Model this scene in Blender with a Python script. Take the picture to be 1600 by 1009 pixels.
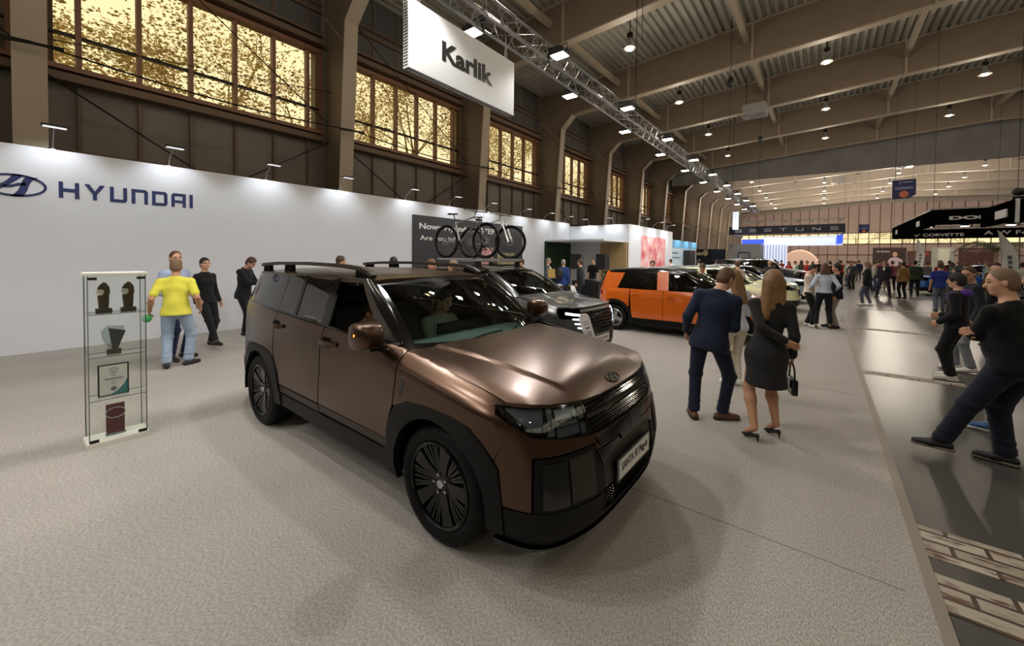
import bpy, bmesh, math, random
import numpy as np
from mathutils import Vector, Matrix, Quaternion
PI = math.pi
SC = bpy.context.scene
COL = SC.collection
for o in list(bpy.data.objects): bpy.data.objects.remove(o)

# ---------------------------------------------------------------- camera
def make_camera():
    f, cy, yaw, pitch, roll = 619.0, 416.0, 38.1, 1.36, 0.55
    y, p, r = [math.radians(v) for v in (yaw, pitch, roll)]
    fw = Vector((-math.sin(y)*math.cos(p), math.cos(y)*math.cos(p), -math.sin(p)))
    rt = Vector((math.cos(y), math.sin(y), 0)); up = rt.cross(fw)
    R = math.cos(r)*rt + math.sin(r)*up
    U = -math.sin(r)*rt + math.cos(r)*up
    cd = bpy.data.cameras.new('camera'); co = bpy.data.objects.new('camera', cd); COL.objects.link(co)
    cd.sensor_fit = 'HORIZONTAL'; cd.sensor_width = 36.0; cd.lens = 36.0*f/1600.0
    cd.shift_y = -(504.5-cy)/1600.0
    cd.clip_start = 0.05; cd.clip_end = 400
    m = Matrix((R, U, -fw)).transposed().to_4x4(); m.translation = Vector((0, 0, 1.822))
    co.matrix_world = m
    SC.camera = co
make_camera()

# ---------------------------------------------------------------- world and exposure
SC.view_settings.view_transform = 'Standard'
SC.view_settings.look = 'None'
SC.view_settings.gamma = 1.0
SC.view_settings.use_curve_mapping = False
SC.view_settings.exposure = 0.15
SC.cycles.use_denoising = True
SC.cycles.max_bounces = 7
SC.cycles.diffuse_bounces = 3
SC.cycles.glossy_bounces = 4
SC.cycles.transmission_bounces = 6
SC.cycles.transparent_max_bounces = 16
SC.cycles.caustics_reflective = False
SC.cycles.caustics_refractive = False
SC.cycles.sample_clamp_indirect = 6.0
W = bpy.data.worlds.new('world'); SC.world = W; W.use_nodes = True
nt = W.node_tree; bg = nt.nodes['Background']
tc = nt.nodes.new('ShaderNodeTexCoord'); ns = nt.nodes.new('ShaderNodeTexNoise'); ns.inputs['Scale'].default_value = 2.0
rp = nt.nodes.new('ShaderNodeValToRGB')
rp.color_ramp.elements[0].color = (0.86, 0.84, 0.80, 1); rp.color_ramp.elements[1].color = (1.0, 0.99, 0.96, 1)
nt.links.new(tc.outputs['Generated'], ns.inputs['Vector']); nt.links.new(ns.outputs['Fac'], rp.inputs['Fac'])
nt.links.new(rp.outputs['Color'], bg.inputs['Color']); bg.inputs['Strength'].default_value = 1.15

# ---------------------------------------------------------------- materials
def lin(c):
    return tuple(((v/255.0)/12.92 if v/255.0 <= 0.04045 else ((v/255.0+0.055)/1.055)**2.4) for v in c)
MATS = {}
def mat(name, rgb, rough=0.6, metal=0.0, noise=0.0, nscale=8.0, bump=0.0, bscale=40.0, coat=0.0, emit=None, estr=0.0, spec=0.5, sheen=0.0, dirt=None):
    if name in MATS: return MATS[name]
    m = bpy.data.materials.new(name); m.use_nodes = True; t = m.node_tree; b = t.nodes['Principled BSDF']
    c = lin(rgb); b.inputs['Base Color'].default_value = (*c, 1)
    b.inputs['Roughness'].default_value = rough; b.inputs['Metallic'].default_value = metal
    b.inputs['Specular IOR Level'].default_value = spec
    if coat: b.inputs['Coat Weight'].default_value = coat; b.inputs['Coat Roughness'].default_value = 0.03
    if sheen: b.inputs['Sheen Weight'].default_value = sheen
    if emit: b.inputs['Emission Color'].default_value = (*lin(emit), 1); b.inputs['Emission Strength'].default_value = estr
    if noise or bump:
        co = t.nodes.new('ShaderNodeTexCoord')
    if noise:
        n = t.nodes.new('ShaderNodeTexNoise'); n.inputs['Scale'].default_value = nscale; n.inputs['Detail'].default_value = 6
        r = t.nodes.new('ShaderNodeValToRGB'); r.color_ramp.elements[0].position = 0.3; r.color_ramp.elements[1].position = 0.7
        d = lin(dirt) if dirt else tuple(v*(1-noise) for v in c)
        r.color_ramp.elements[0].color = (*d, 1)
        r.color_ramp.elements[1].color = (*[min(1, v*(1+noise*0.6)) for v in c], 1)
        t.links.new(co.outputs['Object'], n.inputs['Vector']); t.links.new(n.outputs['Fac'], r.inputs['Fac'])
        t.links.new(r.outputs['Color'], b.inputs['Base Color'])
    if bump:
        n2 = t.nodes.new('ShaderNodeTexNoise'); n2.inputs['Scale'].default_value = bscale; n2.inputs['Detail'].default_value = 4
        bp = t.nodes.new('ShaderNodeBump'); bp.inputs['Strength'].default_value = bump; bp.inputs['Distance'].default_value = 0.02
        t.links.new(co.outputs['Object'], n2.inputs['Vector']); t.links.new(n2.outputs['Fac'], bp.inputs['Height'])
        t.links.new(bp.outputs['Normal'], b.inputs['Normal'])
    MATS[name] = m
    return m
def glass(name, rgb, gloss=0.12, rough=0.0, opac=0.0):
    """thin pane: tinted see-through mixed with a fresnel reflection and (opac) a diffuse film"""
    if name in MATS: return MATS[name]
    m = bpy.data.materials.new(name); m.use_nodes = True; t = m.node_tree
    t.nodes.remove(t.nodes['Principled BSDF']); out = t.nodes['Material Output']
    tr = t.nodes.new('ShaderNodeBsdfTransparent'); tr.inputs['Color'].default_value = (*lin(rgb), 1)
    gl = t.nodes.new('ShaderNodeBsdfGlossy'); gl.inputs['Roughness'].default_value = rough
    fr = t.nodes.new('ShaderNodeLayerWeight'); fr.inputs['Blend'].default_value = 0.5
    pw = t.nodes.new('ShaderNodeMath'); pw.operation = 'POWER'; pw.inputs[1].default_value = 5.0
    ma = t.nodes.new('ShaderNodeMath'); ma.operation = 'MULTIPLY_ADD'; ma.inputs[1].default_value = 0.9-gloss*0.5; ma.inputs[2].default_value = gloss*0.5
    mx = t.nodes.new('ShaderNodeMixShader')
    t.links.new(fr.outputs['Facing'], pw.inputs[0]); t.links.new(pw.outputs[0], ma.inputs[0]); t.links.new(ma.outputs[0], mx.inputs[0])
    t.links.new(tr.outputs[0], mx.inputs[1]); t.links.new(gl.outputs[0], mx.inputs[2])
    last = mx
    if opac:
        df = t.nodes.new('ShaderNodeBsdfDiffuse'); df.inputs['Color'].default_value = (0.02, 0.02, 0.02, 1)
        m2 = t.nodes.new('ShaderNodeMixShader'); m2.inputs[0].default_value = opac
        t.links.new(mx.outputs[0], m2.inputs[1]); t.links.new(df.outputs[0], m2.inputs[2]); last = m2
    t.links.new(last.outputs[0], out.inputs['Surface'])
    MATS[name] = m
    return m

# ---------------------------------------------------------------- object helpers
def tag(o, label=None, cat=None, group=None, kind=None):
    if label: o['label'] = label
    if cat: o['category'] = cat
    if group: o['group'] = group
    if kind: o['kind'] = kind
    return o
def empty(name, loc=(0, 0, 0), rz=0.0, label=None, cat=None, group=None, kind=None):
    o = bpy.data.objects.new(name, None); COL.objects.link(o); o.location = loc; o.rotation_euler = (0, 0, rz)
    return tag(o, label, cat, group, kind)
def copy_tree(o, parent=None):
    c = o.copy(); COL.objects.link(c)
    if parent is not None:
        c.parent = parent
    for ch in list(o.children): copy_tree(ch, c)
    return c
def frame_of(d, up=Vector((0, 0, 1))):
    d = Vector(d).normalized()
    if abs(d.dot(up)) > 0.98: up = Vector((0, 1, 0))
    u = d.cross(up).normalized(); v = u.cross(d).normalized()
    return u, v, d
class MB:
    def __init__(s): s.v = []; s.f = []; s.m = []; s.mi = 0
    def add(s, vs, fs):
        b = len(s.v); s.v += [tuple(p) for p in vs]; s.f += [tuple(b+i for i in f) for f in fs]; s.m += [s.mi]*len(fs); return s
    def box(s, c, d, rz=0.0, M=None):
        x, y, z = d[0]/2, d[1]/2, d[2]/2
        vs = [Vector((a*x, b*y, e*z)) for a in (-1, 1) for b in (-1, 1) for e in (-1, 1)]
        R = M if M is not None else Matrix.Rotation(rz, 3, 'Z')
        vs = [R @ v + Vector(c) for v in vs]
        return s.add(vs, [(0, 1, 3, 2), (4, 6, 7, 5), (0, 4, 5, 1), (2, 3, 7, 6), (0, 2, 6, 4), (1, 5, 7, 3)])
    def bb(s, x0, x1, y0, y1, z0, z1): return s.box(((x0+x1)/2, (y0+y1)/2, (z0+z1)/2), (abs(x1-x0), abs(y1-y0), abs(z1-z0)))
    def bar(s, a, b, w, h, up=Vector((0, 0, 1))):
        a, b = Vector(a), Vector(b); u, v, d = frame_of(b-a, up)
        vs = [p+u*i*w/2+v*j*h/2 for p in (a, b) for i, j in ((-1, -1), (1, -1), (1, 1), (-1, 1))]
        return s.add(vs, [(3, 2, 1, 0), (4, 5, 6, 7), (0, 1, 5, 4), (1, 2, 6, 5), (2, 3, 7, 6), (3, 0, 4, 7)])
    def tube(s, pts, r, n=8, cap=True, closed=False):
        pts = [Vector(p) for p in pts]; m = len(pts); rs = r if isinstance(r, (list, tuple)) else [r]*m
        vs = []; pu = None
        for i, p in enumerate(pts):
            if closed: d = pts[(i+1) % m]-pts[i-1]
            else: d = (pts[min(i+1, m-1)]-pts[max(i-1, 0)])
            if d.length < 1e-9: d = Vector((0, 0, 1))
            d.normalize()
            if pu is None: u, v, _ = frame_of(d)
            else:
                u = (pu - d*pu.dot(d))
                u = u.normalized() if u.length > 1e-6 else frame_of(d)[0]
                v = d.cross(u)
            pu = u
            for k in range(n):
                a = 2*PI*k/n; vs.append(p+(u*math.cos(a)+v*math.sin(a))*rs[i])
        fs = []
        for i in range(m if closed else m-1):
            j = (i+1) % m
            for k in range(n): fs.append((i*n+k, i*n+(k+1) % n, j*n+(k+1) % n, j*n+k))
        if cap and not closed: fs += [tuple(range(n-1, -1, -1)), tuple((m-1)*n+k for k in range(n))]
        return s.add(vs, fs)
    def cyl(s, a, b, r, n=16, r2=None): return s.tube([a, b], [r, r if r2 is None else r2], n)
    def lathe(s, prof, c=(0, 0, 0), axis=(0, 0, 1), n=24, closed=False):
        u, v, d = frame_of(axis); c = Vector(c); vs = []
        m = len(prof)
        for (r, h) in prof:
            for k in range(n):
                a = 2*PI*k/n; vs.append(c+d*h+(u*math.cos(a)+v*math.sin(a))*r)
        fs = []
        for i in range(m if closed else m-1):
            j = (i+1) % m
            for k in range(n): fs.append((i*n+k, i*n+(k+1) % n, j*n+(k+1) % n, j*n+k))
        return s.add(vs, fs)
    def disc(s, c, axis, r, n=20):
        u, v, d = frame_of(axis); c = Vector(c)
        return s.add([c+(u*math.cos(2*PI*k/n)+v*math.sin(2*PI*k/n))*r for k in range(n)], [tuple(range(n))])
    def prism(s, poly, O, U, V, N, t):
        """polygon (u,v) in plane O+uU+vV extruded by t along N"""
        O, U, V, N = Vector(O), Vector(U), Vector(V), Vector(N); n = len(poly)
        a = [O+U*p[0]+V*p[1] for p in poly]; b = [p+N*t for p in a]
        return s.add(a+b, [tuple(range(n-1, -1, -1)), tuple(range(n, 2*n))]+[(i, (i+1) % n, n+(i+1) % n, n+i) for i in range(n)])
    def sphere(s, c, r, n=12, m=8, sc=(1, 1, 1)):
        c = Vector(c); vs = []; fs = []
        for i in range(m+1):
            t = PI*i/m
            for k in range(n):
                a = 2*PI*k/n; vs.append(c+Vector((math.sin(t)*math.cos(a)*r*sc[0], math.sin(t)*math.sin(a)*r*sc[1], math.cos(t)*r*sc[2])))
        for i in range(m):
            for k in range(n): fs.append((i*n+k, (i+1)*n+k, (i+1)*n+(k+1) % n, i*n+(k+1) % n))
        return s.add(vs, fs)
    def build(s, name, mats, parent=None, smooth=None, loc=None, rot=None, bevel=0.0, fix=True):
        me = bpy.data.meshes.new(name); me.from_pydata(s.v, [], s.f)
        if not isinstance(mats, (list, tuple)): mats = [mats]
        for m in mats: me.materials.append(m)
        if len(mats) > 1: me.polygons.foreach_set('material_index', s.m)
        if fix or bevel:
            bm = bmesh.new(); bm.from_mesh(me); bmesh.ops.remove_doubles(bm, verts=bm.verts, dist=1e-5)
            if fix: bmesh.ops.recalc_face_normals(bm, faces=bm.faces)
            if bevel:
                es = [e for e in bm.edges if len(e.link_faces) == 2 and e.calc_face_angle(0) > 0.6]
                bmesh.ops.bevel(bm, geom=es, offset=bevel, segments=2, affect='EDGES', profile=0.6, clamp_overlap=True)
            bm.to_mesh(me); bm.free()
        if smooth is not None:
            me.polygons.foreach_set('use_smooth', [True]*len(me.polygons)); me.set_sharp_from_angle(angle=math.radians(smooth))
        me.update()
        o = bpy.data.objects.new(name, me); COL.objects.link(o)
        if parent is not None: o.parent = parent
        if loc is not None: o.location = loc
        if rot is not None: o.rotation_euler = rot
        return o
def structure(o): o['kind'] = 'structure'; return o
_tc = {}
def text_geo(txt, bold=0.0, extrude=0.0):
    key = (txt, bold, extrude)
    if key in _tc: return _tc[key]
    cu = bpy.data.curves.new('t', 'FONT'); cu.body = txt; cu.size = 1; cu.offset = bold; cu.extrude = extrude; cu.resolution_u = 4
    ob = bpy.data.objects.new('t', cu); COL.objects.link(ob)
    me = bpy.data.meshes.new_from_object(ob.evaluated_get(bpy.context.evaluated_depsgraph_get()))
    vs = [v.co.copy() for v in me.vertices]; fs = [tuple(p.vertices) for p in me.polygons]
    bpy.data.objects.remove(ob); bpy.data.curves.remove(cu); bpy.data.meshes.remove(me)
    xs = [v.x for v in vs]; ys = [v.y for v in vs]; zs = [v.z for v in vs]
    r = (vs, fs, min(xs), max(xs), min(ys), max(ys), min(zs)); _tc[key] = r
    return r
def text(mb, txt, O, U, V, w, h, depth=0.01, bold=0.0):
    """write txt so its ink box fills w x h from corner O along unit axes U (reading direction) and V (up)"""
    vs, fs, x0, x1, y0, y1, z0 = text_geo(txt, bold, 0.5)
    O, U, V = Vector(O), Vector(U), Vector(V); N = U.cross(V)
    mb.add([O+U*((v.x-x0)/(x1-x0)*w)+V*((v.y-y0)/(y1-y0)*h)+N*((v.z-z0)*depth) for v in vs], fs)
    return mb
def light(name, kind, loc, power, col=(1, 1, 1), size=0.2, rot=None, spot=None, blend=0.6, size_y=None, target=None):
    ld = bpy.data.lights.new(name, kind); ld.energy = power; ld.color = col
    if kind == 'AREA':
        ld.size = size
        if size_y: ld.shape = 'RECTANGLE'; ld.size_y = size_y
    if kind in ('SPOT', 'POINT'): ld.shadow_soft_size = size
    if kind == 'SPOT': ld.spot_size = spot; ld.spot_blend = blend
    o = bpy.data.objects.new(name, ld); COL.objects.link(o); o.location = loc
    if target is not None: o.rotation_euler = (Vector(target)-Vector(loc)).to_track_quat('-Z', 'Y').to_euler()
    elif rot: o.rotation_euler = rot
    return o
# ================================================================ HALL SHELL
FR = [0.3+6.08*k for k in range(-3, 14)]          # portal frame positions along the hall
YMIN, YMAX, XW, XE = -18.0, 80.0, -12.63, 22.0
def zb(x): return 9.3+0.054*(x+10.55) if x < 8 else 9.3+0.054*(18.55)-0.054*(x-8)
M_conc = mat('concrete', (79, 77, 74), rough=0.30, noise=0.28, nscale=0.7, bump=0.04, bscale=9, spec=0.45)
M_frame = mat('frame_paint', (124, 108, 90), rough=0.6, noise=0.06, nscale=2)
M_frameflange = mat('frame_flange', (156, 142, 122), rough=0.55)
M_clad = mat('wall_cladding', (120, 112, 104), rough=0.75, noise=0.12, nscale=1.2)
M_cladup = mat('upper_cladding', (84, 82, 80), rough=0.8, noise=0.1, nscale=1.0)
M_rail = mat('brown_rail', (104, 82, 62), rough=0.6)
M_mull = mat('mullion_brown', (128, 88, 62), rough=0.5)
M_dark = mat('dark_metal', (30, 27, 25), rough=0.5, metal=0.4)
M_deck = mat('roof_deck', (158, 153, 140), rough=0.6, noise=0.12, nscale=0.8)
M_pane = glass('window_pane', (255, 245, 216), gloss=0.0)
M_farwall = mat('far_wall_paint', (198, 172, 160), rough=0.7, noise=0.08, nscale=0.3)
M_fascia = mat('fascia_grey', (124, 121, 119), rough=0.8, noise=0.14, nscale=0.9)

b = MB(); b.bb(XW-0.4, XE+0.4, YMIN-0.4, YMAX+0.4, -0.4, 0.0)
structure(b.build('floor', M_conc))
# worn paving strips let into the concrete floor
def paving_mat():
    m = bpy.data.materials.new('worn_paving'); m.use_nodes = True; t = m.node_tree; bs = t.nodes['Principled BSDF']
    co = t.nodes.new('ShaderNodeTexCoord'); br = t.nodes.new('ShaderNodeTexBrick')
    br.inputs['Color1'].default_value = (*lin((176, 168, 152)), 1); br.inputs['Color2'].default_value = (*lin((148, 138, 122)), 1)
    br.inputs['Mortar'].default_value = (*lin((60, 50, 42)), 1); br.inputs['Scale'].default_value = 1.0
    br.inputs['Mortar Size'].default_value = 0.012; br.inputs['Brick Width'].default_value = 0.34; br.inputs['Row Height'].default_value = 0.115
    n = t.nodes.new('ShaderNodeTexNoise'); n.inputs['Scale'].default_value = 6; n.inputs['Detail'].default_value = 8
    mp = t.nodes.new('ShaderNodeMapping'); mp.inputs['Scale'].default_value = (1, 3, 1)
    r = t.nodes.new('ShaderNodeValToRGB'); r.color_ramp.elements[0].position = 0.52; r.color_ramp.elements[1].position = 0.66
    mx = t.nodes.new('ShaderNodeMixRGB'); mx.inputs['Color2'].default_value = (*lin((92, 62, 48)), 1)
    t.links.new(co.outputs['Object'], br.inputs['Vector']); t.links.new(co.outputs['Object'], mp.inputs['Vector'])
    t.links.new(mp.outputs[0], n.inputs['Vector']); t.links.new(n.outputs['Fac'], r.inputs['Fac'])
    t.links.new(r.outputs['Color'], mx.inputs['Fac']); t.links.new(br.outputs['Color'], mx.inputs['Color1'])
    t.links.new(mx.outputs[0], bs.inputs['Base Color']); bs.inputs['Roughness'].default_value = 0.6
    return m
M_pave = paving_mat()
ti = 0
def trim(mb, m, smooth=None):
    global ti; ti += 1
    o = mb.build('trim_%d' % ti, m, smooth=smooth); structure(o); return o
for (y0, y1) in ((2.98, 3.32), (3.49, 3.86), (8.52, 8.76), (13.9, 14.2), (19.8, 20.1)):
    b = MB(); b.bb(0.55, 14, y0, y1, -0.02, 0.004); trim(b, M_pave)
# far and side walls
b = MB(); b.bb(XW-0.3, XW, YMIN, YMAX, 0, 5.66); b.bb(XW-0.3, XW, YMIN, YMAX, 8.2, 12.4)
for y in FR: b.bb(XW-0.3, XW, y-0.35, y+0.35, 5.66, 8.2)
structure(b.build('wall_left', M_clad))
b = MB(); b.bb(XE, XE+0.3, YMIN, YMAX, 0, 4.6); b.bb(XE, XE+0.3, YMIN, YMAX, 8.6, 12.4)
for y in FR: b.bb(XE, XE+0.3, y-0.35, y+0.35, 4.6, 8.6)
structure(b.build('wall_right', M_clad))
b = MB(); b.bb(XW, XE, YMIN-0.3, YMIN, 0, 12.4); structure(b.build('wall_back', M_clad))
b = MB(); b.bb(XW, XE, YMAX, YMAX+0.3, 0, 4.3); b.bb(XW, XE, YMAX, YMAX+0.3, 5.95, 12.4); structure(b.build('wall_front', M_farwall))
# roof deck with real corrugations
def deck():
    v = []; f = []; xs = []; x = XW-0.2; st = 0
    while x < XE+0.2:
        xs += [(x, 0), (x+0.12, 0), (x+0.16, 0.11), (x+0.24, 0.11)]; x += 0.28
    for (x, dz) in xs:
        z = zb(x)+1.52+dz; v += [(x, YMIN-0.2, z), (x, YMAX+0.2, z)]
    for i in range(len(xs)-1): f.append((2*i, 2*i+1, 2*i+3, 2*i+2))
    n = len(v); v += [(XW-0.3, YMIN-0.3, 12.8), (XE+0.3, YMIN-0.3, 12.8), (XE+0.3, YMAX+0.3, 12.8), (XW-0.3, YMAX+0.3, 12.8)]
    f.append((n, n+1, n+2, n+3))
    m = MB(); m.add(v, f); return m
structure(deck().build('ceiling', M_deck, fix=False))
# portal frames
M_flangelit = mat('frame_flange_lit', (186, 176, 160), rough=0.55)  # far frames are lit whiter; that light is put into the flange colour
for k, y in enumerate(FR):
    inner = [(-11.72, 0), (-11.14, 8.7), (-10.5, 9.3)]
    top = [(8, zb(8)), (XE, zb(XE))]
    web = inner+top+[(XE, zb(XE)+1.5), (8, zb(8)+1.5), (XW, zb(XW)+1.5), (XW, 0)]
    b = MB(); b.prism(web, (0, y-0.03, 0), (1, 0, 0), (0, 0, 1), (0, 1, 0), 0.06)
    trim(b, M_frame if y < 48 else mat('frame_paint_lit', (168, 154, 140), rough=0.6))  # far webs: the stronger light there is painted as a lighter colour
    b = MB(); pts = inner+[(8, zb(8)), (XE, zb(XE))]
    for (a, c) in zip(pts[:-1], pts[1:]):
        b.bar((a[0], y, a[1]), (c[0], y, c[1]), 0.42 if c[0] < -10 else 0.34, 0.05, up=Vector((0, 1, 0)).cross(Vector((c[0]-a[0], 0, c[1]-a[1]))))
    b.bar((XW, y, zb(XW)+1.48), (8, y, zb(8)+1.48), 0.34, 0.05, up=Vector((0.05, 0, 1)))
    b.bar((-11.2, y-0.05, 8.0), (XW, y-0.05, 9.35), 0.06, 0.06)
    for x in (-7.5, -2.4, 2.7, 7.8, 12.9, 18):
        for s in (-1, 1): b.bar((x, y+s*0.06, zb(x)), (x, y+s*0.06, zb(x)+1.5), 0.1, 0.05, up=Vector((0, 1, 0)))
    trim(b, M_flangelit if y > 40 else M_frameflange)
# stiffening struts between the beams
for i, x in enumerate((-8.0, -2.6, 2.7, 8.0, 13.3)):
    b = MB()
    for y0, y1 in zip(FR[:-1], FR[1:]):
        if y1 > -3: b.bb(x-0.09, x+0.09, y0+0.1, y1-0.1, zb(x)+0.75, zb(x)+0.95)
    trim(b, M_frameflange)
# bay by bay: windows, rails, cladding ribs
wi = 0
for k in range(2, len(FR)-1):
    y0, y1 = FR[k]+0.2, FR[k+1]-0.2
    wi += 1
    has = FR[k] < 38
    b = MB(); x = XW+0.02
    n = 6; ys = [FR[k]+0.70+0.955*j for j in range(-1, 7)]; ys = [y for y in ys if y0+0.1 < y < y1-0.02]
    b.bb(x-0.12, x+0.22, y0, y1, 5.60, 5.70); b.bb(x-0.12, x+0.12, y0, y1, 8.12, 8.24)
    for y in [y0+0.03]+ys+[y1-0.03]: b.bb(x-0.1, x+0.07, y-0.045, y+0.045, 5.7, 8.12)
    wf = b.build('window_%d' % wi, M_mull); structure(wf)
    b = MB(); b.bb(x-0.03, x-0.02, y0, y1, 5.7, 8.12); b.build('pane', M_pane, wf)
    b = MB(); b.bb(x-0.06, x+0.06, y0, y1, 6.37, 6.42); b.build('transom', M_dark, wf, )
    # rails and ribs on the cladding
    b = MB()
    b.bb(x, x+0.32, y0, y1, 8.30, 8.46); b.bb(x, x+0.18, y0, y1, 8.62, 8.7); b.bb(x, x+0.14, y0, y1, 9.35, 9.43); b.bb(x, x+0.14, y0, y1, 9.6, 9.66)
    b.bb(x, x+0.3, y0, y1, 5.36, 5.52); b.bb(x, x+0.12, y0, y1, 3.9, 3.98)
    for y in ys: b.bb(x, x+0.06, y-0.03, y+0.03, 0, 5.4); b.bb(x, x+0.06, y-0.03, y+0.03, 8.7, 11)
    trim(b, M_rail)
    b = MB(); b.bb(x-0.01, x+0.03, y0, y1, 8.7, 11.0); trim(b, M_cladup)
    # diagonal bracing rods in every bay
    b = MB()
    if k % 2 == 0 or k < 5:
        b.tube([(x+0.5, y0, 5.35), (x+0.5, y1-1.9, 3.0), (x+0.5, y1-1.0, 2.2)], 0.022, 6)
        b.tube([(x+0.5, y1, 5.3), (x+0.5, y1-2.6, 3.6), (x+0.5, y1-4, 2.2)], 0.022, 6)
        b.tube([(x+0.45, y0, 9.7), (x+0.45, y1, 5.9)], 0.018, 6)
    b.tube([(x+0.42, y0-0.2, 6.02), (x+0.42, y1+0.2, 6.9)], 0.012, 6)
    trim(b, M_dark)
b = MB()
for y0, y1 in zip(FR[:-1], FR[1:]):
    pts = [(-11.12, y0+(y1-y0)*t, 5.55-0.16*math.sin(PI*t)) for t in np.linspace(0, 1, 9)]
    b.tube(pts, 0.018, 6)
    b.tube([(-11.15, y0-0.35, 5.5), (-11.1, y0+0.4, 5.56)], 0.035, 6)
trim(b, M_dark)
# far wall: ribs, window band
b = MB()
for i in range(int((XE-XW)/1.2)+1):
    x = XW+1.2*i; b.bb(x-0.04, x+0.04, YMAX-0.06, YMAX, 0, 10.5)
b.bb(XW, XE, YMAX-0.12, YMAX, 4.2, 4.34); b.bb(XW, XE, YMAX-0.12, YMAX, 5.9, 6.02); b.bb(XW, XE, YMAX-0.12, YMAX, 2.6, 2.7)
trim(b, mat('far_rib', (112, 84, 74), rough=0.7))
wi += 1
b = MB()
for i in range(int((XE-XW)/1.2)+1):
    x = XW+1.2*i; b.bb(x-0.05, x+0.05, YMAX-0.02, YMAX+0.1, 4.3, 5.95)
b.bb(XW, XE, YMAX-0.02, YMAX+0.1, 5.05, 5.11)
wf = b.build('window_%d' % wi, M_mull); structure(wf)
b = MB(); b.bb(XW, XE, YMAX+0.08, YMAX+0.1, 4.3, 5.95); b.build('pane', M_pane, wf)
for k in range(len(FR)-1):
    if FR[k] > 45: break
    wi += 1; y0, y1 = FR[k]+0.35, FR[k+1]-0.35; b = MB()
    for j in range(6): y = y0+(y1-y0)*j/5; b.bb(XE-0.05, XE+0.2, y-0.05, y+0.05, 4.6, 8.6)
    b.bb(XE-0.05, XE+0.2, y0, y1, 6.5, 6.6); b.bb(XE-0.1, XE+0.2, y0, y1, 4.5, 4.62); b.bb(XE-0.1, XE+0.2, y0, y1, 8.58, 8.7)
    wf = b.build('window_%d' % wi, M_mull); structure(wf)
    b = MB(); b.add([(XE+0.1, y0, 4.6), (XE+0.1, y1, 4.6), (XE+0.1, y1, 8.6), (XE+0.1, y0, 8.6)], [(0, 1, 2, 3)]); b.build('pane', M_pane, wf)
# grey fascia hanging under the roof between the two hall sections
b = MB()
xs = list(np.arange(-11.1, XE, 0.35)); v = []
for i, x in enumerate(xs):
    d = 0.03*math.sin(i*1.7)
    v += [(x, 38+d, 8.46-0.012*(x+11)), (x, 38+d, zb(x)+1.5)]
b.add(v, [(2*i, 2*i+2, 2*i+3, 2*i+1) for i in range(len(xs)-1)])
v2 = [(p[0], p[1]+0.12, p[2]) for p in v]
b.add(v2, [(2*i, 2*i+1, 2*i+3, 2*i+2) for i in range(len(xs)-1)])
b.bb(-11.1, XE, 37.95, 38.2, 8.0, 8.1) if False else None
trim(b, M_fascia)
# ---------------------------------------------------------------- outside: ground and trees
b = MB(); b.bb(-60, XW-0.4, -40, 110, -0.5, -0.05); o = b.build('ground', mat('outside_ground', (150, 140, 110), rough=0.9, noise=0.2)); structure(o)
b = MB(); b.bb(-60, 70, YMAX+0.4, 140, -0.5, -0.05); o = b.build('ground', MATS['outside_ground']); structure(o)
M_bark = mat('bark', (200, 184, 152), rough=0.9, noise=0.3, nscale=5)
M_leaf = mat('autumn_leaf', (222, 206, 160), rough=0.8, noise=0.4, nscale=0.9)
M_leafg = mat('green_leaf', (170, 175, 70), rough=0.8, noise=0.3, nscale=1.5)
def make_tree(seed, loc, h, label, leafmat, nleaf, lean=0.0, group='trees outside the windows'):
    rnd = random.Random(seed); wood = MB(); leaves = MB(); tips = []
    lim = XW-1.6-loc[0] if loc[0] < XW else 99
    def grow(p, d, L, r, lev):
        if p.x+d.x*L > lim: d = Vector((-abs(d.x)-0.2, d.y, d.z)).normalized()
        pts = [p.copy()]; rr = [r]; n = 5
        for i in range(n):
            d = (d+Vector((rnd.uniform(-1, 1), rnd.uniform(-1, 1), rnd.uniform(-0.5, 0.7)))*0.17).normalized()
            p = p+d*L/n; p.x = min(p.x, lim); pts.append(p.copy()); rr.append(r*(1-0.09*(i+1)))
        wood.tube(pts, rr, 7 if lev < 2 else 4)
        if lev >= 3: tips.extend(pts[1:])
        if lev >= 4: return
        for q in range(3 if lev < 1 else rnd.choice((2, 3, 3))):
            nd = (d*0.75+Vector((rnd.uniform(-1, 1), rnd.uniform(-1, 1), rnd.uniform(-0.3, 0.75)))*0.8).normalized()
            grow(pts[-1] if q else pts[-2], nd, L*rnd.uniform(0.62, 0.8), rr[-1]*0.66, lev+1)
    grow(Vector((0, 0, 0)), Vector((lean, 0.15, 1)).normalized(), h*0.38, 0.36, 0)
    nv = []; nf = []
    for i in range(nleaf):
        c = rnd.choice(tips)+Vector((rnd.gauss(0, 0.38), rnd.gauss(0, 0.38), rnd.gauss(0, 0.32)))
        a = Vector((rnd.gauss(0, 1), rnd.gauss(0, 1), rnd.gauss(0, 1))).normalized(); e, g, _ = frame_of(a); s = rnd.uniform(0.04, 0.09)
        if c.x > lim: continue
        k = len(nv); nv += [c-e*s, c+g*s*0.6, c+e*s, c-g*s*0.6]; nf.append((k, k+1, k+2, k+3))
    leaves.add(nv, nf)
    t = empty('tree', loc, 0.0, label, 'tree', group)
    wood.build('trunk', M_bark, t, fix=False, smooth=60)
    tag(leaves.build('foliage', leafmat, t, fix=False), kind='stuff')
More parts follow.
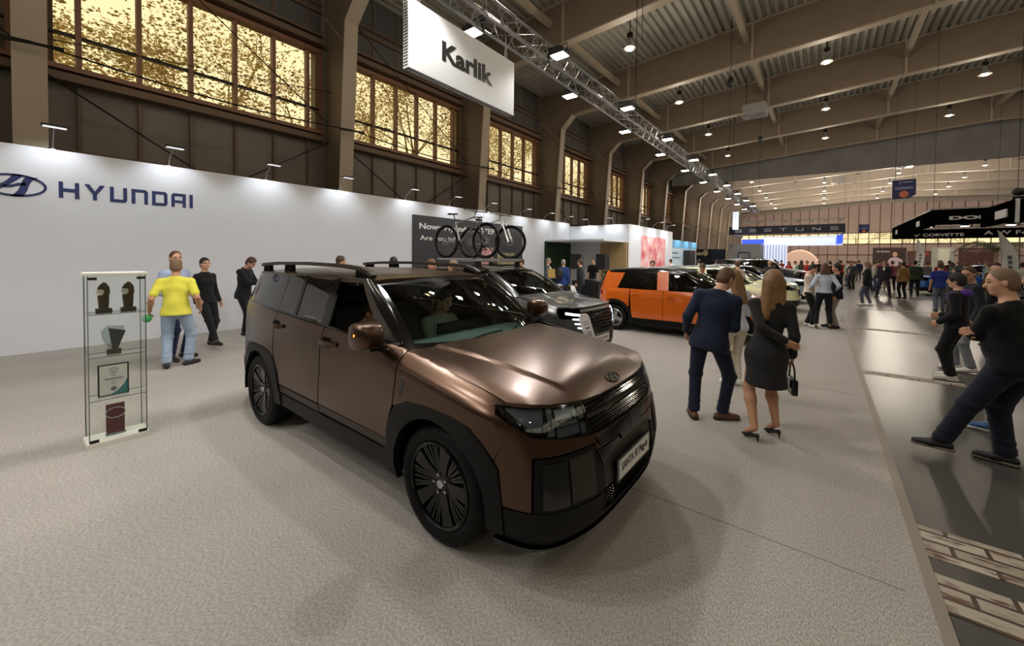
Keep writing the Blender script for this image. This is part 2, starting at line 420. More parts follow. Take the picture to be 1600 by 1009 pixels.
TL = [((-19.4, 0.2, 0), 12, 'bare-limbed autumn tree seen through the leftmost bank of panes', 2300),
      ((-19.6, 4.6, 0), 13, 'big forked autumn tree outside the nearest large window', 1300),
      ((-19.8, 9.2, 0), 12, 'autumn tree outside the window behind the hanging white banner', 1700),
      ((-19.4, 13.8, 0), 13, 'autumn tree between the banner window and the third window', 1900),
      ((-19.6, 18.6, 0), 12, 'autumn tree outside the third window of the side wall', 1500),
      ((-19.4, 24.5, 0), 13, 'autumn tree outside the fourth window of the side wall', 1500),
      ((-19.6, 31, 0), 12, 'autumn tree outside the fifth window of the side wall', 1200),
      ((-18.0, 38, 0), 13, 'autumn tree outside the farthest side windows', 1200)]
for i, (loc, h, lb, nl) in enumerate(TL): make_tree(11+i, loc, h, lb, M_leaf, int(nl*(4.5 if i < 2 else 3)), lean=(0.1, -0.25, 0.2, 0)[i % 4])
for i, x in enumerate((-4, 4, 11, 18)):
    make_tree(40+i, (x, 88, 0), 8.5, 'yellow-green tree beyond the end wall windows, number %s from the side wall' % ('first second third fourth'.split()[i]), M_leafg, 1500, group='trees beyond the end wall')
# ================================================================ LAMPS: truss row, high-bay lamps
WARM = (1.0, 0.89, 0.74); NEUT = (1.0, 0.98, 0.955)
M_alu = mat('aluminium', (190, 190, 192), rough=0.35, metal=0.9)
M_steel = mat('galvanised', (150, 148, 142), rough=0.45, metal=0.6)
M_blk = mat('black_housing', (22, 22, 24), rough=0.5)
M_lens = mat('lamp_lens', (255, 250, 235), rough=0.4, emit=(255, 240, 214), estr=26)
M_lensw = mat('lamp_lens_warm', (255, 236, 200), rough=0.4, emit=(255, 224, 170), estr=16)
# box truss: four chords with zig-zag lacing
TX, TZ, TH = -4.68, 6.02, 0.34
def truss_bay(b, y0, y1, n):
    h = TH/2; st = (y1-y0)/n
    cs = [(TX-h, TZ-h), (TX+h, TZ-h), (TX+h, TZ+h), (TX-h, TZ+h)]
    for (x, z) in cs: b.tube([(x, y0, z), (x, y1, z)], 0.028, 8)
    for i in range(n):
        ya, yb = y0+i*st, y0+(i+1)*st
        for j in range(4):
            a, c = cs[j], cs[(j+1) % 4]
            if i % 2: a, c = c, a
            b.tube([(a[0], ya, a[1]), (c[0], yb, c[1])], 0.011, 5)
            if i % 6 == 0: b.tube([(a[0], ya, a[1]), (c[0], ya, c[1])], 0.011, 5)
t = empty('lighting_truss', (0, 0, 0), 0, 'long aluminium box truss hung under the roof carrying rows of floodlights', 'truss')
for i in range(17):
    b = MB(); y0 = -10+3.0*i; truss_bay(b, y0, y0+2.98, 12); b.build('truss_section', M_alu, t, smooth=40)
for y in (-6, 3.2, 12.1, 20.7, 29, 38):
    b = MB(); b.tube([(TX, y, TZ+0.1), (TX, y, zb(TX)+1.5)], 0.012, 6); b.build('hanging_cable', M_dark, t)
for i, y in enumerate((8.0, 17.5, 26.8)):
    m = MB(); m.sphere((0, 0, 0), 0.15, 10, 8, (0.8, 0.8, 1.5)); m.tube([(0, 0, 0.2), (0, 0, 2.5)], 0.012, 5); m.tube([(0, 0, -0.2), (0, 0, -2.5)], 0.008, 5)
    tag(m.build('chain_hoist', M_blk, loc=(TX+1.7, y, 8.7)), ('black chain hoist hanging just right of the banner end of the truss', 'black chain hoist hanging midway along the roof beside the truss', 'farthest black chain hoist hanging beside the truss')[i], 'hoist', 'chain hoists under the roof')
flo = None; ordw = 'first second third fourth fifth sixth seventh eighth ninth tenth eleventh twelfth thirteenth fourteenth'.split()
def flood_proto():
    r = empty('floodlight', (0, 0, 0))
    b = MB(); b.bb(-0.16, 0.16, -0.13, 0.13, 0.0, 0.09); b.bb(-0.1, 0.1, -0.09, 0.09, 0.09, 0.15); b.build('housing', M_blk, r, bevel=0.01)
    b = MB(); b.bb(-0.145, 0.145, -0.115, 0.115, -0.012, 0.0); b.build('lens', M_lens, r)
    b = MB(); b.tube([(-0.17, 0, 0.05), (-0.17, 0, 0.2), (0.17, 0, 0.2), (0.17, 0, 0.05)], 0.012, 6); b.bar((0, 0, 0.2), (0.36, 0, 0.2), 0.04, 0.04); b.bb(0.22, 0.28, -0.03, 0.03, -0.05, 0.22); b.build('bracket', M_blk, r)
    return r
for side, ys in ((-1, [-5.2, -1.7, 1.8]+[5.27+3.53*i for i in range(10)]), (1, [-3.6, 0.0, 3.45]+[6.92+3.53*i for i in range(9)])):
    for i, y in enumerate(ys):
        x = TX+side*0.42; z = TZ-0.14
        if flo is None: flo = flood_proto(); o = flo
        else: o = copy_tree(flo)
        o.location = (x, y, z); o.rotation_euler = (0, 0, 0 if side < 0 else PI)
        row = 'wall side' if side < 0 else 'aisle side'
        vis = i-3
        lab = 'truss floodlight, %s, %s' % (row, ('%s behind the banner out of view' % ('last', 'second', 'first')[i]) if vis < 0 else '%s counting from the hanging banner' % ordw[vis])
        tag(o, 'square '+lab, 'floodlight', 'floodlights along the truss')
        b = MB(); b.bb(-0.02, 0.02, -0.02, 0.02, 0.18, 0.24)
        light('truss_lamp', 'SPOT', (x, y, z-0.03), 290 if y < 22 else 230, NEUT, 0.11, spot=math.radians(138), blend=0.5, target=(x+side*0.6, y, 0))
M_shade = mat('lamp_reflector', (180, 180, 178), rough=0.3, metal=0.8)
hb = None
rowi = 0
for k, y in enumerate([13.6+6.08*i for i in range(-4, 10) if abs(13.6+6.08*i-38) > 1.6]):
    for j, x in enumerate((-5.5, -0.05, 5.25, 10.4)):
        if y < 10 and not (y > -12): continue
        if hb is None:
            hb = empty('high_bay_lamp', (0, 0, 0))
            b = MB(); b.lathe([(0.0, 0.30), (0.06, 0.30), (0.07, 0.16), (0.11, 0.08), (0.2, -0.02), (0.205, -0.05), (0.19, -0.04), (0.1, 0.05)], n=20); b.build('reflector', M_shade, hb, smooth=50)
            b = MB(); b.sphere((0, 0, -0.02), 0.115, 12, 8, (1, 1, 0.6)); b.build('bulb', M_lensw, hb, smooth=60)
            b = MB(); b.tube([(0, 0, 0.3), (0, 0, 1.93)], 0.02, 6); b.bb(-0.09, 0.09, -0.05, 0.05, 0.34, 0.5); b.build('stem', M_dark, hb)
            o = hb
        else: o = copy_tree(hb)
        z = zb(x)-0.35
        o.location = (x, y, z)
        tag(o, 'lit high-bay roof lamp, %s row from the windows, %s along that row' % (ordw[j], ordw[k]), 'ceiling lamp', 'high-bay lamps under the roof')
        light('bay_lamp', 'POINT', (x, y, z-0.75), 85 if y < 36 else 300, WARM, 0.15)
# ================================================================ CARPET, BOOTH WALLS
def carpet_mat():
    m = bpy.data.materials.new('carpet_grey'); m.use_nodes = True; t = m.node_tree; bs = t.nodes['Principled BSDF']
    co = t.nodes.new('ShaderNodeTexCoord')
    n1 = t.nodes.new('ShaderNodeTexNoise'); n1.inputs['Scale'].default_value = 130; n1.inputs['Detail'].default_value = 8
    mp = t.nodes.new('ShaderNodeMapping'); mp.inputs['Scale'].default_value = (1.0, 0.45, 1); mp.inputs['Rotation'].default_value = (0, 0, 0.4)
    n2 = t.nodes.new('ShaderNodeTexNoise'); n2.inputs['Scale'].default_value = 0.8; n2.inputs['Detail'].default_value = 4
    ad = t.nodes.new('ShaderNodeMath'); ad.operation = 'MULTIPLY_ADD'; ad.inputs[1].default_value = 0.22
    r = t.nodes.new('ShaderNodeValToRGB'); r.color_ramp.elements[0].position = 0.42; r.color_ramp.elements[1].position = 0.82
    r.color_ramp.elements[0].color = (*lin((134, 129, 123)), 1); r.color_ramp.elements[1].color = (*lin((188, 183, 176)), 1)
    t.links.new(co.outputs['Object'], mp.inputs['Vector']); t.links.new(mp.outputs[0], n1.inputs['Vector']); t.links.new(mp.outputs[0], n2.inputs['Vector'])
    t.links.new(n2.outputs['Fac'], ad.inputs[0]); t.links.new(n1.outputs['Fac'], ad.inputs[2]); t.links.new(ad.outputs[0], r.inputs['Fac'])
    t.links.new(r.outputs['Color'], bs.inputs['Base Color']); bs.inputs['Roughness'].default_value = 0.95; bs.inputs['Specular IOR Level'].default_value = 0.1
    bp = t.nodes.new('ShaderNodeBump'); bp.inputs['Strength'].default_value = 0.35; bp.inputs['Distance'].default_value = 0.01
    t.links.new(n1.outputs['Fac'], bp.inputs['Height']); t.links.new(bp.outputs['Normal'], bs.inputs['Normal'])
    return m
M_carpet = carpet_mat()
M_wht = mat('booth_white', (218, 221, 228), rough=0.55, noise=0.02, nscale=1.0)
M_tape = mat('edge_tape', (132, 124, 114), rough=0.6)
c = empty('exhibition_carpet', (0, 0, 0), 0, 'light grey felt carpet laid over the whole car stand', 'carpet')
b = MB(); b.bb(-11.2, 0.49, -9, 40, 0.0, 0.008); o = b.build('carpet_field', M_carpet, c)
b = MB(); b.bb(0.49, 0.55, -9, 40, 0.0, 0.009); b.build('edge_tape', M_tape, c)
b = MB()
for y in (-1.0, 3.02, 7.03, 11.05): b.bb(-11.0, 0.4, y, y+0.012, 0.008, 0.0088)
b.build('seam', mat('carpet_seam', (128, 121, 112), rough=0.9), c)

H = 3.72
bw = empty('booth_wall', (-11.2, 0, 0), 0, 'long white exhibition wall behind the cars with blue lettering', 'partition')
b = MB(); b.bb(-0.12, 0, -9.0, 19.5, 0, H); b.build('wall_panel', M_wht, bw)
# wordmark lettering, built stroke by stroke
M_navy = mat('logo_navy', (28, 44, 96), rough=0.45)
def wordmark(mb, O, U, V, N, h, w):
    """HYUNDAI in square technical capitals; letter box units: height 1"""
    t = 0.27
    L = {
     'H': (1.25, [[(0, 0), (t, 0), (t, .38), (1.25-t, .38), (1.25-t, 0), (1.25, 0), (1.25, 1), (1.25-t, 1), (1.25-t, .6), (t, .6), (t, 1), (0, 1)]]),
     'Y': (1.35, [[(.54, 0), (.81, 0), (.81, .36), (1.35, 1), (1.02, 1), (.675, .57), (.33, 1), (0, 1), (.54, .36)]]),
     'U': (1.2, [[(0, 0), (1.05, 0), (1.2, .14), (1.2, 1), (.93, 1), (.93, .2), (.27, .2), (.27, 1), (0, 1)]]),
     'N': (1.2, [[(0, 0), (.27, 0), (.27, .8), (.93, .8), (.93, 0), (1.2, 0), (1.2, .86), (1.05, 1), (0, 1)]]),
     'D': (1.2, [[(0, 0), (.27, 0), (.27, 1), (0, 1)], [(.27, 0), (1.05, 0), (1.2, .14), (1.2, .86), (1.05, 1), (.27, 1), (.27, .8), (.93, .8), (.93, .2), (.27, .2)]]),
     'A': (1.2, [[(0, 0), (.27, 0), (.27, .8), (.93, .8), (.93, 0), (1.2, 0), (1.2, 1), (.15, 1), (0, .86)], [(.27, .32), (.93, .32), (.93, .5), (.27, .5)]]),
     'I': (.27, [[(0, 0), (.27, 0), (.27, 1), (0, 1)]])}
    word = 'HYUNDAI'; gap = 0.32; tot = sum(L[c][0] for c in word)+gap*(len(word)-1); sx = w/tot; x = 0
    for c in word:
        for poly in L[c][1]:
            mb.prism([((x+p[0])*sx, p[1]*h) for p in poly], O, U, V, N, 0.012)
        x += L[c][0]+gap
def ring(mb, O, U, V, N, a, b, wd, t, n=48):
    O, U, V, N = Vector(O), Vector(U), Vector(V), Vector(N); vs = []
    for k in range(n):
        an = 2*PI*k/n; c, s = math.cos(an), math.sin(an)
        for (ra, rb) in ((a, b), (a-wd, b-wd)):
            for h in (0, t): vs.append(O+U*c*ra+V*s*rb+N*h)
    fs = []
    for k in range(n):
        i, j = 4*k, 4*((k+1) % n)
        fs += [(i+1, j+1, j+3, i+3), (i, i+2, j+2, j), (i, j, j+1, i+1), (i+2, i+3, j+3, j+2)]
    mb.add(vs, fs)
def h_emblem(mb, O, U, V, N, a, b, t):
    """slanted oval-H mark: ring plus two curved stems and a crossbar"""
    ring(mb, O, U, V, N, a, b, a*0.1, t)
    def stem(x0, s):
        L = []; R = []
        for i in range(9):
            v = -1+2*i/8; c = x0+0.33*v+0.10*s*math.sin(v*2.2)
            wd = 0.13+0.05*v*v
            yy = v*math.sqrt(max(0, 1-min(1, abs(c))**2))*0.97
            L.append(((c-wd)*a, yy*b)); R.append(((c+wd)*a, yy*b))
        return L+R[::-1]
    mb.prism(stem(-0.30, 1)[::-1], O, U, V, N, t); mb.prism(stem(0.30, -1)[::-1], O, U, V, N, t)
    mb.prism([(-0.34*a, -0.28*b), (-0.1*a, -0.22*b), (0.1*a, -0.02*b), (0.34*a, 0.04*b), (0.34*a, 0.28*b), (0.1*a, 0.22*b), (-0.1*a, 0.02*b), (-0.34*a, -0.04*b)], O, U, V, N, t)
b = MB(); wordmark(b, (0.0, 0.61, 2.845), (0, 1, 0), (0, 0, 1), (1, 0, 0), 0.30, 1.99); b.build('lettering', M_navy, bw)
b = MB(); h_emblem(b, (0.0, 0.1, 3.0), (0, 1, 0), (0, 0, 1), (1, 0, 0), 0.37, 0.2, 0.012); b.build('emblem', M_navy, bw)
# dark poster
b = MB(); b.bb(0.0, 0.03, 8.66, 15.03, 1.1, 3.26)
b.build('poster_panel', mat('poster_charcoal', (52, 53, 58), rough=0.5), bw)
b = MB(); text(b, 'Nowy Hyundai INSTER', (0.03, 8.95, 2.72), (0, 1, 0), (0, 0, 1), 4.1, 0.28, 0.006, bold=0.02); text(b, 'Are you in?', (0.03, 8.98, 2.34), (0, 1, 0), (0, 0, 1), 1.7, 0.22, 0.006, bold=0.01)
b.build('poster_text', mat('print_white', (235, 235, 235), rough=0.5), bw)
b = MB(); b.bb(0.03, 0.04, 12.2, 12.9, 1.3, 2.2); b.build('poster_picture', mat('print_pink', (205, 150, 150), noise=0.3, nscale=6), bw)
b = MB(); b.bb(0.03, 0.04, 13.2, 14.4, 1.3, 2.0); b.build('poster_picture', mat('print_tan', (150, 140, 110), noise=0.4, nscale=5), bw)
# arm spotlights on the wall top
arm = None
armw = ['nearest the oval emblem', 'above the end of the blue lettering', 'second past the blue lettering', 'third past the blue lettering', 'above the start of the charcoal poster', 'above the poster text', 'above the bicycles', 'above the end of the charcoal poster', 'above the planted alcove', 'last before the inner corner']
for i, y in enumerate((0.55, 2.2, 4.1, 6.05, 8.4, 10.4, 12.45, 14.9, 16.9, 18.8)):
    if arm is None:
        arm = empty('arm_spotlight', (0, 0, 0))
        m = MB(); m.tube([(0, 0, 0), (0.06, 0, 0.16), (0.30, 0, 0.30), (0.52, 0, 0.34)], 0.011, 6); m.bb(-0.07, 0.01, -0.03, 0.03, -0.05, 0.02); m.build('arm', M_alu, arm)
        m = MB(); m.bb(0.46, 0.60, -0.16, 0.16, 0.31, 0.345); m.build('lamp_head', M_blk, arm, bevel=0.006)
        m = MB(); m.bb(0.475, 0.585, -0.14, 0.14, 0.300, 0.309); m.build('lens', mat('arm_lens', (250, 250, 255), emit=(250, 250, 255), estr=0.7), arm)
        o = arm
    else: o = copy_tree(arm)
    o.location = (-11.23, y, H)
    tag(o, 'slim arm spotlight clamped on the white wall top, '+armw[i], 'spotlight', 'arm spotlights on the white wall')
    light('arm_lamp', 'SPOT', (-10.66, y, H+0.28), 32, (0.92, 0.96, 1.0), 0.06, spot=math.radians(120), blend=0.7, target=(-11.2, y, H-0.75))
# ================================================================ CAR LIBRARY
def lerp_table(tb):
    xs = [a for a, _ in tb]; ys = [b for _, b in tb]
    return lambda x: float(np.interp(x, xs, ys))
def smooth_table(tb):
    xs = np.array([a for a, _ in tb], float); ys = np.array([b for _, b in tb], float)
    d = np.diff(ys)/np.diff(xs); m = np.zeros(len(xs)); m[1:-1] = np.where(d[:-1]*d[1:] > 0, (d[:-1]+d[1:])/2, 0); m[0] = d[0]; m[-1] = d[-1]
    def f(x):
        x = min(max(x, xs[0]), xs[-1]); i = min(max(int(np.searchsorted(xs, x))-1, 0), len(xs)-2)
        h = xs[i+1]-xs[i]; t = (x-xs[i])/h
        return float((2*t**3-3*t*t+1)*ys[i]+(t**3-2*t*t+t)*h*m[i]+(-2*t**3+3*t*t)*ys[i+1]+(t**3-t*t)*h*m[i+1])
    return f
def sstep(a, b, x):
    t = min(max((x-a)/(b-a), 0), 1); return t*t*(3-2*t)
def spline(pts, n=12):
    P = [np.array(p, float) for p in pts]; P = [2*P[0]-P[1]]+P+[2*P[-1]-P[-2]]; out = []
    for i in range(1, len(P)-2):
        for k in range(n):
            t = k/n; a, b, c, d = P[i-1], P[i], P[i+1], P[i+2]
            out.append(0.5*((2*b)+(-a+c)*t+(2*a-5*b+4*c-d)*t*t+(-a+3*b-3*c+d)*t**3))
    out.append(P[-2]); return out
class Body:
    """plan outline (front centre -> side -> rear centre) swept up with inset profiles"""
    def __init__(s, outline, front, side, rear, ztop, shoulder, belt, gh=0.37, ghr=0.30, corner=(0.5, 0.75), rcorner=(0.55, 0.8), flare=None):
        o = spline(outline, 14); s.P = np.array(o); seg = np.linalg.norm(np.diff(s.P, axis=0), axis=1)
        s.S = np.concatenate([[0], np.cumsum(seg)]); s.L = s.S[-1]
        s.front, s.side, s.rear = front, side, rear; s.ztop, s.shoulder, s.belt = ztop, shoulder, belt
        s.gh, s.ghr = gh, ghr; s.hw = s.P[:, 1].max(); s.flare = flare
        sf0 = s.sy(s.hw*0.80); sf1 = s.sx(s.P[0, 0]-0.50)
        s.f0, s.f1 = sf0, sf1
        s.r1 = s.ry(s.hw*0.62); s.r0 = s.sx(s.P[-1, 0]+0.65)
    def xy(s, q): return float(np.interp(q, s.S, s.P[:, 0])), float(np.interp(q, s.S, s.P[:, 1]))
    def sx(s, x): return float(np.interp(-x, -s.P[:, 0], s.S))
    def sy(s, y):
        i = int(np.argmax(s.P[:, 1] >= s.hw*0.985)); return float(np.interp(y, s.P[:i+1, 1], s.S[:i+1]))
    def ry(s, y):
        i = len(s.P)-1-int(np.argmax(s.P[::-1, 1] >= s.hw*0.96)); return float(np.interp(-y, -s.P[i:, 1], s.S[i:]))
    def inset(s, q, z, x):
        wf = 1-sstep(s.f0, s.f1, q); wr = sstep(s.r0, s.r1, q)
        zt = s.ztop(x); sh = s.shoulder(x)
        d = s.side(z)
        u = (z-(zt-0.12))/0.12
        if u > 0: d += sh*min(u, 1)**2 if x > s.belt-0.25 else sh*min(u, 1)**2
        if z > zt and x < s.belt: d += s.gh*(z-zt)+ s.gh*0.25*max(0, z-zt-0.3)
        r = s.rear(z)
        return wf*s.front(z)+(1-wf-wr)*d+wr*(r)
    def pt(s, q, z, off=0.0, m=1):
        x, y = s.xy(q); e = 0.01
        x2, y2 = s.xy(min(q+e, s.L)); x1, y1 = s.xy(max(q-e, 0)); tx, ty = x2-x1, y2-y1; l = math.hypot(tx, ty) or 1
        nx, ny = -ty/l*-1, -tx/l  # outward
        nx, ny = ty/l, -tx/l
        if q < 1e-6: nx, ny = 1, 0
        if q > s.L-1e-6: nx, ny = -1, 0
        d = s.inset(q, z, x)-off
        if s.flare: d -= s.flare(x, z)*(sstep(s.f0-0.2, s.f0+0.1, q))
        return Vector((x-nx*d, m*max(0.0, (y-ny*d)), z))
def shrink(poly, g):
    n = len(poly); A = sum(poly[i][0]*poly[(i+1) % n][1]-poly[(i+1) % n][0]*poly[i][1] for i in range(n))
    if A < 0: poly = poly[::-1]
    out = []
    for i in range(n):
        p0, p1, p2 = [np.array(poly[(i+k-1) % n], float) for k in range(3)]
        a = p1-p0; b = p2-p1; la, lb = np.linalg.norm(a), np.linalg.norm(b)
        if la < 1e-7 or lb < 1e-7: out.append(tuple(p1)); continue
        na = np.array([-a[1], a[0]])/la; nb = np.array([-b[1], b[0]])/lb; v = na+nb; l = v@v
        k = 2/max(l, 0.5); out.append(tuple(p1+v*g*k/1.0 if l > 0.2 else p1+na*g))
    return out
def fillet(poly, r, n=4):
    out = []; N = len(poly)
    for i in range(N):
        p = poly[i]; rr = p[2] if len(p) > 2 else r
        p0, p1, p2 = [np.array(poly[(i+k-1) % N][:2], float) for k in range(3)]
        a, b = p0-p1, p2-p1; la, lb = np.linalg.norm(a), np.linalg.norm(b); q = min(rr, la*0.45, lb*0.45)
        if q < 1e-4: out.append(tuple(p1)); continue
        A, B = p1+a/la*q, p1+b/lb*q
        for k in range(n+1):
            t = k/n; out.append(tuple((1-t)**2*A+2*t*(1-t)*p1+t*t*B))
    return out
def panel(name, poly, fn, m, parent=None, t=0.018, gap=0.0025, step=(0.07, 0.05), cuts_u=(), cuts_v=(), sharp=38, mb=None, flip=False):
    """patch cut from surface fn(u,v,off): fine grid clipped to poly, with an edge skirt of thickness t"""
    poly = shrink(poly, gap)
    bm = bmesh.new(); vs = [bm.verts.new((p[0], p[1], 0)) for p in poly]
    bm.faces.new(vs)
    us = [p[0] for p in poly]; vv = [p[1] for p in poly]
    def cut(co, no):
        bmesh.ops.bisect_plane(bm, geom=bm.verts[:]+bm.edges[:]+bm.faces[:], dist=1e-5, plane_co=co, plane_no=no)
    a = math.ceil((min(us)+1e-4)/step[0])
    ulist = set(list(cuts_u))
    while a*step[0] < max(us)-1e-4: ulist.add(a*step[0]); a += 1
    a = math.ceil((min(vv)+1e-4)/step[1]); vlist = set(list(cuts_v))
    while a*step[1] < max(vv)-1e-4: vlist.add(a*step[1]); a += 1
    for u in sorted(ulist): cut((u, 0, 0), (1, 0, 0))
    for v in sorted(vlist): cut((0, v, 0), (0, 1, 0))
    bm.verts.ensure_lookup_table(); bm.faces.ensure_lookup_table()
    bm.normal_update()
    if bm.faces and bm.faces[0].normal.z < 0: bmesh.ops.reverse_faces(bm, faces=bm.faces[:])
    bound = [(l.vert.index, l.link_loop_next.vert.index) for f in bm.faces for l in f.loops if l.edge.is_boundary]
    bm.verts.index_update()
    V = [fn(v.co.x, v.co.y, 0.0) for v in bm.verts]; uv = [(v.co.x, v.co.y) for v in bm.verts]
    F = [tuple(v.index for v in f.verts) for f in bm.faces]
    bound = [(l.vert.index, l.link_loop_next.vert.index) for f in bm.faces for l in f.loops if l.edge.is_boundary]
    bm.free()
    n = len(V); idx = {}
    for a_, b_ in bound:
        for k in (a_, b_):
            if k not in idx: idx[k] = len(V); V.append(fn(uv[k][0], uv[k][1], -t))
    nf = len(F)
    if t > 0: F += [(b_, a_, idx[a_], idx[b_]) for a_, b_ in bound]
    # orient outward using the off direction
    c = len(uv)//2; f0 = F[len(F[:nf])//2]
    p = [Vector(V[i]) for i in f0]; nrm = (p[1]-p[0]).cross(p[2]-p[0])
    out = Vector(fn(uv[f0[0]][0], uv[f0[0]][1], 0.02))-Vector(V[f0[0]])
    if nrm.dot(out) < 0: F = [f[::-1] for f in F]
    if mb is not None: mb.add(V, F); return None
    me = bpy.data.meshes.new(name); me.from_pydata([tuple(v) for v in V], [], F); me.materials.append(m)
    me.polygons.foreach_set('use_smooth', [True]*len(me.polygons)); me.set_sharp_from_angle(angle=math.radians(sharp))
    o = bpy.data.objects.new(name, me); COL.objects.link(o)
    if parent is not None: o.parent = parent
    return o
def arc(cx, cz, r, a0, a1, n=14, rz=None):
    rz = rz or r
    return [(cx+r*math.cos(math.radians(a0+(a1-a0)*k/n)), cz+rz*math.sin(math.radians(a0+(a1-a0)*k/n))) for k in range(n+1)]
def clip_arc(cx, cz, r, zmin, n=18, rev=False):
    a = math.degrees(math.asin((zmin-cz)/r)); pts = arc(cx, cz, r, a, 180-a, n)
    return pts[::-1] if rev else pts
M_black = mat('gloss_black', (8, 8, 9), rough=0.12, spec=0.6)
M_trim = mat('black_cladding', (14, 14, 15), rough=0.5, spec=0.22)
M_under = mat('underbody_black', (6, 6, 7), rough=0.8, spec=0.1)
M_tyre = mat('tyre_rubber', (10, 10, 10), rough=0.6, spec=0.2)
M_rimblk = mat('rim_black', (8, 8, 9), rough=0.2, spec=0.45)
M_rimsil = mat('rim_silver', (190, 190, 192), rough=0.25, metal=0.9)
M_chrome = mat('chrome', (200, 200, 205), rough=0.12, metal=1.0)
M_carglass = glass('car_glass', (64, 70, 68), gloss=0.14)
M_wsglass = glass('windscreen_glass', (214, 226, 220), gloss=0.09)
M_privacy = glass('privacy_glass', (26, 26, 26), gloss=0.42)
M_lampglass = glass('lamp_glass', (200, 206, 212), gloss=0.14)
M_lampwhite = mat('lamp_reflector_white', (196, 200, 205), rough=0.2, metal=0.5)
M_lampgrey = mat('lamp_block_grey', (120, 124, 128), rough=0.3, metal=0.3)
M_red = mat('tail_lamp_red', (120, 12, 14), rough=0.15)
M_amber = mat('amber_lamp', (255, 150, 30), rough=0.2, emit=(255, 150, 40), estr=2.0)
M_seat = mat('seat_fabric', (50, 51, 52), rough=0.8)
M_dash = mat('dash_plastic', (74, 92, 86), rough=0.6)
M_plate = mat('number_plate_white', (222, 222, 220), rough=0.4)
M_ink = mat('print_black', (18, 18, 20), rough=0.5)

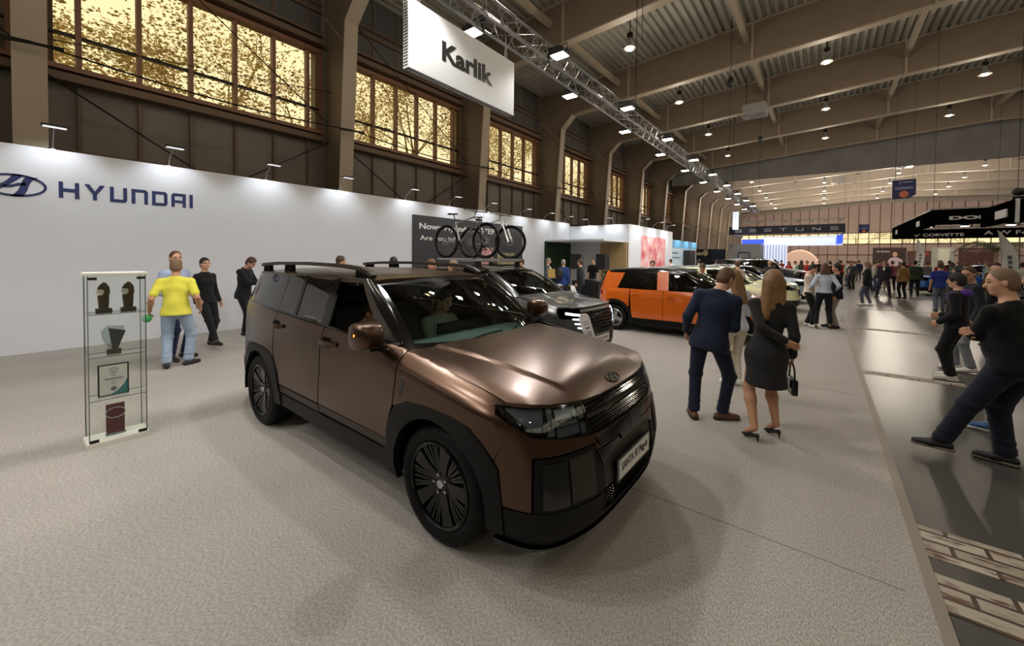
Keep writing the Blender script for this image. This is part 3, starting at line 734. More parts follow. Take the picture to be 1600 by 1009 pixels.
def make_wheel(R, W, rimR, kind='multi', rimmat=None, hires=True):
    """wheel axis along +y pointing outward (y=0 is the outer face plane)"""
    rimmat = rimmat or M_rimblk
    n = 96 if hires else 48
    w = empty('wheel')
    b = MB(); h = W
    prof = [(rimR, -0.012), (rimR+0.012, 0.0), (rimR+(R-rimR)*0.45, 0.008), (R-0.03, 0.0), (R-0.008, -0.018), (R, -0.04)]
    for g in (0.27, 0.42, 0.58, 0.73):
        y = -h*g; prof += [(R, y+0.014), (R-0.008, y+0.010), (R-0.008, y-0.0), (R, y-0.004)]
    prof += [(R, -h+0.04), (R-0.008, -h+0.018), (R-0.03, -h), (rimR+0.012, -h), (rimR, -h+0.01)]
    b.lathe(prof, (0, 0, 0), (0, 1, 0), n)
    # lateral sipes: pull every fourth ring segment of the shoulders slightly in
    if hires:
        for i, v in enumerate(b.v):
            k = i % n; r = math.hypot(v[0], v[2])
            if r > R-0.02 and k % 4 == 0:
                s_ = (r-0.007)/r; b.v[i] = (v[0]*s_, v[1], v[2]*s_)
    b.build('tyre', M_tyre, w, smooth=35)
    b = MB()
    b.lathe([(rimR, -h+0.02), (rimR, 0.0), (rimR-0.012, 0.006), (rimR-0.022, -0.002), (rimR-0.028, -0.03), (rimR-0.03, -h*0.6), (rimR-0.03, -h+0.02)], (0, 0, 0), (0, 1, 0), 64 if hires else 32)
    def spoke(a, r0, r1, w0, w1, y0, y1, th=0.02):
        c, s_ = math.cos(a), math.sin(a); d = Vector((c, 0, s_)); t = Vector((-s_, 0, c))
        vs = [d*r+t*k*ww+Vector((0, y-q*th, 0)) for (r, ww, y) in ((r0, w0, y0), ((r0+r1)/2, (w0+w1)/2, (y0+y1)/2+0.004), (r1, w1, y1)) for k in (-1, 1) for q in (0, 1)]
        f = []
        for i in (0, 4): f += [(i, i+2, i+6, i+4), (i+1, i+5, i+7, i+3), (i, i+4, i+5, i+1), (i+2, i+3, i+7, i+6)]
        b.add(vs, f)
    if kind == 'multi':
        for k in range(5):
            a = 2*PI*k/5+PI/2+0.25
            spoke(a, 0.055, rimR-0.015, 0.022, 0.05, -0.035, -0.008, 0.03)
            for da in (-0.42, -0.25, 0.25, 0.42): spoke(a+PI/5+da*0.62, 0.06, rimR-0.015, 0.006, 0.0085, -0.045, -0.012)
            spoke(a+PI/5, 0.06, rimR-0.015, 0.006, 0.0085, -0.045, -0.012)
        b.lathe([(0.0, -0.03), (0.06, -0.032), (0.085, -0.045), (0.085, -0.08)], (0, 0, 0), (0, 1, 0), 30)
    elif kind == 'cross':
        for k in range(4):
            a = 2*PI*k/4+0.3
            spoke(a, 0.04, rimR-0.01, 0.05, 0.042, -0.01, -0.002, 0.03)
        b.lathe([(0.0, -0.002), (0.07, -0.006), (0.08, -0.04)], (0, 0, 0), (0, 1, 0), 24)
    else:
        for k in range(5):
            a = 2*PI*k/5+0.2
            spoke(a-0.1, 0.05, rimR-0.012, 0.02, 0.014, -0.03, -0.01, 0.025); spoke(a+0.16, 0.05, rimR-0.012, 0.02, 0.014, -0.03, -0.01, 0.025)
        b.lathe([(0.0, -0.02), (0.07, -0.025), (0.08, -0.05)], (0, 0, 0), (0, 1, 0), 24)
    b.build('rim', rimmat, w, smooth=35)
    b = MB(); b.lathe([(0.0, -0.10), (rimR*0.72, -0.10), (rimR*0.72, -0.125), (0, -0.125)], (0, 0, 0), (0, 1, 0), 32); b.build('brake_disc', M_steel, w, smooth=35)
    b = MB(); b.lathe([(0.0, -0.018), (0.026, -0.02), (0.03, -0.028)], (0, 0, 0), (0, 1, 0), 20)
    if kind == 'multi':
        for k in range(5):
            a = 2*PI*k/5; b.cyl((0.057*math.cos(a), -0.05, 0.057*math.sin(a)), (0.057*math.cos(a), -0.022, 0.057*math.sin(a)), 0.010, 8)
    b.build('hub_cap', M_chrome if kind == 'multi' else M_black, w, smooth=35)
    if kind == 'cross': 
        b = MB(); b.lathe([(rimR*0.45, -0.03), (rimR-0.03, -0.03), (rimR-0.03, -0.05), (rimR*0.45, -0.05)], (0, 0, 0), (0, 1, 0), 32); b.build('rim_backing', M_black, w, smooth=35)
    if kind == 'multi':
        b = MB(); b.bb(rimR*0.36, rimR*0.80, -0.14, -0.065, -0.085, 0.085); b.build('brake_caliper', M_lampgrey, w, bevel=0.012)
    return w
# ================================================================ THE MATT BRONZE SUV
def satin_paint(name, rgb, rough=0.38):
    m = mat(name, rgb, rough=rough, metal=0.9)
    b = m.node_tree.nodes['Principled BSDF']; b.inputs['Coat Weight'].default_value = 0.4; b.inputs['Coat Roughness'].default_value = 0.2
    return m
M_bronze = satin_paint('satin_bronze', (84, 62, 47), 0.30)
M_bronzedk = mat('satin_bronze_lower', (58, 50, 44), rough=0.5, metal=0.4)
SFX, SFY = -1.873, 2.578
M_stud = mat('stud_gloss', (26, 26, 27), rough=0.12, spec=0.8, coat=0.6)
def build_suv():
    car = empty('car', (SFX, SFY, 0.003), 0, 'large matt bronze boxy SUV at the front of the stand with black alloy wheels', 'car')
    B = Body(outline=[(0.905, 0), (0.90, 0.3), (0.875, 0.52), (0.80, 0.75), (0.70, 0.865), (0.56, 0.925), (0.33, 0.95), (-0.2, 0.95), (-1.4, 0.95), (-2.6, 0.945), (-3.1, 0.915), (-3.45, 0.855), (-3.72, 0.76), (-3.88, 0.58), (-3.93, 0.3), (-3.94, 0)],
             front=smooth_table([(0.2, 0.09), (0.27, 0.03), (0.34, 0.008), (0.46, 0.0), (0.56, 0.01), (0.68, 0.03), (0.80, 0.055), (0.90, 0.085), (0.965, 0.115), (1.0, 0.15)]),
             side=smooth_table([(0.25, 0.05), (0.38, 0.018), (0.5, 0.008), (0.75, 0.0), (1.0, 0.0), (1.1, 0.006), (1.22, 0.012), (1.8, 0.02)]),
             rear=smooth_table([(0.3, 0.05), (0.42, 0.0), (0.75, 0.0), (0.9, 0.02), (1.25, 0.05), (1.35, 0.08), (1.62, 0.20)]),
             ztop=smooth_table([(-3.95, 1.31), (-3.1, 1.29), (-2.4, 1.25), (-1.45, 1.21), (-0.6, 1.195), (-0.4, 1.16), (0.0, 1.10), (0.34, 1.045), (0.6, 0.995), (0.75, 0.96)]),
             shoulder=smooth_table([(-4, 0.035), (-0.95, 0.035), (-0.45, 0.10), (0.9, 0.11)]), belt=-0.35, gh=0.36,
             flare=lambda x, z: 0.018*(math.exp(-((x)/0.5)**4)+math.exp(-((x+2.815)/0.5)**4))*sstep(1.05, 0.8, z))
    zt = B.ztop
    def S(m, extra=0.0): return lambda q, z, off: B.pt(q, z, off+extra, m)
    sx = B.sx
    P = lambda pts: [(sx(p[0]), p[1]) for p in pts]
    F = lambda y, z: (B.sy(y), z)
    rbelt = lambda x: zt(x)-0.005
    WR = 0.425
    for m in (-1, 1):
        f = S(m)
        # ---- dark inner skin behind every gap
        inner = [(0.50, 0.30)]+clip_arc(0, 0.385, WR+0.01, 0.30, 18)+clip_arc(-2.815, 0.385, WR+0.01, 0.30, 18)+[(-3.6, 0.34), (-3.6, 1.22), (-2.4, 1.2), (-0.6, 1.15), (-0.4, 1.11), (0.0, 1.05), (0.34, 1.0), (0.50, 0.96)]
        panel('inner_skin', P(inner), S(m, -0.035), M_under, car, t=0.0, gap=0.0, step=(0.12, 0.1))
        # ---- fender
        zc = 0.53
        fen = [(-0.405, zt(-0.405)-0.003), (-0.405, 1.0), (-0.435, 0.8), (-0.49, 0.66)]
        outer = [(-0.50, 0.60), (-0.47, 0.70), (-0.40, 0.80), (-0.28, 0.855), (-0.10, 0.87), (0.16, 0.865), (0.30, 0.84), (0.42, 0.755), (0.505, 0.66), (0.525, 0.52)]
        fen = [(-0.40, zt(-0.40)-0.003), (-0.40, 1.0), (-0.425, 0.80)]+outer[2:8]+[(0.475, 0.70), (0.52, 0.78), (0.44, 0.965)]
        fen = fen[:-1]+[(0.455, 0.985), (0.57, 0.992), (0.57, zt(0.57)+0.002), (0.34, zt(0.34)-0.005), (0.0, zt(0)-0.003)]
        panel('fender', P(fen), f, M_bronze, car, step=(0.04, 0.015))
        cr = [(-0.21+0.0, 0), ]
        # ---- front bumper corner (body colour) as one patch round the corner
        bump = [(sx(0.44), 0.955), (sx(0.52), 0.775), (sx(0.478), 0.70), (sx(0.508), 0.655), (sx(0.525), 0.47), F(0.865, 0.455), F(0.865, 0.735), F(0.52, 0.735), F(0.46, 0.66), F(0.0, 0.66)] 
        bump = [(sx(0.435), 0.965), (sx(0.515), 0.775), (sx(0.475), 0.70), (sx(0.508), 0.655), (sx(0.525), 0.46), F(0.875, 0.455), F(0.875, 0.735), F(0.47, 0.735), F(0.46, 0.69), (0.0, 0.69), (0.0, 0.775), F(0.50, 0.785), F(0.87, 0.84)]
        panel('front_bumper', bump, f, M_bronze, car, step=(0.04, 0.04))
        # dark H-shaped bar in the bumper
        bar = [(0, 0.762), F(0.46, 0.772), F(0.42, 0.712), F(0.22, 0.705), F(0.20, 0.655), F(0.0, 0.655)]
        panel('bumper_bar', [(0, 0.768), F(0.46, 0.768), F(0.43, 0.712), F(0.18, 0.700), F(0.16, 0.66), (0, 0.66)], S(m, 0.014), M_black, car, step=(0.05, 0.05))
        # outer light / air unit: frame, brown insert, black slot
        fr = fillet([F(0.87, 0.445), F(0.87, 0.728), F(0.40, 0.728), F(0.40, 0.445)], 0.02)
        panel('fog_unit_frame', fr, S(m, -0.004), M_trim, car, step=(0.04, 0.06))
        panel('fog_unit_insert', fillet([F(0.69, 0.47), F(0.69, 0.705), F(0.50, 0.705), F(0.50, 0.47)], 0.01), S(m, 0.006), M_bronzedk, car, step=(0.04, 0.06))
        panel('fog_lamp', fillet([F(0.84, 0.47), F(0.84, 0.705), F(0.70, 0.705), F(0.70, 0.47)], 0.01), S(m, 0.006), M_black, car, step=(0.04, 0.06))
        panel('bumper_centre', [F(0.40, 0.445), F(0.40, 0.65), (0, 0.65), (0, 0.445)], S(m, -0.012), M_bronzedk, car, step=(0.05, 0.05))
        panel('bumper_blade', [F(0.42, 0.60), F(0.46, 0.69), (0, 0.69), (0, 0.655), F(0.24, 0.65)], S(m, 0.004), M_black, car, step=(0.05, 0.05))
        panel('bumper_lower', [(sx(0.53), 0.455), (sx(0.53), 0.27), F(0.86, 0.25), (0, 0.24), (0, 0.30), F(0.40, 0.32), F(0.42, 0.44), F(0.87, 0.452)], f, M_trim, car, step=(0.05, 0.05))
        panel('front_lip', [(sx(0.46), 0.262), (sx(0.46), 0.225), F(0.86, 0.205), (0, 0.20), (0, 0.235), F(0.86, 0.243)], S(m, 0.022), M_black, car, t=0.06, step=(0.05, 0.05))
        # headlamp
        hl = [(sx(0.45), 0.98), F(0.885, 0.842), F(0.50, 0.787), F(0.50, 0.952), F(0.80, 0.985), F(0.88, 1.0)]
        hb_ = panel('headlamp', fillet(hl, 0.008), S(m, -0.035), M_black, car, t=0.0, step=(0.04, 0.04))
        for (y0, y1, z0, z1, mm) in ((0.515, 0.555, 0.882, 0.94, M_lampgrey), (0.515, 0.555, 0.805, 0.855, M_lampgrey), (0.575, 0.735, 0.905, 0.955, M_lampwhite), (0.575, 0.735, 0.868, 0.885, M_lampgrey), (0.575, 0.735, 0.815, 0.86, M_lampgrey), (0.755, 0.80, 0.905, 0.968, M_lampgrey), (0.755, 0.80, 0.83, 0.88, M_lampgrey)):
            panel('lamp_block', [F(y0, z0), F(y0, z1), F(y1, z1), F(y1, z0)], S(m, -0.012), mm, hb_, step=(0.03, 0.03), gap=0)
        panel('lamp_reflector', [(sx(0.50), 0.972), F(0.875, 0.86), F(0.83, 0.86), F(0.83, 0.98)], S(m, -0.02), M_lampgrey, hb_, step=(0.03, 0.03), gap=0)
        panel('lamp_lens', fillet(hl, 0.008), S(m, 0.004), M_lampglass, hb_, step=(0.03, 0.03), t=0.03)
        hbz = lambda y: 0.955+0.05*(y/0.88)**2
        panel('lamp_brow', [F(0.50, 0.952), F(0.50, 0.964), F(0.80, 0.994), F(0.885, 1.006), (sx(0.44), 0.990), (sx(0.45), 0.98), F(0.88, 1.0), F(0.80, 0.985)], S(m, 0.006), M_black, car, step=(0.04, 0.04), gap=0)
        # wheel arch cladding, front and rear
        oo = [(-0.51, 0.50), (-0.495, 0.62), (-0.465, 0.71), (-0.395, 0.805), (-0.28, 0.86), (-0.10, 0.875), (0.16, 0.87), (0.30, 0.845), (0.42, 0.76), (0.505, 0.66), (0.53, 0.46), (0.53, 0.28)]
        cl = oo+clip_arc(0, 0.385, WR-0.008, 0.28, 20)+[(-0.53, 0.30), (-0.54, 0.46)]
        panel('arch_cladding', P(cl), S(m, 0.010), M_trim, car, step=(0.06, 0.06), t=0.05)
        ro = [(-2.815-p[0], p[1]) for p in oo]
        rl = [p for p in ro]
        cl = rl[:-2]+[(-2.815-0.54, 0.46), (-2.815-0.54, 0.34)]+clip_arc(-2.815, 0.385, WR-0.008, 0.34, 20, rev=True)+[(-2.28, 0.34), (-2.27, 0.46)]
        panel('arch_cladding', P(cl), S(m, 0.010), M_trim, car, step=(0.06, 0.06), t=0.05)
        # ---- doors
        bx = -1.455
        fd = [(-0.407, zt(-0.407)-0.003), (-0.407, 1.0), (-0.43, 0.80), (-0.47, 0.72), (-0.50, 0.62), (-0.515, 0.535), (-1.515, 0.545), (-1.475, 0.85), (bx, rbelt(bx)), (-1.0, rbelt(-1.0)), (-0.6, rbelt(-0.6))]
        panel('front_door', P(fd), f, M_bronze, car, step=(0.06, 0.04))
        rd = [(bx-0.008, rbelt(bx)), (-1.483, 0.85), (-1.523, 0.545), (-2.30, 0.55), (-2.33, 0.66), (-2.385, 0.77), (-2.42, 0.90), (-2.425, rbelt(-2.42))]
        panel('rear_door', P(rd), f, M_bronze, car, step=(0.06, 0.04))
        for (a, c) in ((-0.52, -1.515), (-1.523, -2.29)):
            panel('door_lower_trim', P([(a, 0.53), (a, 0.465), (c, 0.475), (c, 0.54)]), S(m, -0.004), M_bronzedk, car, step=(0.1, 0.04))
        panel('side_sill', P([(-0.53, 0.455), (-0.53, 0.30), (-2.28, 0.33), (-2.28, 0.465)]), S(m, -0.002), M_trim, car, step=(0.1, 0.05), t=0.08)
        # rear quarter
        qr = [(-2.433, rbelt(-2.43)), (-2.43, 0.90), (-2.40, 0.79)]+[p for p in ro[3:11]][:8]+[(-3.36, 0.52), (-3.62, 0.56), (-3.75, 0.80), (-3.75, 1.28), (-3.2, rbelt(-3.2))]
        panel('rear_quarter', P(qr), f, M_bronze, car, step=(0.06, 0.05))
        panel('rear_bumper', [(sx(-3.36), 0.52), (sx(-3.36), 0.34), (sx(-3.8), 0.36), (B.L, 0.36), (B.L, 0.68), (sx(-3.8), 0.68), (sx(-3.62), 0.555)], S(m, 0.012), M_trim, car, step=(0.07, 0.06), t=0.05)
        # vents and marks
        panel('fender_vent', P([(-0.30, 0.98), (-0.345, 0.86), (-0.36, 0.93), (-0.35, 0.99)]), S(m, 0.002), M_black, car, step=(0.05, 0.05), gap=0)
        b = MB()
        # flush-ish door handles
        for (hx, hz) in ((-1.33, 1.10), (-2.33, 1.135)):
            h = empty('door_handle'); h.parent = car
            c = fillet([(hx-0.145+0.0, hz-0.045), (hx+0.145, hz-0.035), (hx+0.145, hz+0.03), (hx-0.145, hz+0.03)], 0.03)
            panel('handle_recess', P([(hx-0.10, hz-0.045), (hx+0.03, hz-0.045), (hx+0.03, hz+0.035), (hx-0.10, hz+0.035)]), S(m, 0.003), M_under, h, t=0.002, gap=0)
            bm = MB(); pts = []
            for k in range(9):
                u = k/8; x = hx-0.135+0.27*u; off = 0.006+0.034*math.sin(PI*min(1, max(0, (u-0.02)/0.96)))**0.6
                pts.append(B.pt(sx(x), hz-0.004, off, m))
            for a_, c_ in zip(pts[:-1], pts[1:]): bm.bar(a_, c_, 0.014, 0.036)
            bm.build('handle_bar', M_bronze, h, smooth=50)
        # ---- windows
        gl = lambda z: z
        W1 = fillet([(-0.66, zt(-0.66)+0.012), (-1.425, zt(-1.425)+0.012), (-1.49, 1.592), (-1.135, 1.585)], 0.02)
        if m == 1: panel('front_door_glass', P(W1), S(m, -0.012), M_carglass, car, t=0.004, step=(0.12, 0.1))
        # mirror quarter glass + frames
        panel('window_frame', P([(-0.50, zt(-0.5)+0.004), (-0.66, zt(-0.66)+0.004), (-1.13, 1.592), (-1.49, 1.598), (-1.50, 1.63), (-1.09, 1.62)]), S(m, 0.0), M_bronzedk, car, step=(0.06, 0.05), t=0.03, gap=0.001)
        panel('b_pillar_cover', P([(-1.43, zt(-1.43)+0.004), (-1.545, zt(-1.545)+0.004), (-1.605, 1.62), (-1.493, 1.618)]), S(m, 0.003), M_black, car, step=(0.06, 0.06), gap=0.001)
        panel('rear_door_glass', P(fillet([(-1.55, zt(-1.55)+0.012), (-2.02, zt(-2.02)+0.012), (-2.075, 1.612), (-1.61, 1.612)], 0.015)), S(m, 0.0), M_privacy, car, t=0.004, step=(0.1, 0.1), gap=0)
        panel('c_pillar_strip', P([(-2.02, zt(-2.02)+0.004), (-2.075, zt(-2.075)+0.004), (-2.125, 1.618), (-2.07, 1.618)]), S(m, 0.006), M_black, car, step=(0.1, 0.08), gap=0)
        panel('rear_quarter_glass', P([(-2.08, zt(-2.08)+0.01), (-2.425, zt(-2.425)+0.01), (-2.47, 1.612), (-2.13, 1.612)]), S(m, 0.0), M_privacy, car, t=0.004, step=(0.1, 0.1), gap=0.001)
        panel('rear_side_glass', P([(-2.435, zt(-2.435)+0.01), (-3.55, zt(-3.5)+0.01), (-3.60, 1.50), (-3.50, 1.605), (-2.48, 1.612)]), S(m, 0.0), M_privacy, car, t=0.004, step=(0.1, 0.08), gap=0.001)
        panel('belt_trim', P([(-0.5, zt(-0.5)), (-0.5, zt(-0.5)+0.012), (-1.45, zt(-1.45)+0.012), (-2.42, zt(-2.42)+0.012), (-3.6, zt(-3.6)+0.012), (-3.6, zt(-3.6)), (-2.42, zt(-2.42)), (-1.45, zt(-1.45))]), S(m, 0.006), M_black, car, step=(0.15, 0.1), gap=0)
    # seams on the bumper corner line (wing to bumper join is a real gap above)
    # ---- hood
    zs = smooth_table([(-0.6, 1.165), (-0.4, 1.135), (0.0, 1.10), (0.34, 1.05), (0.55, 1.012), (0.66, 0.988), (0.74, 0.962), (0.80, 0.93), (0.86, 0.88)])
    def hood(x, y, off):
        ay = abs(y); z = zs(x)+0.045*(1-min(1, (ay/0.86))**2)*(1-0.25*sstep(0.55, 0.85, x))
        cy = 0.60-0.11*(x+0.2)/0.9
        z += 0.014*(1-sstep(cy-0.012, cy+0.02, ay))*sstep(0.74, 0.60, x)
        z -= 0.012*sstep(0.80, 0.86, ay)
        return Vector((x, y, z+off))
    cu = []
    for y in (0.45, 0.47, 0.49, 0.51, 0.53, 0.55, 0.57, 0.59, 0.61, 0.63, 0.65): cu += [y, -y]
    hp = []
    ys = [0.0, 0.15, 0.3, 0.45, 0.6, 0.72, 0.80, 0.845]
    fx = {0.0: .80, .15: .798, .3: .792, .45: .775, .6: .735, .72: .685, .80: .625, .845: .55}
    right = [(fx[y], y) for y in ys]+[(0.50, 0.866), (0.40, 0.862), (0.0, 0.853), (-0.40, 0.852)]
    back = [(-0.43, 0.80), (-0.36, 0.60), (-0.28, 0.3), (-0.25, 0.0)]
    hp = right+back; hp = hp+[(p[0], -p[1]) for p in hp[::-1] if p[1] > 0]
    panel('hood', hp, hood, M_bronze, car, step=(0.04, 0.05), cuts_v=cu, t=0.02)
    # emblem pressed on the nose of the hood
    n_ = (hood(0.77, 0, 0)-hood(0.73, 0, 0)).normalized(); Vup = -n_; Nn = Vector((0, -1, 0)).cross(Vup) ; U_ = Vector((0, 1, 0)); Nn = U_.cross(Vup)
    b = MB(); h_emblem(b, hood(0.745, 0, 0.001), U_, Vup, Nn, 0.085, 0.045, 0.006); b.build('hood_emblem', M_bronzedk, car)
    # ---- grille with rows of studs
    b = MB()
    for m in (-1, 1): panel('g', [F(0.495, 0.787), F(0.495, 0.952), (0, 0.955), (0, 0.775)], S(m, -0.02), M_black, None, t=0.0, gap=0, mb=b, step=(0.06, 0.06))
    g = b.build('grille', M_black, car, smooth=40)
    b = MB()
    for r in range(6):
        z = 0.797+0.028*r
        if r == 3: continue
        for i in range(-15, 16):
            y = (i+0.5*(r % 2))*0.032
            if abs(y) > 0.49: continue
            q = B.sy(abs(y)); m = 1 if y >= 0 else -1
            c0 = B.pt(q, z, -0.02, m); tip = B.pt(q, z, 0.010, m)
            e = [Vector((c0.x, c0.y+a, c0.z+d)) for a, d in ((-0.0135, 0), (0, -0.011), (0.013, 0), (0, 0.011))]
            b.add(e+[tip], [(0, 1, 4), (1, 2, 4), (2, 3, 4), (3, 0, 4)])
    tag(b.build('grille_studs', M_stud, g), kind='stuff')
    b = MB()
    for m in (-1, 1): panel('g', [F(0.49, 0.872), F(0.49, 0.890), (0, 0.890), (0, 0.872)], S(m, -0.004), M_bronzedk, None, t=0.02, gap=0, mb=b)
    b.build('grille_bar', M_bronzedk, g)
    b = MB()
    for m in (-1, 1): panel('g', [(0, 0.952), (0, 0.968), F(0.50, 0.966), F(0.50, 0.95)], S(m, 0.004), M_black, None, t=0.03, gap=0, mb=b)
    b.build('grille_top_strip', M_black, g)
    # lower mesh intake
    b = MB()
    for m in (-1, 1): panel('g', [F(0.40, 0.31), F(0.40, 0.44), (0, 0.44), (0, 0.30)], S(m, -0.03), M_under, None, t=0.0, gap=0, mb=b)
    li = b.build('lower_intake', M_under, car)
    b = MB()
    for r in range(5):
        z = 0.32+0.026*r
        for i in range(-13, 14):
            y = (i+0.5*(r % 2))*0.03
            q = B.sy(abs(y)); m = 1 if y >= 0 else -1
            c0 = B.pt(q, z, -0.03, m); tip = B.pt(q, z, -0.004, m)
            e = [Vector((c0.x, c0.y+a, c0.z+d)) for a, d in ((-0.014, 0), (0, -0.009), (0.014, 0), (0, 0.009))]
            b.add(e+[tip], [(0, 1, 4), (1, 2, 4), (2, 3, 4), (3, 0, 4)])
    tag(b.build('intake_studs', M_stud, li), kind='stuff')
    # number plate
    pl = empty('number_plate'); pl.parent = car
    b = MB(); b.bb(0.898, 0.912, -0.285, 0.285, 0.43, 0.58); b.build('plate_holder', M_black, pl, bevel=0.004)
    b = MB(); b.bb(0.912, 0.915, -0.26, 0.26, 0.447, 0.563); b.build('plate_board', M_plate, pl)
    b = MB(); text(b, 'SANTA FE Plug-in', (0.915, -0.225, 0.474), (0, 1, 0), (0, 0, 1), 0.45, 0.068, 0.002, bold=0.008); b.build('plate_text', M_ink, pl)
    # ---- windscreen and pillars
    def ws(u, v, off):
        au = abs(u)
        x = (1-v)*(-0.20-0.26*au**2.4)+v*(-1.03-0.07*au**2)+0.03*math.sin(PI*v)
        y = u*((1-v)*0.805+v*0.66)
        z = (1-v)*(1.105+0.02*au**2)+v*(1.622-0.028*au**2)+0.02*math.sin(PI*v)
        return Vector((x+off*0.5, y, z+off*0.86))
    wp = fillet([(-0.93, 0.10), (0.93, 0.10), (0.955, 0.93), (-0.955, 0.93)], 0.04)
    panel('windscreen', wp, ws, M_wsglass, car, step=(0.12, 0.1), t=0.004, gap=0)
    def frame(inner, outer):
        return outer+[outer[0]]+[inner[0]]+inner[::-1]
    for nm, pg in (('frit_bottom', [(-1, -0.02), (1, -0.02), (0.93, 0.10), (-0.93, 0.10)]), ('frit_top', [(-0.955, 0.93), (0.955, 0.93), (1, 1.0), (-1, 1.0)]), ('frit_left', [(-1, -0.02), (-0.93, 0.10), (-0.955, 0.93), (-1, 1)]), ('frit_right', [(0.93, 0.10), (1, -0.02), (1, 1), (0.955, 0.93)])):
        panel('windscreen_border', pg, ws, M_black, car, step=(0.12, 0.1), t=0.02, gap=-0.0005)
    for m in (-1, 1):
        c1 = [ws(m*1.0, v, 0.003) for v in np.linspace(-0.04, 1.0, 12)]
        c2 = [B.pt(sx(-0.497-0.6*t), zt(-0.5)-0.01+0.46*t, 0.004, m) for t in np.linspace(0, 1, 12)]
        b = MB(); n = 12
        mid = [(a+c)/2+Vector((0.012, m*0.012, 0.012)) for a, c in zip(c1, c2)]
        b.add(c1+mid+c2, [(i, i+1, n+i+1, n+i) for i in range(n-1)]+[(n+i, n+i+1, 2*n+i+1, 2*n+i) for i in range(n-1)])
        b.build('a_pillar', M_black, car, smooth=60)
    # cowl and wipers
    b = MB(); cw = [(-0.24-0.24*(abs(y)/0.8)**2.4, y) for y in np.linspace(-0.8, 0.8, 17)]
    vs = [Vector((x+0.06, y, 1.095)) for x, y in cw]+[Vector((x-0.04, y, 1.11)) for x, y in cw]
    b.add(vs, [(i, i+1, 18+i, 17+i) for i in range(16)]); b.build('cowl', M_under, car)
    for (a, c) in (((-0.62, 0.03), (0.05, 0.12)), ((0.0, 0.03), (0.78, 0.17))):
        b = MB(); pts = [ws(a[0]+(c[0]-a[0])*t, a[1]+(c[1]-a[1])*t+0.03*math.sin(PI*t), 0.018) for t in np.linspace(0, 1, 9)]
        b.tube(pts, [0.009]+[0.006]*8, 6); b.tube([pts[0], pts[0]+Vector((0.05, 0, -0.03))], 0.014, 8)
        b.build('wiper', M_under, car)
    # ---- roof
    zr = smooth_table([(-3.9, 1.56), (-3.6, 1.625), (-3.0, 1.665), (-2.2, 1.68), (-1.5, 1.667), (-1.15, 1.645), (-1.0, 1.620)])
    def roof(x, y, off):
        a = abs(y)/0.80
        return Vector((x, y*(1-0.0), zr(x)-0.07*a**6-0.008*a*a+off))
    rp_ = fillet([(-1.02, 0), (-1.045, 0.45), (-1.085, 0.67), (-1.2, 0.72), (-1.6, 0.755), (-2.6, 0.755), (-3.3, 0.70), (-3.62, 0.62), (-3.74, 0.4), (-3.76, 0)], 0.0)
    full = rp_+[(p[0], -p[1]) for p in rp_[::-1] if p[1] > 0]
    panel('roof', full, roof, M_bronze, car, step=(0.1, 0.06), t=0.03, gap=0)
    for m in (-1, 1):
        # cant rail between glass top and roof skin
        b = MB(); xs_ = list(np.linspace(-1.09, -3.66, 22)); n = len(xs_)
        lo = [B.pt(sx(x), 1.612 if x > -3.4 else 1.60, 0.002, m) for x in xs_]
        yr = lambda x: float(np.interp(x, [-3.74, -3.62, -3.3, -2.6, -1.6, -1.2, -1.085], [0.5, 0.62, 0.70, 0.755, 0.755, 0.72, 0.67]))
        hi = [roof(x, m*yr(x), 0.0) for x in xs_]
        mi = [(a+c)/2+Vector((0, m*0.012, 0.010)) for a, c in zip(lo, hi)]
        b.add(lo+mi+hi, [(i, i+1, n+i+1, n+i) for i in range(n-1)]+[(n+i, n+i+1, 2*n+i+1, 2*n+i) for i in range(n-1)])
        b.build('cant_rail', M_bronze, car, smooth=60)
        # roof rail
        rl_ = empty('roof_rail'); rl_.parent = car
        path = [(-1.13, 1.64), (-1.20, 1.675), (-1.32, 1.705), (-1.6, 1.722), (-2.3, 1.732), (-3.0, 1.722), (-3.32, 1.706), (-3.42, 1.695)]
        b = MB(); pts = [Vector((p[0], m*(0.665 if p[0] < -1.2 else 0.655), p[1])) for p in path]
        for a_, c_ in zip(pts[:-1], pts[1:]): b.bar(a_-(c_-a_).normalized()*0.004, c_+(c_-a_).normalized()*0.004, 0.052, 0.034)
        b.build('rail_bar', M_bronzedk, rl_, smooth=30)
        for x0_, x1_ in ((-1.14, -1.36), (-2.62, -2.80), (-3.2, -3.38)):
            b = MB(); b.add([roof(x0_, m*0.645, -0.01), roof(x1_, m*0.645, -0.01), roof(x1_, m*0.69, -0.01), roof(x0_, m*0.69, -0.01),
                             Vector((x0_+0.0, m*0.65, float(np.interp(-x0_, [1.13, 1.2, 1.32, 1.6, 2.3, 3, 3.42], [1.64, 1.675, 1.705, 1.722, 1.732, 1.722, 1.695])))), Vector((x1_, m*0.65, float(np.interp(-x1_, [1.13, 1.2, 1.32, 1.6, 2.3, 3, 3.42], [1.64, 1.675, 1.705, 1.722, 1.732, 1.722, 1.695])))),
                             Vector((x1_, m*0.68, float(np.interp(-x1_, [1.13, 1.2, 1.32, 1.6, 2.3, 3, 3.42], [1.64, 1.675, 1.705, 1.722, 1.732, 1.722, 1.695])))), Vector((x0_, m*0.68, float(np.interp(-x0_, [1.13, 1.2, 1.32, 1.6, 2.3, 3, 3.42], [1.64, 1.675, 1.705, 1.722, 1.732, 1.722, 1.695]))))],
                            [(0, 1, 2, 3), (4, 5, 6, 7), (0, 1, 5, 4), (1, 2, 6, 5), (2, 3, 7, 6), (3, 0, 4, 7)]); b.build('rail_foot', M_under, rl_)
    # ---- tail
    R_ = lambda y, z: (B.ry(y), z)
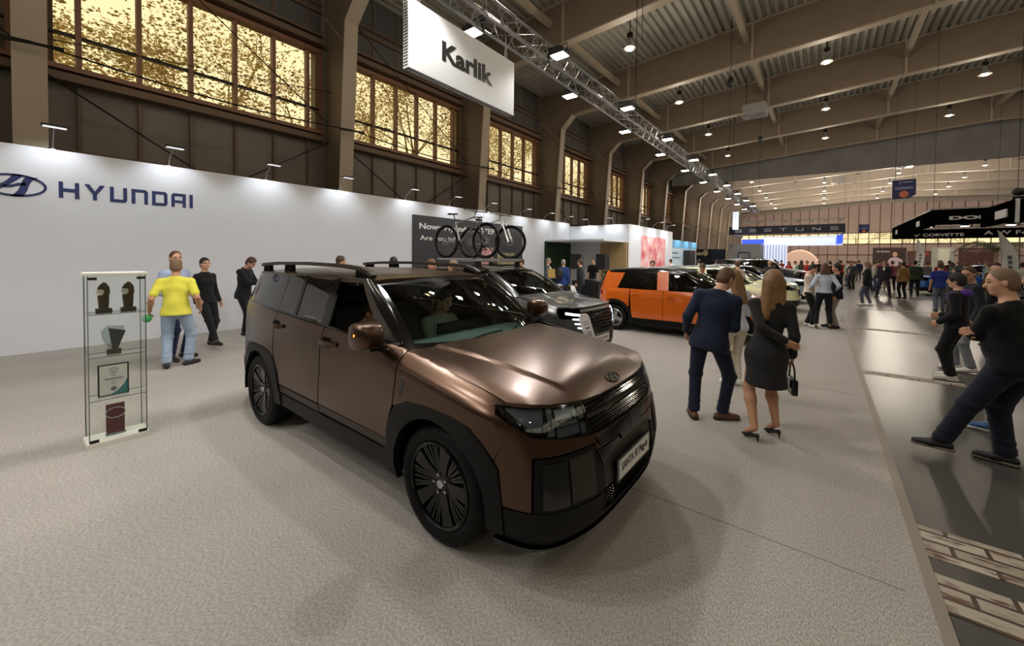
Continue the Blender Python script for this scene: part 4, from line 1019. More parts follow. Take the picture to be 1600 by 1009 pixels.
    for m in (-1, 1):
        panel('tailgate', [(sx(-3.76), 0.69), (B.L, 0.69), (B.L, 1.30), (sx(-3.76), 1.30)], S(m), M_bronze, car, step=(0.08, 0.08))
        panel('tail_glass', [(sx(-3.60), 1.31), (B.L, 1.31), (B.L, 1.60), (sx(-3.56), 1.58)], S(m, -0.0), M_privacy, car, step=(0.08, 0.08))
        panel('tail_lamp', [(sx(-3.72), 0.72), (B.L, 0.72), (B.L, 0.80), (sx(-3.72), 0.84)], S(m, 0.006), M_red, car, step=(0.08, 0.08))
    # ---- door mirrors
    for m in (-1, 1):
        mr = empty('door_mirror'); mr.parent = car
        b = MB(); n = 16; rings = []
        for (dx, sy_, sz_, xx) in ((0.0, 0.125, 0.082, -0.02), (0.02, 0.14, 0.095, 0.01), (0.10, 0.135, 0.092, 0.09), (0.15, 0.11, 0.072, 0.145), (0.172, 0.06, 0.04, 0.168)):
            rg = []
            for k in range(n):
                a = 2*PI*k/n; c, s_ = math.cos(a), math.sin(a)
                cc = math.copysign(abs(c)**0.4, c); ss = math.copysign(abs(s_)**0.42, s_)
                rg.append(Vector((-0.66+xx, m*(1.045+sy_*cc*0.74), 1.262+sz_*ss-(0.0))))
            rings += rg
        fs = [(i*n+k, i*n+(k+1) % n, (i+1)*n+(k+1) % n, (i+1)*n+k) for i in range(4) for k in range(n)]+[tuple(range(4*n, 5*n))]
        b.add(rings, fs); b.build('mirror_shell', M_bronze, mr, smooth=60)
        b = MB(); b.add([Vector((-0.675, v.y, v.z)) for v in rings[:n]], [tuple(range(n))]); b.build('mirror_glass', M_chrome, mr)
        b = MB(); b.box((-0.60, m*0.985, 1.17), (0.10, 0.14, 0.03)); b.bar((-0.58, m*0.90, 1.135), (-0.60, m*1.02, 1.185), 0.07, 0.035); b.build('mirror_arm', M_black, mr, bevel=0.008)
        b = MB(); b.bar((-0.60, m*1.145, 1.278), (-0.52, m*1.11, 1.278), 0.01, 0.016); b.build('indicator', M_amber, mr)
    # ---- wheels
    w0 = make_wheel(0.372, 0.25, 0.268, 'multi'); first = True
    for x in (0, -2.815):
        for m in (-1, 1):
            w = w0 if first else copy_tree(w0); first = False
            w.parent = car; w.location = (x, m*0.93, 0.372+0.006)
            w.rotation_euler = (0, 0, PI) if m < 0 else (0, 0, 0)
            if x == 0 and m < 0: w.rotation_euler = (0, 0, PI-0.0)
    # ---- chassis, wheel wells
    b = MB(); b.bb(-3.7, 0.70, -0.55, 0.55, 0.26, 0.42); b.bb(-2.30, -0.52, -0.86, 0.86, 0.27, 0.40); b.bb(-3.7, -3.35, -0.6, 0.6, 0.34, 0.6); b.bb(0.50, 0.72, -0.75, 0.75, 0.30, 0.8)
    b.build('underbody', M_under, car)
    for cx in (0, -2.815):
        for m in (-1, 1):
            b = MB(); pts = arc(cx, 0.385, WR+0.012, -10, 190, 20); n = len(pts)
            vs = [Vector((p[0], m*0.93, p[1])) for p in pts]+[Vector((p[0], m*0.60, p[1])) for p in pts]
            b.add(vs, [(i, i+1, n+i+1, n+i) for i in range(n-1)]+[tuple(range(n, 2*n))]); b.build('wheel_well', M_under, car)
    # ---- cabin
    cab = empty('cabin'); cab.parent = car
    b = MB()
    vs = []
    for m in (-1, 1):
        vs += []
    b.bb(-3.2, -0.45, -0.84, 0.84, 0.42, 0.46); b.bb(-3.7, -3.2, -0.6, 0.6, 0.42, 0.46); b.bb(-0.62, -0.45, -0.80, 0.80, 0.42, 1.06)
    for m in (-1, 1): b.bb(-3.0, -0.6, m*0.85, m*0.81, 0.45, 1.16)
    b.bb(-3.6, -3.5, -0.62, 0.62, 0.45, 1.3)
    b.build('cabin_floor', M_under, cab)
    b = MB(); b.bb(-3.4, -1.12, -0.66, 0.66, 1.585, 1.605); b.build('headliner', mat('headliner', (170, 166, 158), rough=0.9), cab)
    b = MB(); prof = [(-0.28, 1.06), (-0.50, 1.10), (-0.72, 1.115), (-0.86, 1.10), (-0.92, 1.03), (-0.88, 0.85), (-0.8, 0.6), (-0.45, 0.6)]
    b.prism([(p[0], p[1]) for p in prof][::-1], (0, -0.80, 0), (1, 0, 0), (0, 0, 1), (0, 1, 0), 1.6); b.build('dashboard', M_dash, cab, bevel=0.015)
    b = MB(); b.bb(-0.90, -0.875, -0.15, 0.62, 1.10, 1.20); b.build('display_screen', M_black, cab, bevel=0.004)
    b = MB(); cc = Vector((-1.02, 0.38, 1.02)); ax = Vector((-0.9, 0, 0.42)).normalized(); u, v, d = frame_of(ax)
    b.tube([cc+(u*math.cos(a)+v*math.sin(a))*0.18 for a in np.linspace(0, 2*PI, 28, endpoint=False)], 0.014, 8, closed=True)
    b.tube([cc-u*0.17, cc-d*0.03, cc+u*0.17], 0.016, 6); b.tube([cc-v*0.16, cc-d*0.03], 0.016, 6); b.cyl(cc-d*0.03, cc-d*0.14, 0.035, 12); b.build('steering_wheel', M_under, cab, smooth=50)
    b = MB(); b.bar((-1.15, 0.0, 1.50), (-1.15, 0.0, 1.58), 0.02, 0.02); b.box((-1.17, 0, 1.49), (0.03, 0.24, 0.07)); b.build('rear_view_mirror', M_black, cab, bevel=0.01)
    def seat(x, y, w=0.5):
        s_ = empty('seat'); s_.parent = cab; s_.location = (x, y, 0)
        m = MB(); m.bb(-0.25, 0.27, -w/2, w/2, 0.62, 0.78); m.build('seat_cushion', M_seat, s_, bevel=0.05, smooth=60)
        m = MB(); m.bar((-0.22, 0, 0.72), (-0.40, 0, 1.30), w*0.96, 0.13, up=Vector((1, 0, 0.3))); m.build('seat_backrest', M_seat, s_, bevel=0.045, smooth=60)
        m = MB(); m.bar((-0.40, 0, 1.34), (-0.43, 0, 1.50), 0.26, 0.09, up=Vector((1, 0, 0.3))); m.bar((-0.40, -0.06, 1.28), (-0.41, -0.06, 1.36), 0.015, 0.015); m.bar((-0.40, 0.06, 1.28), (-0.41, 0.06, 1.36), 0.015, 0.015); m.build('headrest', M_seat, s_, bevel=0.03, smooth=60)
    seat(-1.52, 0.38); seat(-1.52, -0.38); seat(-2.42, 0.42, 0.55); seat(-2.42, -0.42, 0.55)
    return car, B
SUV, SUVB = build_suv()
# ================================================================ THE OTHER CARS
def gloss_paint(name, rgb, metal=0.0, rough=0.3):
    m = mat(name, rgb, rough=rough, metal=metal, coat=1.0); return m
def build_car(sp, loc, label, group=None, name='car'):
    """generic hatch/SUV: every number comes from the spec sp (metres, x=0 at the front axle, +x forward)"""
    car = empty(name, (loc[0], loc[1], 0.003), 0, label, 'car', group)
    fo, wb, ro, hw = sp['fo'], sp['wb'], sp['ro'], sp['hw']; paint = sp['paint']; dk = M_trim
    xr = -wb-ro
    rd = sp.get('round', 1.0)
    ol = [(fo, 0), (fo-0.012*rd, 0.33*hw), (fo-0.05*rd, 0.6*hw), (fo-0.14*rd, 0.82*hw), (fo-0.27*rd, 0.93*hw), (fo-0.45, 0.985*hw), (fo-0.75, hw), (-wb*0.5, hw), (-wb-0.1, 0.995*hw), (-wb-ro*0.55, 0.95*hw), (xr+0.13, 0.83*hw), (xr+0.03, 0.6*hw), (xr, 0.3*hw), (xr-0.002, 0)]
    zn, zh, zb_, zrb = sp['znose'], sp['zcowl'], sp['zbelt'], sp['zbeltr']; ztp = sp['zroof']
    xw0, xw1 = sp['xws0'], sp['xws1']   # windscreen base / top (side)
    zt = lerp_table([(xr-0.1, zrb), (-wb*0.62, (zb_+zrb)/2), (xw0-0.1, zb_), (xw0+0.1, zb_-0.03), (xw0+0.5, zh-0.02), (fo-0.4, zn+0.03), (fo-0.15, zn)])
    lean = sp.get('lean', 0.06)
    Bd = Body(ol, front=smooth_table([(0.15, 0.09), (0.22, 0.03), (0.32, 0.0), (0.5, 0.0), (0.65, 0.015), (zn-0.12, lean*0.6), (zn, lean*1.6), (zn+0.1, lean*2.5)]),
              side=smooth_table([(0.18, 0.05), (0.32, 0.015), (0.5, 0.0), (zb_-0.28, -0.004), (zb_-0.12, 0.0), (zb_, 0.012), (2, 0.015)]),
              rear=smooth_table([(0.2, 0.05), (0.35, 0.0), (0.75, 0.0), (zrb, 0.04), (ztp, 0.04+sp.get('rlean', 0.18))]),
              ztop=zt, shoulder=smooth_table([(xr, 0.03), (xw0-0.35, 0.035), (xw0+0.1, 0.10), (fo, 0.12)]), belt=xw0+0.12, gh=sp.get('gh', 0.36))
    sx = Bd.sx; S = lambda m, e=0.0: (lambda q, z, off: Bd.pt(q, z, off+e, m)); P = lambda pts: [(sx(a), z) for a, z in pts]; F = lambda y, z: (Bd.sy(y), z)
    R = sp['R']; AR = R+0.055; zc = R+0.01; zg = sp['zwin']; sillt, sillb = sp.get('sill', (0.40, 0.24))
    xd0, xd1, xd2 = sp['doors']; co = AR+sp.get('cladw', 0.07)
    arcF = arc(0, zc, co, 168, 12, 14); arcR = arc(-wb, zc, co, 168, 12, 14)
    for m in (-1, 1):
        f = S(m)
        inner = [(AR+0.07, 0.25)]+clip_arc(0, zc, AR+0.012, 0.25, 14)+clip_arc(-wb, zc, AR+0.012, 0.25, 14)+[(-wb-ro*0.6, 0.3), (-wb-ro*0.6, zrb-0.1), (xw0, zb_-0.08), (AR+0.05, zn-0.05)]
        panel('inner_skin', P(inner), S(m, -0.035), M_under, car, t=0, gap=0, step=(0.2, 0.15))
        xa = xd0
        fen = [(xa, zt(xa)-0.004), (xa, sillt+0.02)]+[p for p in arcF if p[0] > xa+0.02 and p[1] > 0.30]
        ex = fen[-1]
        lz = sp['lampz']
        fen = [(xa, zt(xa)-0.004), (xa, max(sillt, 0.35))]+[p for p in arcF if p[0] > xa+0.015 and p[0] < co*0.93]+[(fo-0.34, lz[0]), (fo-0.40, lz[1]), (fo-0.42, zt(fo-0.42)-0.004), (0.0, zt(0)-0.004)]
        panel('fender', P(fen), f, paint, car, step=(0.08, 0.06))
        lowb = sp.get('lowb', 0.42)
        bp = [(sx(fo-0.345), lz[0])]+[(sx(p[0]), p[1]) for p in arcF if p[0] >= co*0.93 and p[1] > lowb]+[(sx(co+0.005), lowb), (0, lowb), (0, sp['grz'][0]), F(sp['gry'], sp['grz'][0]), F(sp['gry'], lz[0])]
        panel('front_bumper', bp, f, paint, car, step=(0.07, 0.06))
        if sp['grz'][1] < zn-0.03:
            panel('nose_panel', [F(sp['gry'], lz[1]), (0, lz[1]), (0, zn-0.01), F(0.8*hw, zn-0.01), (sx(fo-0.40), lz[1])] if sp.get('nose') else [F(sp['gry'], sp['grz'][1]), (0, sp['grz'][1]), (0, zn-0.01), F(sp['gry'], zn-0.01)], f, paint, car, step=(0.07, 0.06))
        panel('bumper_lower', [(sx(co+0.005), lowb-0.004), (sx(co+0.005), 0.24), F(0.8*hw, 0.20), (0, 0.19), (0, lowb-0.004)], f, dk, car, step=(0.1, 0.06))
        door1 = [(xd0-0.006, zt(xd0)-0.004), (xd0-0.006, sillt+0.005), (xd1, sillt+0.005), (xd1, zt(xd1)-0.004), (xw0-0.1, zt(xw0-0.1)-0.004)]
        panel('front_door', P(door1), f, paint, car, step=(0.1, 0.06))
        ar2 = [p for p in arcR if p[0] > -wb+0.0 and p[0] > xd2]
        door2 = [(xd1-0.006, zt(xd1)-0.004), (xd1-0.006, sillt+0.005)]+[p for p in arc(-wb, zc, co, 12, 100, 10) if p[0] > xd2+0.01 and p[1] > sillt]+[(xd2, zt(xd2)-0.004)]
        if door2[2][1] > sillt+0.06: door2.insert(2, (door2[2][0], sillt+0.005))
        panel('rear_door', P(door2), f, paint, car, step=(0.1, 0.06))
        qr = [(xd2-0.006, zt(xd2)-0.004)]+[p for p in arc(-wb, zc, co, 12, 176, 20) if p[0] < xd2-0.01 and p[1] > 0.45]+[(xr+0.30, 0.46), (xr+0.10, 0.5), (xr+0.10, zrb-0.003), (-wb, zt(-wb)-0.004)]
        panel('rear_quarter', P(qr), f, paint, car, step=(0.1, 0.06))
        panel('rear_bumper', [(sx(-wb-co), 0.45), (sx(-wb-co), 0.28), (Bd.L, 0.28), (Bd.L, 0.62), (sx(xr+0.1), 0.62), (sx(xr+0.3), 0.455)], S(m, 0.01), dk, car, step=(0.12, 0.1), t=0.04)
        panel('tailgate', [(sx(xr+0.095), 0.625), (Bd.L, 0.625), (Bd.L, zrb), (sx(xr+0.095), zrb)], f, paint, car, step=(0.12, 0.1))
        panel('tail_glass', [(sx(xr+0.2), zrb+0.01), (Bd.L, zrb+0.01), (Bd.L, ztp-0.04), (sx(xr+0.2), ztp-0.05)], f, M_privacy, car, step=(0.12, 0.1))
        panel('tail_lamp', [(sx(xr+0.22), zrb-0.2), (sx(xr+0.02), zrb-0.2), (sx(xr+0.02), zrb-0.1), (sx(xr+0.22), zrb-0.1)], S(m, 0.008), M_red, car, step=(0.1, 0.1))
        cw = sp.get('cladmat', dk)
        for cx in (0, -wb):
            ou = arc(cx, zc, co+0.006, 190, -10, 18); inn = arc(cx, zc, AR-0.005, -10, 190, 18)
            panel('arch_cladding', P(ou+inn), S(m, 0.008), cw, car, step=(0.1, 0.08), t=0.05)
        panel('side_sill', P([(-co, sillt), (-co, sillb), (-wb+co, sillb), (-wb+co, sillt)]), S(m, 0.004), dk, car, step=(0.15, 0.08), t=0.06)
        # glass house
        x0 = xw0-0.06; pw = sp.get('pillar', 0.12); pm = sp.get('pillarmat', M_black)
        g0 = [(x0-0.16, zt(x0-0.16)+0.012), (xd1+pw*0.45, zt(xd1)+0.012), (xd1+pw*0.3, zg), (xw1-0.10, zg)]
        panel('front_door_glass', P(fillet(g0, 0.03)), S(m, -0.002), sp.get('fglass', M_carglass), car, t=0.004, gap=0, step=(0.15, 0.12))
        panel('pillar_cover', P([(xd1+pw*0.45, zt(xd1)), (xd1-pw*0.55, zt(xd1)), (xd1-pw*0.7, ztp-0.035), (xd1+pw*0.3, ztp-0.035)]), S(m, 0.004), pm, car, gap=0, step=(0.1, 0.1))
        xq = sp['xq']; lq = sp.get('dlean', 0.16)
        g1 = [(xd1-pw*0.55, zt(xd1)+0.012), (xq, zt(xq)+0.012), (xq+lq, zg), (xd1-pw*0.7, zg)]
        panel('rear_door_glass', P(fillet(g1, 0.03)), S(m, -0.002), M_privacy, car, t=0.004, gap=0, step=(0.15, 0.12))
        panel('rear_pillar', P([(xq, zt(xq)), (xr+0.12, zt(xr+0.12)), (xr+0.24, ztp-0.04), (xq+lq, ztp-0.04)]), S(m, 0.0), sp.get('dmat', paint), car, gap=0, step=(0.08, 0.08))
        panel('window_surround', P([(x0, zt(x0)), (xq, zt(xq)), (xq+lq, zg), (xq+lq, ztp-0.03), (xw1-0.03, ztp-0.03), (x0-0.0, zt(x0)+0.03)] ), S(m, -0.008), sp.get('surmat', M_black), car, gap=0, step=(0.15, 0.1), t=0.0) if False else None
        b = MB(); xs_ = list(np.linspace(xw1-0.02, xr+0.24, 14)); n = len(xs_)
        lo = [Bd.pt(sx(x), zg-0.005, 0.003, m) for x in xs_]; hi = [Bd.pt(sx(x), ztp-0.03, 0.003, m) for x in xs_]
        b.add(lo+hi, [(i, i+1, n+i+1, n+i) for i in range(n-1)]); b.build('window_top_trim', sp.get('surmat', M_black), car, smooth=50)
        hx = sp.get('handles', ((xd1+0.16, 0.16), (xd2+0.14, 0.16)))
        for (x, w) in hx:
            bm = MB(); z = zt(x)-0.14; pts = [Bd.pt(sx(x+w/2-w*k/6), z, 0.004+0.03*math.sin(PI*k/6)**0.5, m) for k in range(7)]
            for a_, c_ in zip(pts[:-1], pts[1:]): bm.bar(a_, c_, 0.012, 0.03)
            bm.build('door_handle', paint, car, smooth=50)
        mr = MB(); rings = []; n = 12
        for (s_, xx) in ((0.8, -0.06), (1.0, -0.02), (0.95, 0.05), (0.5, 0.10)):
            for k in range(n):
                a = 2*PI*k/n; c, q = math.cos(a), math.sin(a)
                rings.append(Vector((xw0-0.28+xx, m*(hw+0.10+0.11*s_*math.copysign(abs(c)**0.6, c)), zb_+0.07+0.075*s_*math.copysign(abs(q)**0.7, q))))
        mr.add(rings, [(i*n+k, i*n+(k+1) % n, (i+1)*n+(k+1) % n, (i+1)*n+k) for i in range(3) for k in range(n)]+[tuple(range(n)), tuple(range(3*n, 4*n))])
        mr.bar((xw0-0.24, m*(hw-0.06), zb_+0.0), (xw0-0.26, m*(hw+0.06), zb_+0.03), 0.05, 0.03)
        mr.build('door_mirror', sp.get('mirrormat', paint), car, smooth=50)
        # lamps
        sp['lamps'](car, Bd, S, F, P, m, fo, hw)
    # hood
    dome = sp.get('dome', 0.05)
    zs = smooth_table([(xw0-0.1, zh+0.03), (xw0+0.3, zh), (0.1, (zh*0.55+zn*0.45)+0.012), (fo-0.35, zn+0.03), (fo-0.12, zn-0.0), (fo, zn-0.06)])
    hwd = hw-0.10
    def hood(x, y, off):
        a = min(1, abs(y)/hwd); z = zs(x)+dome*(1-a*a)*(1-0.5*sstep(fo-0.4, fo, x))+0.010*(1-sstep(0.5, 0.56, a))*sstep(fo-0.1, fo-0.3, x)
        return Vector((x, y, z+off-0.015*sstep(0.92, 1, a)))
    ys = [0, 0.2, 0.4, 0.6, 0.75, 0.88, 1.0]; pr = []
    for t_ in ys:
        y = t_*hwd; q = Bd.sy(y); p_ = Bd.pt(q, zn-0.005, 0, 1); pr.append((p_.x if t_ < 1 else fo-0.40, y))
    hp = pr+[(0.0, hwd), (xw0+0.0, hwd-0.01), (xw0+0.10, hwd*0.7), (xw0+0.22, hwd*0.35), (xw0+0.26, 0)]
    hp = hp+[(p[0], -p[1]) for p in hp[::-1] if p[1] > 1e-6]
    panel('hood', hp, hood, sp.get('hoodmat', paint), car, step=(0.08, 0.07), cuts_v=[s_*hwd*k for s_ in (-1, 1) for k in (0.5, 0.53, 0.56)], t=0.02)
    # windscreen
    yb, yt = hw-0.13, hw-0.27
    def ws(u, v, off):
        au = abs(u)
        return Vector(((1-v)*(xw0+0.24-0.24*au**2.2)+v*(xw1+0.07-0.07*au**2)+0.02*math.sin(PI*v)+off*0.5, u*((1-v)*yb+v*yt), (1-v)*(zh+0.03)+v*(ztp-0.03*au**2-0.01)+0.03*math.sin(PI*v)+off*0.8))
    panel('windscreen', [(-0.95, 0.05), (0.95, 0.05), (0.96, 0.95), (-0.96, 0.95)], ws, M_wsglass, car, step=(0.15, 0.15), t=0.004, gap=0)
    for pg in ([(-1, -0.03), (1, -0.03), (0.95, 0.05), (-0.95, 0.05)], [(-0.96, 0.95), (0.96, 0.95), (1, 1), (-1, 1)], [(-1, -0.03), (-0.95, 0.05), (-0.96, 0.95), (-1, 1)], [(0.95, 0.05), (1, -0.03), (1, 1), (0.96, 0.95)]):
        panel('windscreen_border', pg, ws, M_black, car, step=(0.15, 0.15), t=0.01, gap=-0.0005)
    for m in (-1, 1):
        n = 9
        c1 = [ws(m*1.0, v, 0.002) for v in np.linspace(-0.03, 1.0, n)]
        c2 = [Bd.pt(sx(x0-0.14*0+(xw1-0.08-x0)*t_), zt(x0)-0.01+(ztp-0.03-zt(x0))*t_, 0.004, m) for t_ in np.linspace(0, 1, n)]
        b = MB(); mid = [(a+c)/2+Vector((0.01, m*0.012, 0.012)) for a, c in zip(c1, c2)]
        b.add(c1+mid+c2, [(i, i+1, n+i+1, n+i) for i in range(n-1)]+[(n+i, n+i+1, 2*n+i+1, 2*n+i) for i in range(n-1)]); b.build('a_pillar', sp.get('apmat', M_black), car, smooth=60)
    # roof
    zr = smooth_table([(xr+0.05, ztp-0.05), (xr+0.4, ztp+0.005), (xr+1.2, ztp+0.035), (xw1-0.7, ztp+0.045), (xw1-0.2, ztp+0.02), (xw1+0.08, ztp-0.01)])
    yr = Bd.pt(sx(-wb*0.6), ztp-0.03, 0, 1).y
    roof = lambda x, y, off: Vector((x, y, zr(x)-0.045*(abs(y)/yr)**4-0.02*(abs(y)/yr)**2+off))
    rpl = [(xw1+0.07, 0), (xw1+0.05, yt*0.6), (xw1, yt), (xw1-0.15, yr*0.97), (xw1-0.5, yr), (-wb-0.1, yr*0.985), (xr+0.3, yr*0.92), (xr+0.12, yr*0.75), (xr+0.08, 0)]
    full = rpl+[(p[0], -p[1]) for p in rpl[::-1] if p[1] > 0]
    panel('roof', full, roof, sp.get('roofmat', paint), car, step=(0.15, 0.08), t=0.04, gap=0)
    if sp.get('rails'):
        for m in (-1, 1):
            b = MB(); pts = [roof(x, m*yr*0.88, h) for x, h in ((xw1-0.12, 0.0), (xw1-0.3, 0.045), (-wb*0.6, 0.055), (-wb-0.1, 0.045), (xr+0.35, 0.0))]
            b.tube(pts, 0.017, 8); b.build('roof_rail', sp.get('railmat', M_black), car, smooth=60)
    # grille
    g = None
    b = MB(); z0, z1 = sp['grz']; gy = sp['gry']
    for m in (-1, 1): panel('g', [F(gy, z0), F(gy, z1), (0, z1), (0, z0)], S(m, -0.015), M_black, None, t=0.0, gap=0, mb=b, step=(0.1, 0.1))
    g = b.build('grille', M_black, car, smooth=40)
    sp['grille'](g, Bd, S, F, fo, hw)
    b = MB(); zp = sp['zplate']; xp = Bd.pt(0, zp, 0, 1).x; b.bb(xp, xp+0.012, -0.27, 0.27, zp-0.065, zp+0.065); pl = b.build('number_plate', M_plate, car)
    b = MB(); text(b, sp['plate'], (xp+0.012, -0.2, zp-0.028), (0, 1, 0), (0, 0, 1), 0.40, 0.055, 0.002, bold=0.01); b.build('plate_text', M_ink, pl)
    w0 = sp['wheel']; 
    for x in (0, -wb):
        for m in (-1, 1):
            w = w0 if w0.parent is None and not w0.get('used') else copy_tree(w0); w0['used'] = 1
            w.parent = car; w.location = (x, m*(hw-0.012), R+0.007); w.rotation_euler = (0, 0, PI) if m < 0 else (0, 0, 0)
            if 'used' in w and w is not w0: del w['used']
    if 'used' in w0: del w0['used']
    b = MB(); b.bb(xr+0.3, fo-0.3, -hw*0.55, hw*0.55, 0.22, 0.38); b.bb(-wb+co, -co, -hw+0.1, hw-0.1, 0.24, 0.36); b.build('underbody', M_under, car)
    for cx in (0, -wb):
        for m in (-1, 1):
            b = MB(); pts = arc(cx, zc, AR+0.014, -10, 190, 16); n = len(pts)
            vs = [Vector((p[0], m*(hw-0.03), p[1])) for p in pts]+[Vector((p[0], m*(hw-0.3), p[1])) for p in pts]
            b.add(vs, [(i, i+1, n+i+1, n+i) for i in range(n-1)]+[tuple(range(n, 2*n))]); b.build('wheel_well', M_under, car)
    b = MB(); b.bb(-wb-0.2, xw0-0.05, -hw+0.14, hw-0.14, 0.38, 0.42); b.bb(xw0-0.12, xw0+0.1, -hw+0.2, hw-0.2, 0.42, zh-0.03)
    for y in (-0.36, 0.36):
        for x in (xw0-1.15, xw0-2.0):
            b.bb(x-0.2, x+0.3, y-0.24, y+0.24, 0.42, 0.62); b.bar((x-0.2, y, 0.6), (x-0.36, y, 1.22), 0.46, 0.12, up=Vector((1, 0, 0.3)))
            b.bar((x-0.37, y, 1.24), (x-0.39, y, 1.36), 0.24, 0.08, up=Vector((1, 0, 0.3)))
    b.build('cabin', M_seat, car)
    return car, Bd
def studs(g, Bd, F, gy, z0, z1, dy, dz, d=0.02, m_=None, name='grille_studs'):
    b = MB(); r = 0; z = z0+dz/2
    while z < z1:
        n = int(gy/dy)
        for i in range(-n, n+1):
            y = (i+0.5*(r % 2))*dy
            if abs(y) > gy-0.02: continue
            q = Bd.sy(abs(y)); m = 1 if y >= 0 else -1
            c0 = Bd.pt(q, z, -0.014, m); tip = Bd.pt(q, z, d-0.014, m)
            b.add([Vector((c0.x, c0.y+a, c0.z+e)) for a, e in ((-dy*0.45, 0), (0, -dz*0.48), (dy*0.45, 0), (0, dz*0.48))]+[tip], [(0, 1, 4), (1, 2, 4), (2, 3, 4), (3, 0, 4)])
        r += 1; z += dz
    tag(b.build(name, m_ or M_black, g), kind='stuff')
# ---- grey family SUV with bicycles on the roof
def tuc_lamps(car, Bd, S, F, P, m, fo, hw):
    for (y0, y1, za, zb__) in ((0.60, 0.86, 0.84, 0.885), (0.63, 0.78, 0.775, 0.815), (0.62, 0.75, 0.70, 0.74), (0.60, 0.70, 0.63, 0.67)):
        panel('running_light', [F(y0, za-0.01), F(y1, za+0.01 if y1 < 0.8 else za+0.03), F(y1, zb__ if y1 < 0.8 else zb__+0.03), F(y0, zb__-0.01)], S(m, 0.012), mat('running_light_white', (235, 240, 245), rough=0.2, emit=(235, 240, 250), estr=0.9), car, step=(0.1, 0.1))
    panel('headlamp', [F(0.66, 0.42), F(0.66, 0.56), F(0.83, 0.60), F(0.83, 0.44)], S(m, 0.008), M_lampglass, car, step=(0.08, 0.08))
M_greymet = gloss_paint('grey_metallic', (98, 100, 98), metal=0.85, rough=0.34)
M_facet = mat('grille_facet', (60, 60, 62), rough=0.2, metal=0.8)
w_tuc = make_wheel(0.36, 0.235, 0.24, 'five', M_rimsil, hires=False)
tuc = dict(fo=0.90, wb=2.68, ro=0.93, hw=0.93, znose=0.96, zcowl=1.09, zbelt=1.09, zbeltr=1.20, zroof=1.58, zwin=1.50, xws0=-0.36, xws1=-1.12, doors=(-0.50, -1.52, -2.42), xq=-2.75, dlean=0.35, R=0.36,
           lampz=(0.80, 0.90), grz=(0.50, 0.90), gry=0.60, nose=False, zplate=0.40, plate='TUCSON', paint=M_greymet, rails=True, wheel=w_tuc, lamps=tuc_lamps, gh=0.40,
           grille=lambda g, Bd, S, F, fo, hw: studs(g, Bd, F, 0.60, 0.52, 0.90, 0.10, 0.062, 0.03, M_facet), apmat=M_chrome, lowb=0.47)
TUC, TB = build_car(tuc, (-3.95, 6.5, 0), 'grey metallic SUV with two mountain bikes on its roof')
# ---- small boxy electric hatchbacks
def ins_lamps(car, Bd, S, F, P, m, fo, hw):
    for (r0, r1, mm, nm, e) in ((0.115, 0.078, mat('ring_white', (240, 242, 245), rough=0.2, emit=(240, 244, 250), estr=1.2), 'lamp_ring', 0.02), (0.078, 0.0, M_black, 'headlamp', 0.012)):
        b = MB(); n = 28; c = (hw*0.66, 0.60); vs = []
        for k in range(n):
            a = 2*PI*k/n
            for r in (r0, max(r1, 0.002)): vs.append(Bd.pt(Bd.sy(c[0]+r*math.cos(a)), c[1]+r*math.sin(a), e, m))
        b.add(vs, [(2*k, 2*((k+1) % n), 2*((k+1) % n)+1, 2*k+1) for k in range(n)]); b.build(nm, mm, car, smooth=50)
    panel('lamp_band', [F(hw*0.45, 0.775), F(hw*0.88, 0.785), F(hw*0.88, 0.845), F(hw*0.45, 0.835)], S(m, 0.008), M_black, car, step=(0.1, 0.1))
def ins_grille(g, Bd, S, F, fo, hw):
    b = MB()
    for i in range(-9, 10):
        y = i*0.055; q = Bd.sy(abs(y)); p = Bd.pt(q, 0.81, 0.002, 1 if y >= 0 else -1); b.box(p, (0.012, 0.032, 0.032))
    b.build('pixel_lights', M_lampgrey, g)
def inster(paint, loc, label, roof=M_black, group='small boxy hatchbacks', plate='INSTER', wmat=None):
    w = make_wheel(0.32, 0.205, 0.215, 'cross', M_rimsil, hires=False)
    sp = dict(fo=0.66, wb=2.58, ro=0.58, hw=0.805, znose=0.90, zcowl=1.02, zbelt=1.06, zbeltr=1.08, zroof=1.53, zwin=1.46, xws0=-0.35, xws1=-0.92, doors=(-0.42, -1.38, -2.18), xq=-2.52, dlean=0.16, R=0.32, pillar=0.26, pillarmat=paint, round=1.3,
              lampz=(0.72, 0.86), grz=(0.77, 0.85), gry=0.45*0.805, nose=False, zplate=0.50, plate=plate, paint=paint, rails=True, railmat=M_lampgrey, wheel=w, lamps=ins_lamps, grille=ins_grille, gh=0.30, dome=0.06, roofmat=roof, mirrormat=M_black, lowb=0.34, cladw=0.09, rlean=0.12, sill=(0.36, 0.22))
    return build_car(sp, loc, label, group)
M_orange = gloss_paint('sunset_orange', (206, 96, 14)); M_cream = gloss_paint('pale_cream', (226, 224, 178)); M_navyp = gloss_paint('deep_navy_paint', (24, 32, 48), metal=0.3)
M_ltblue = gloss_paint('ice_blue_paint', (168, 190, 208), metal=0.3); M_bluep = gloss_paint('bright_blue_paint', (20, 96, 178), metal=0.4); M_blackp = gloss_paint('black_paint', (16, 17, 18))
inster(M_orange, (-1.54, 10.25, 0), 'orange boxy hatchback with black roof and round headlamp rings')
inster(M_cream, (-1.5, 13.9, 0), 'pale cream boxy hatchback just behind the orange one', roof=M_cream)
def plain_lamps(car, Bd, S, F, P, m, fo, hw):
    panel('headlamp', [F(0.50, 0.74), F(0.86*hw, 0.76), (Bd.sx(fo-0.36), 0.82), F(0.86*hw, 0.84), F(0.50, 0.81)], S(m, 0.01), M_lampglass, car, step=(0.08, 0.08))
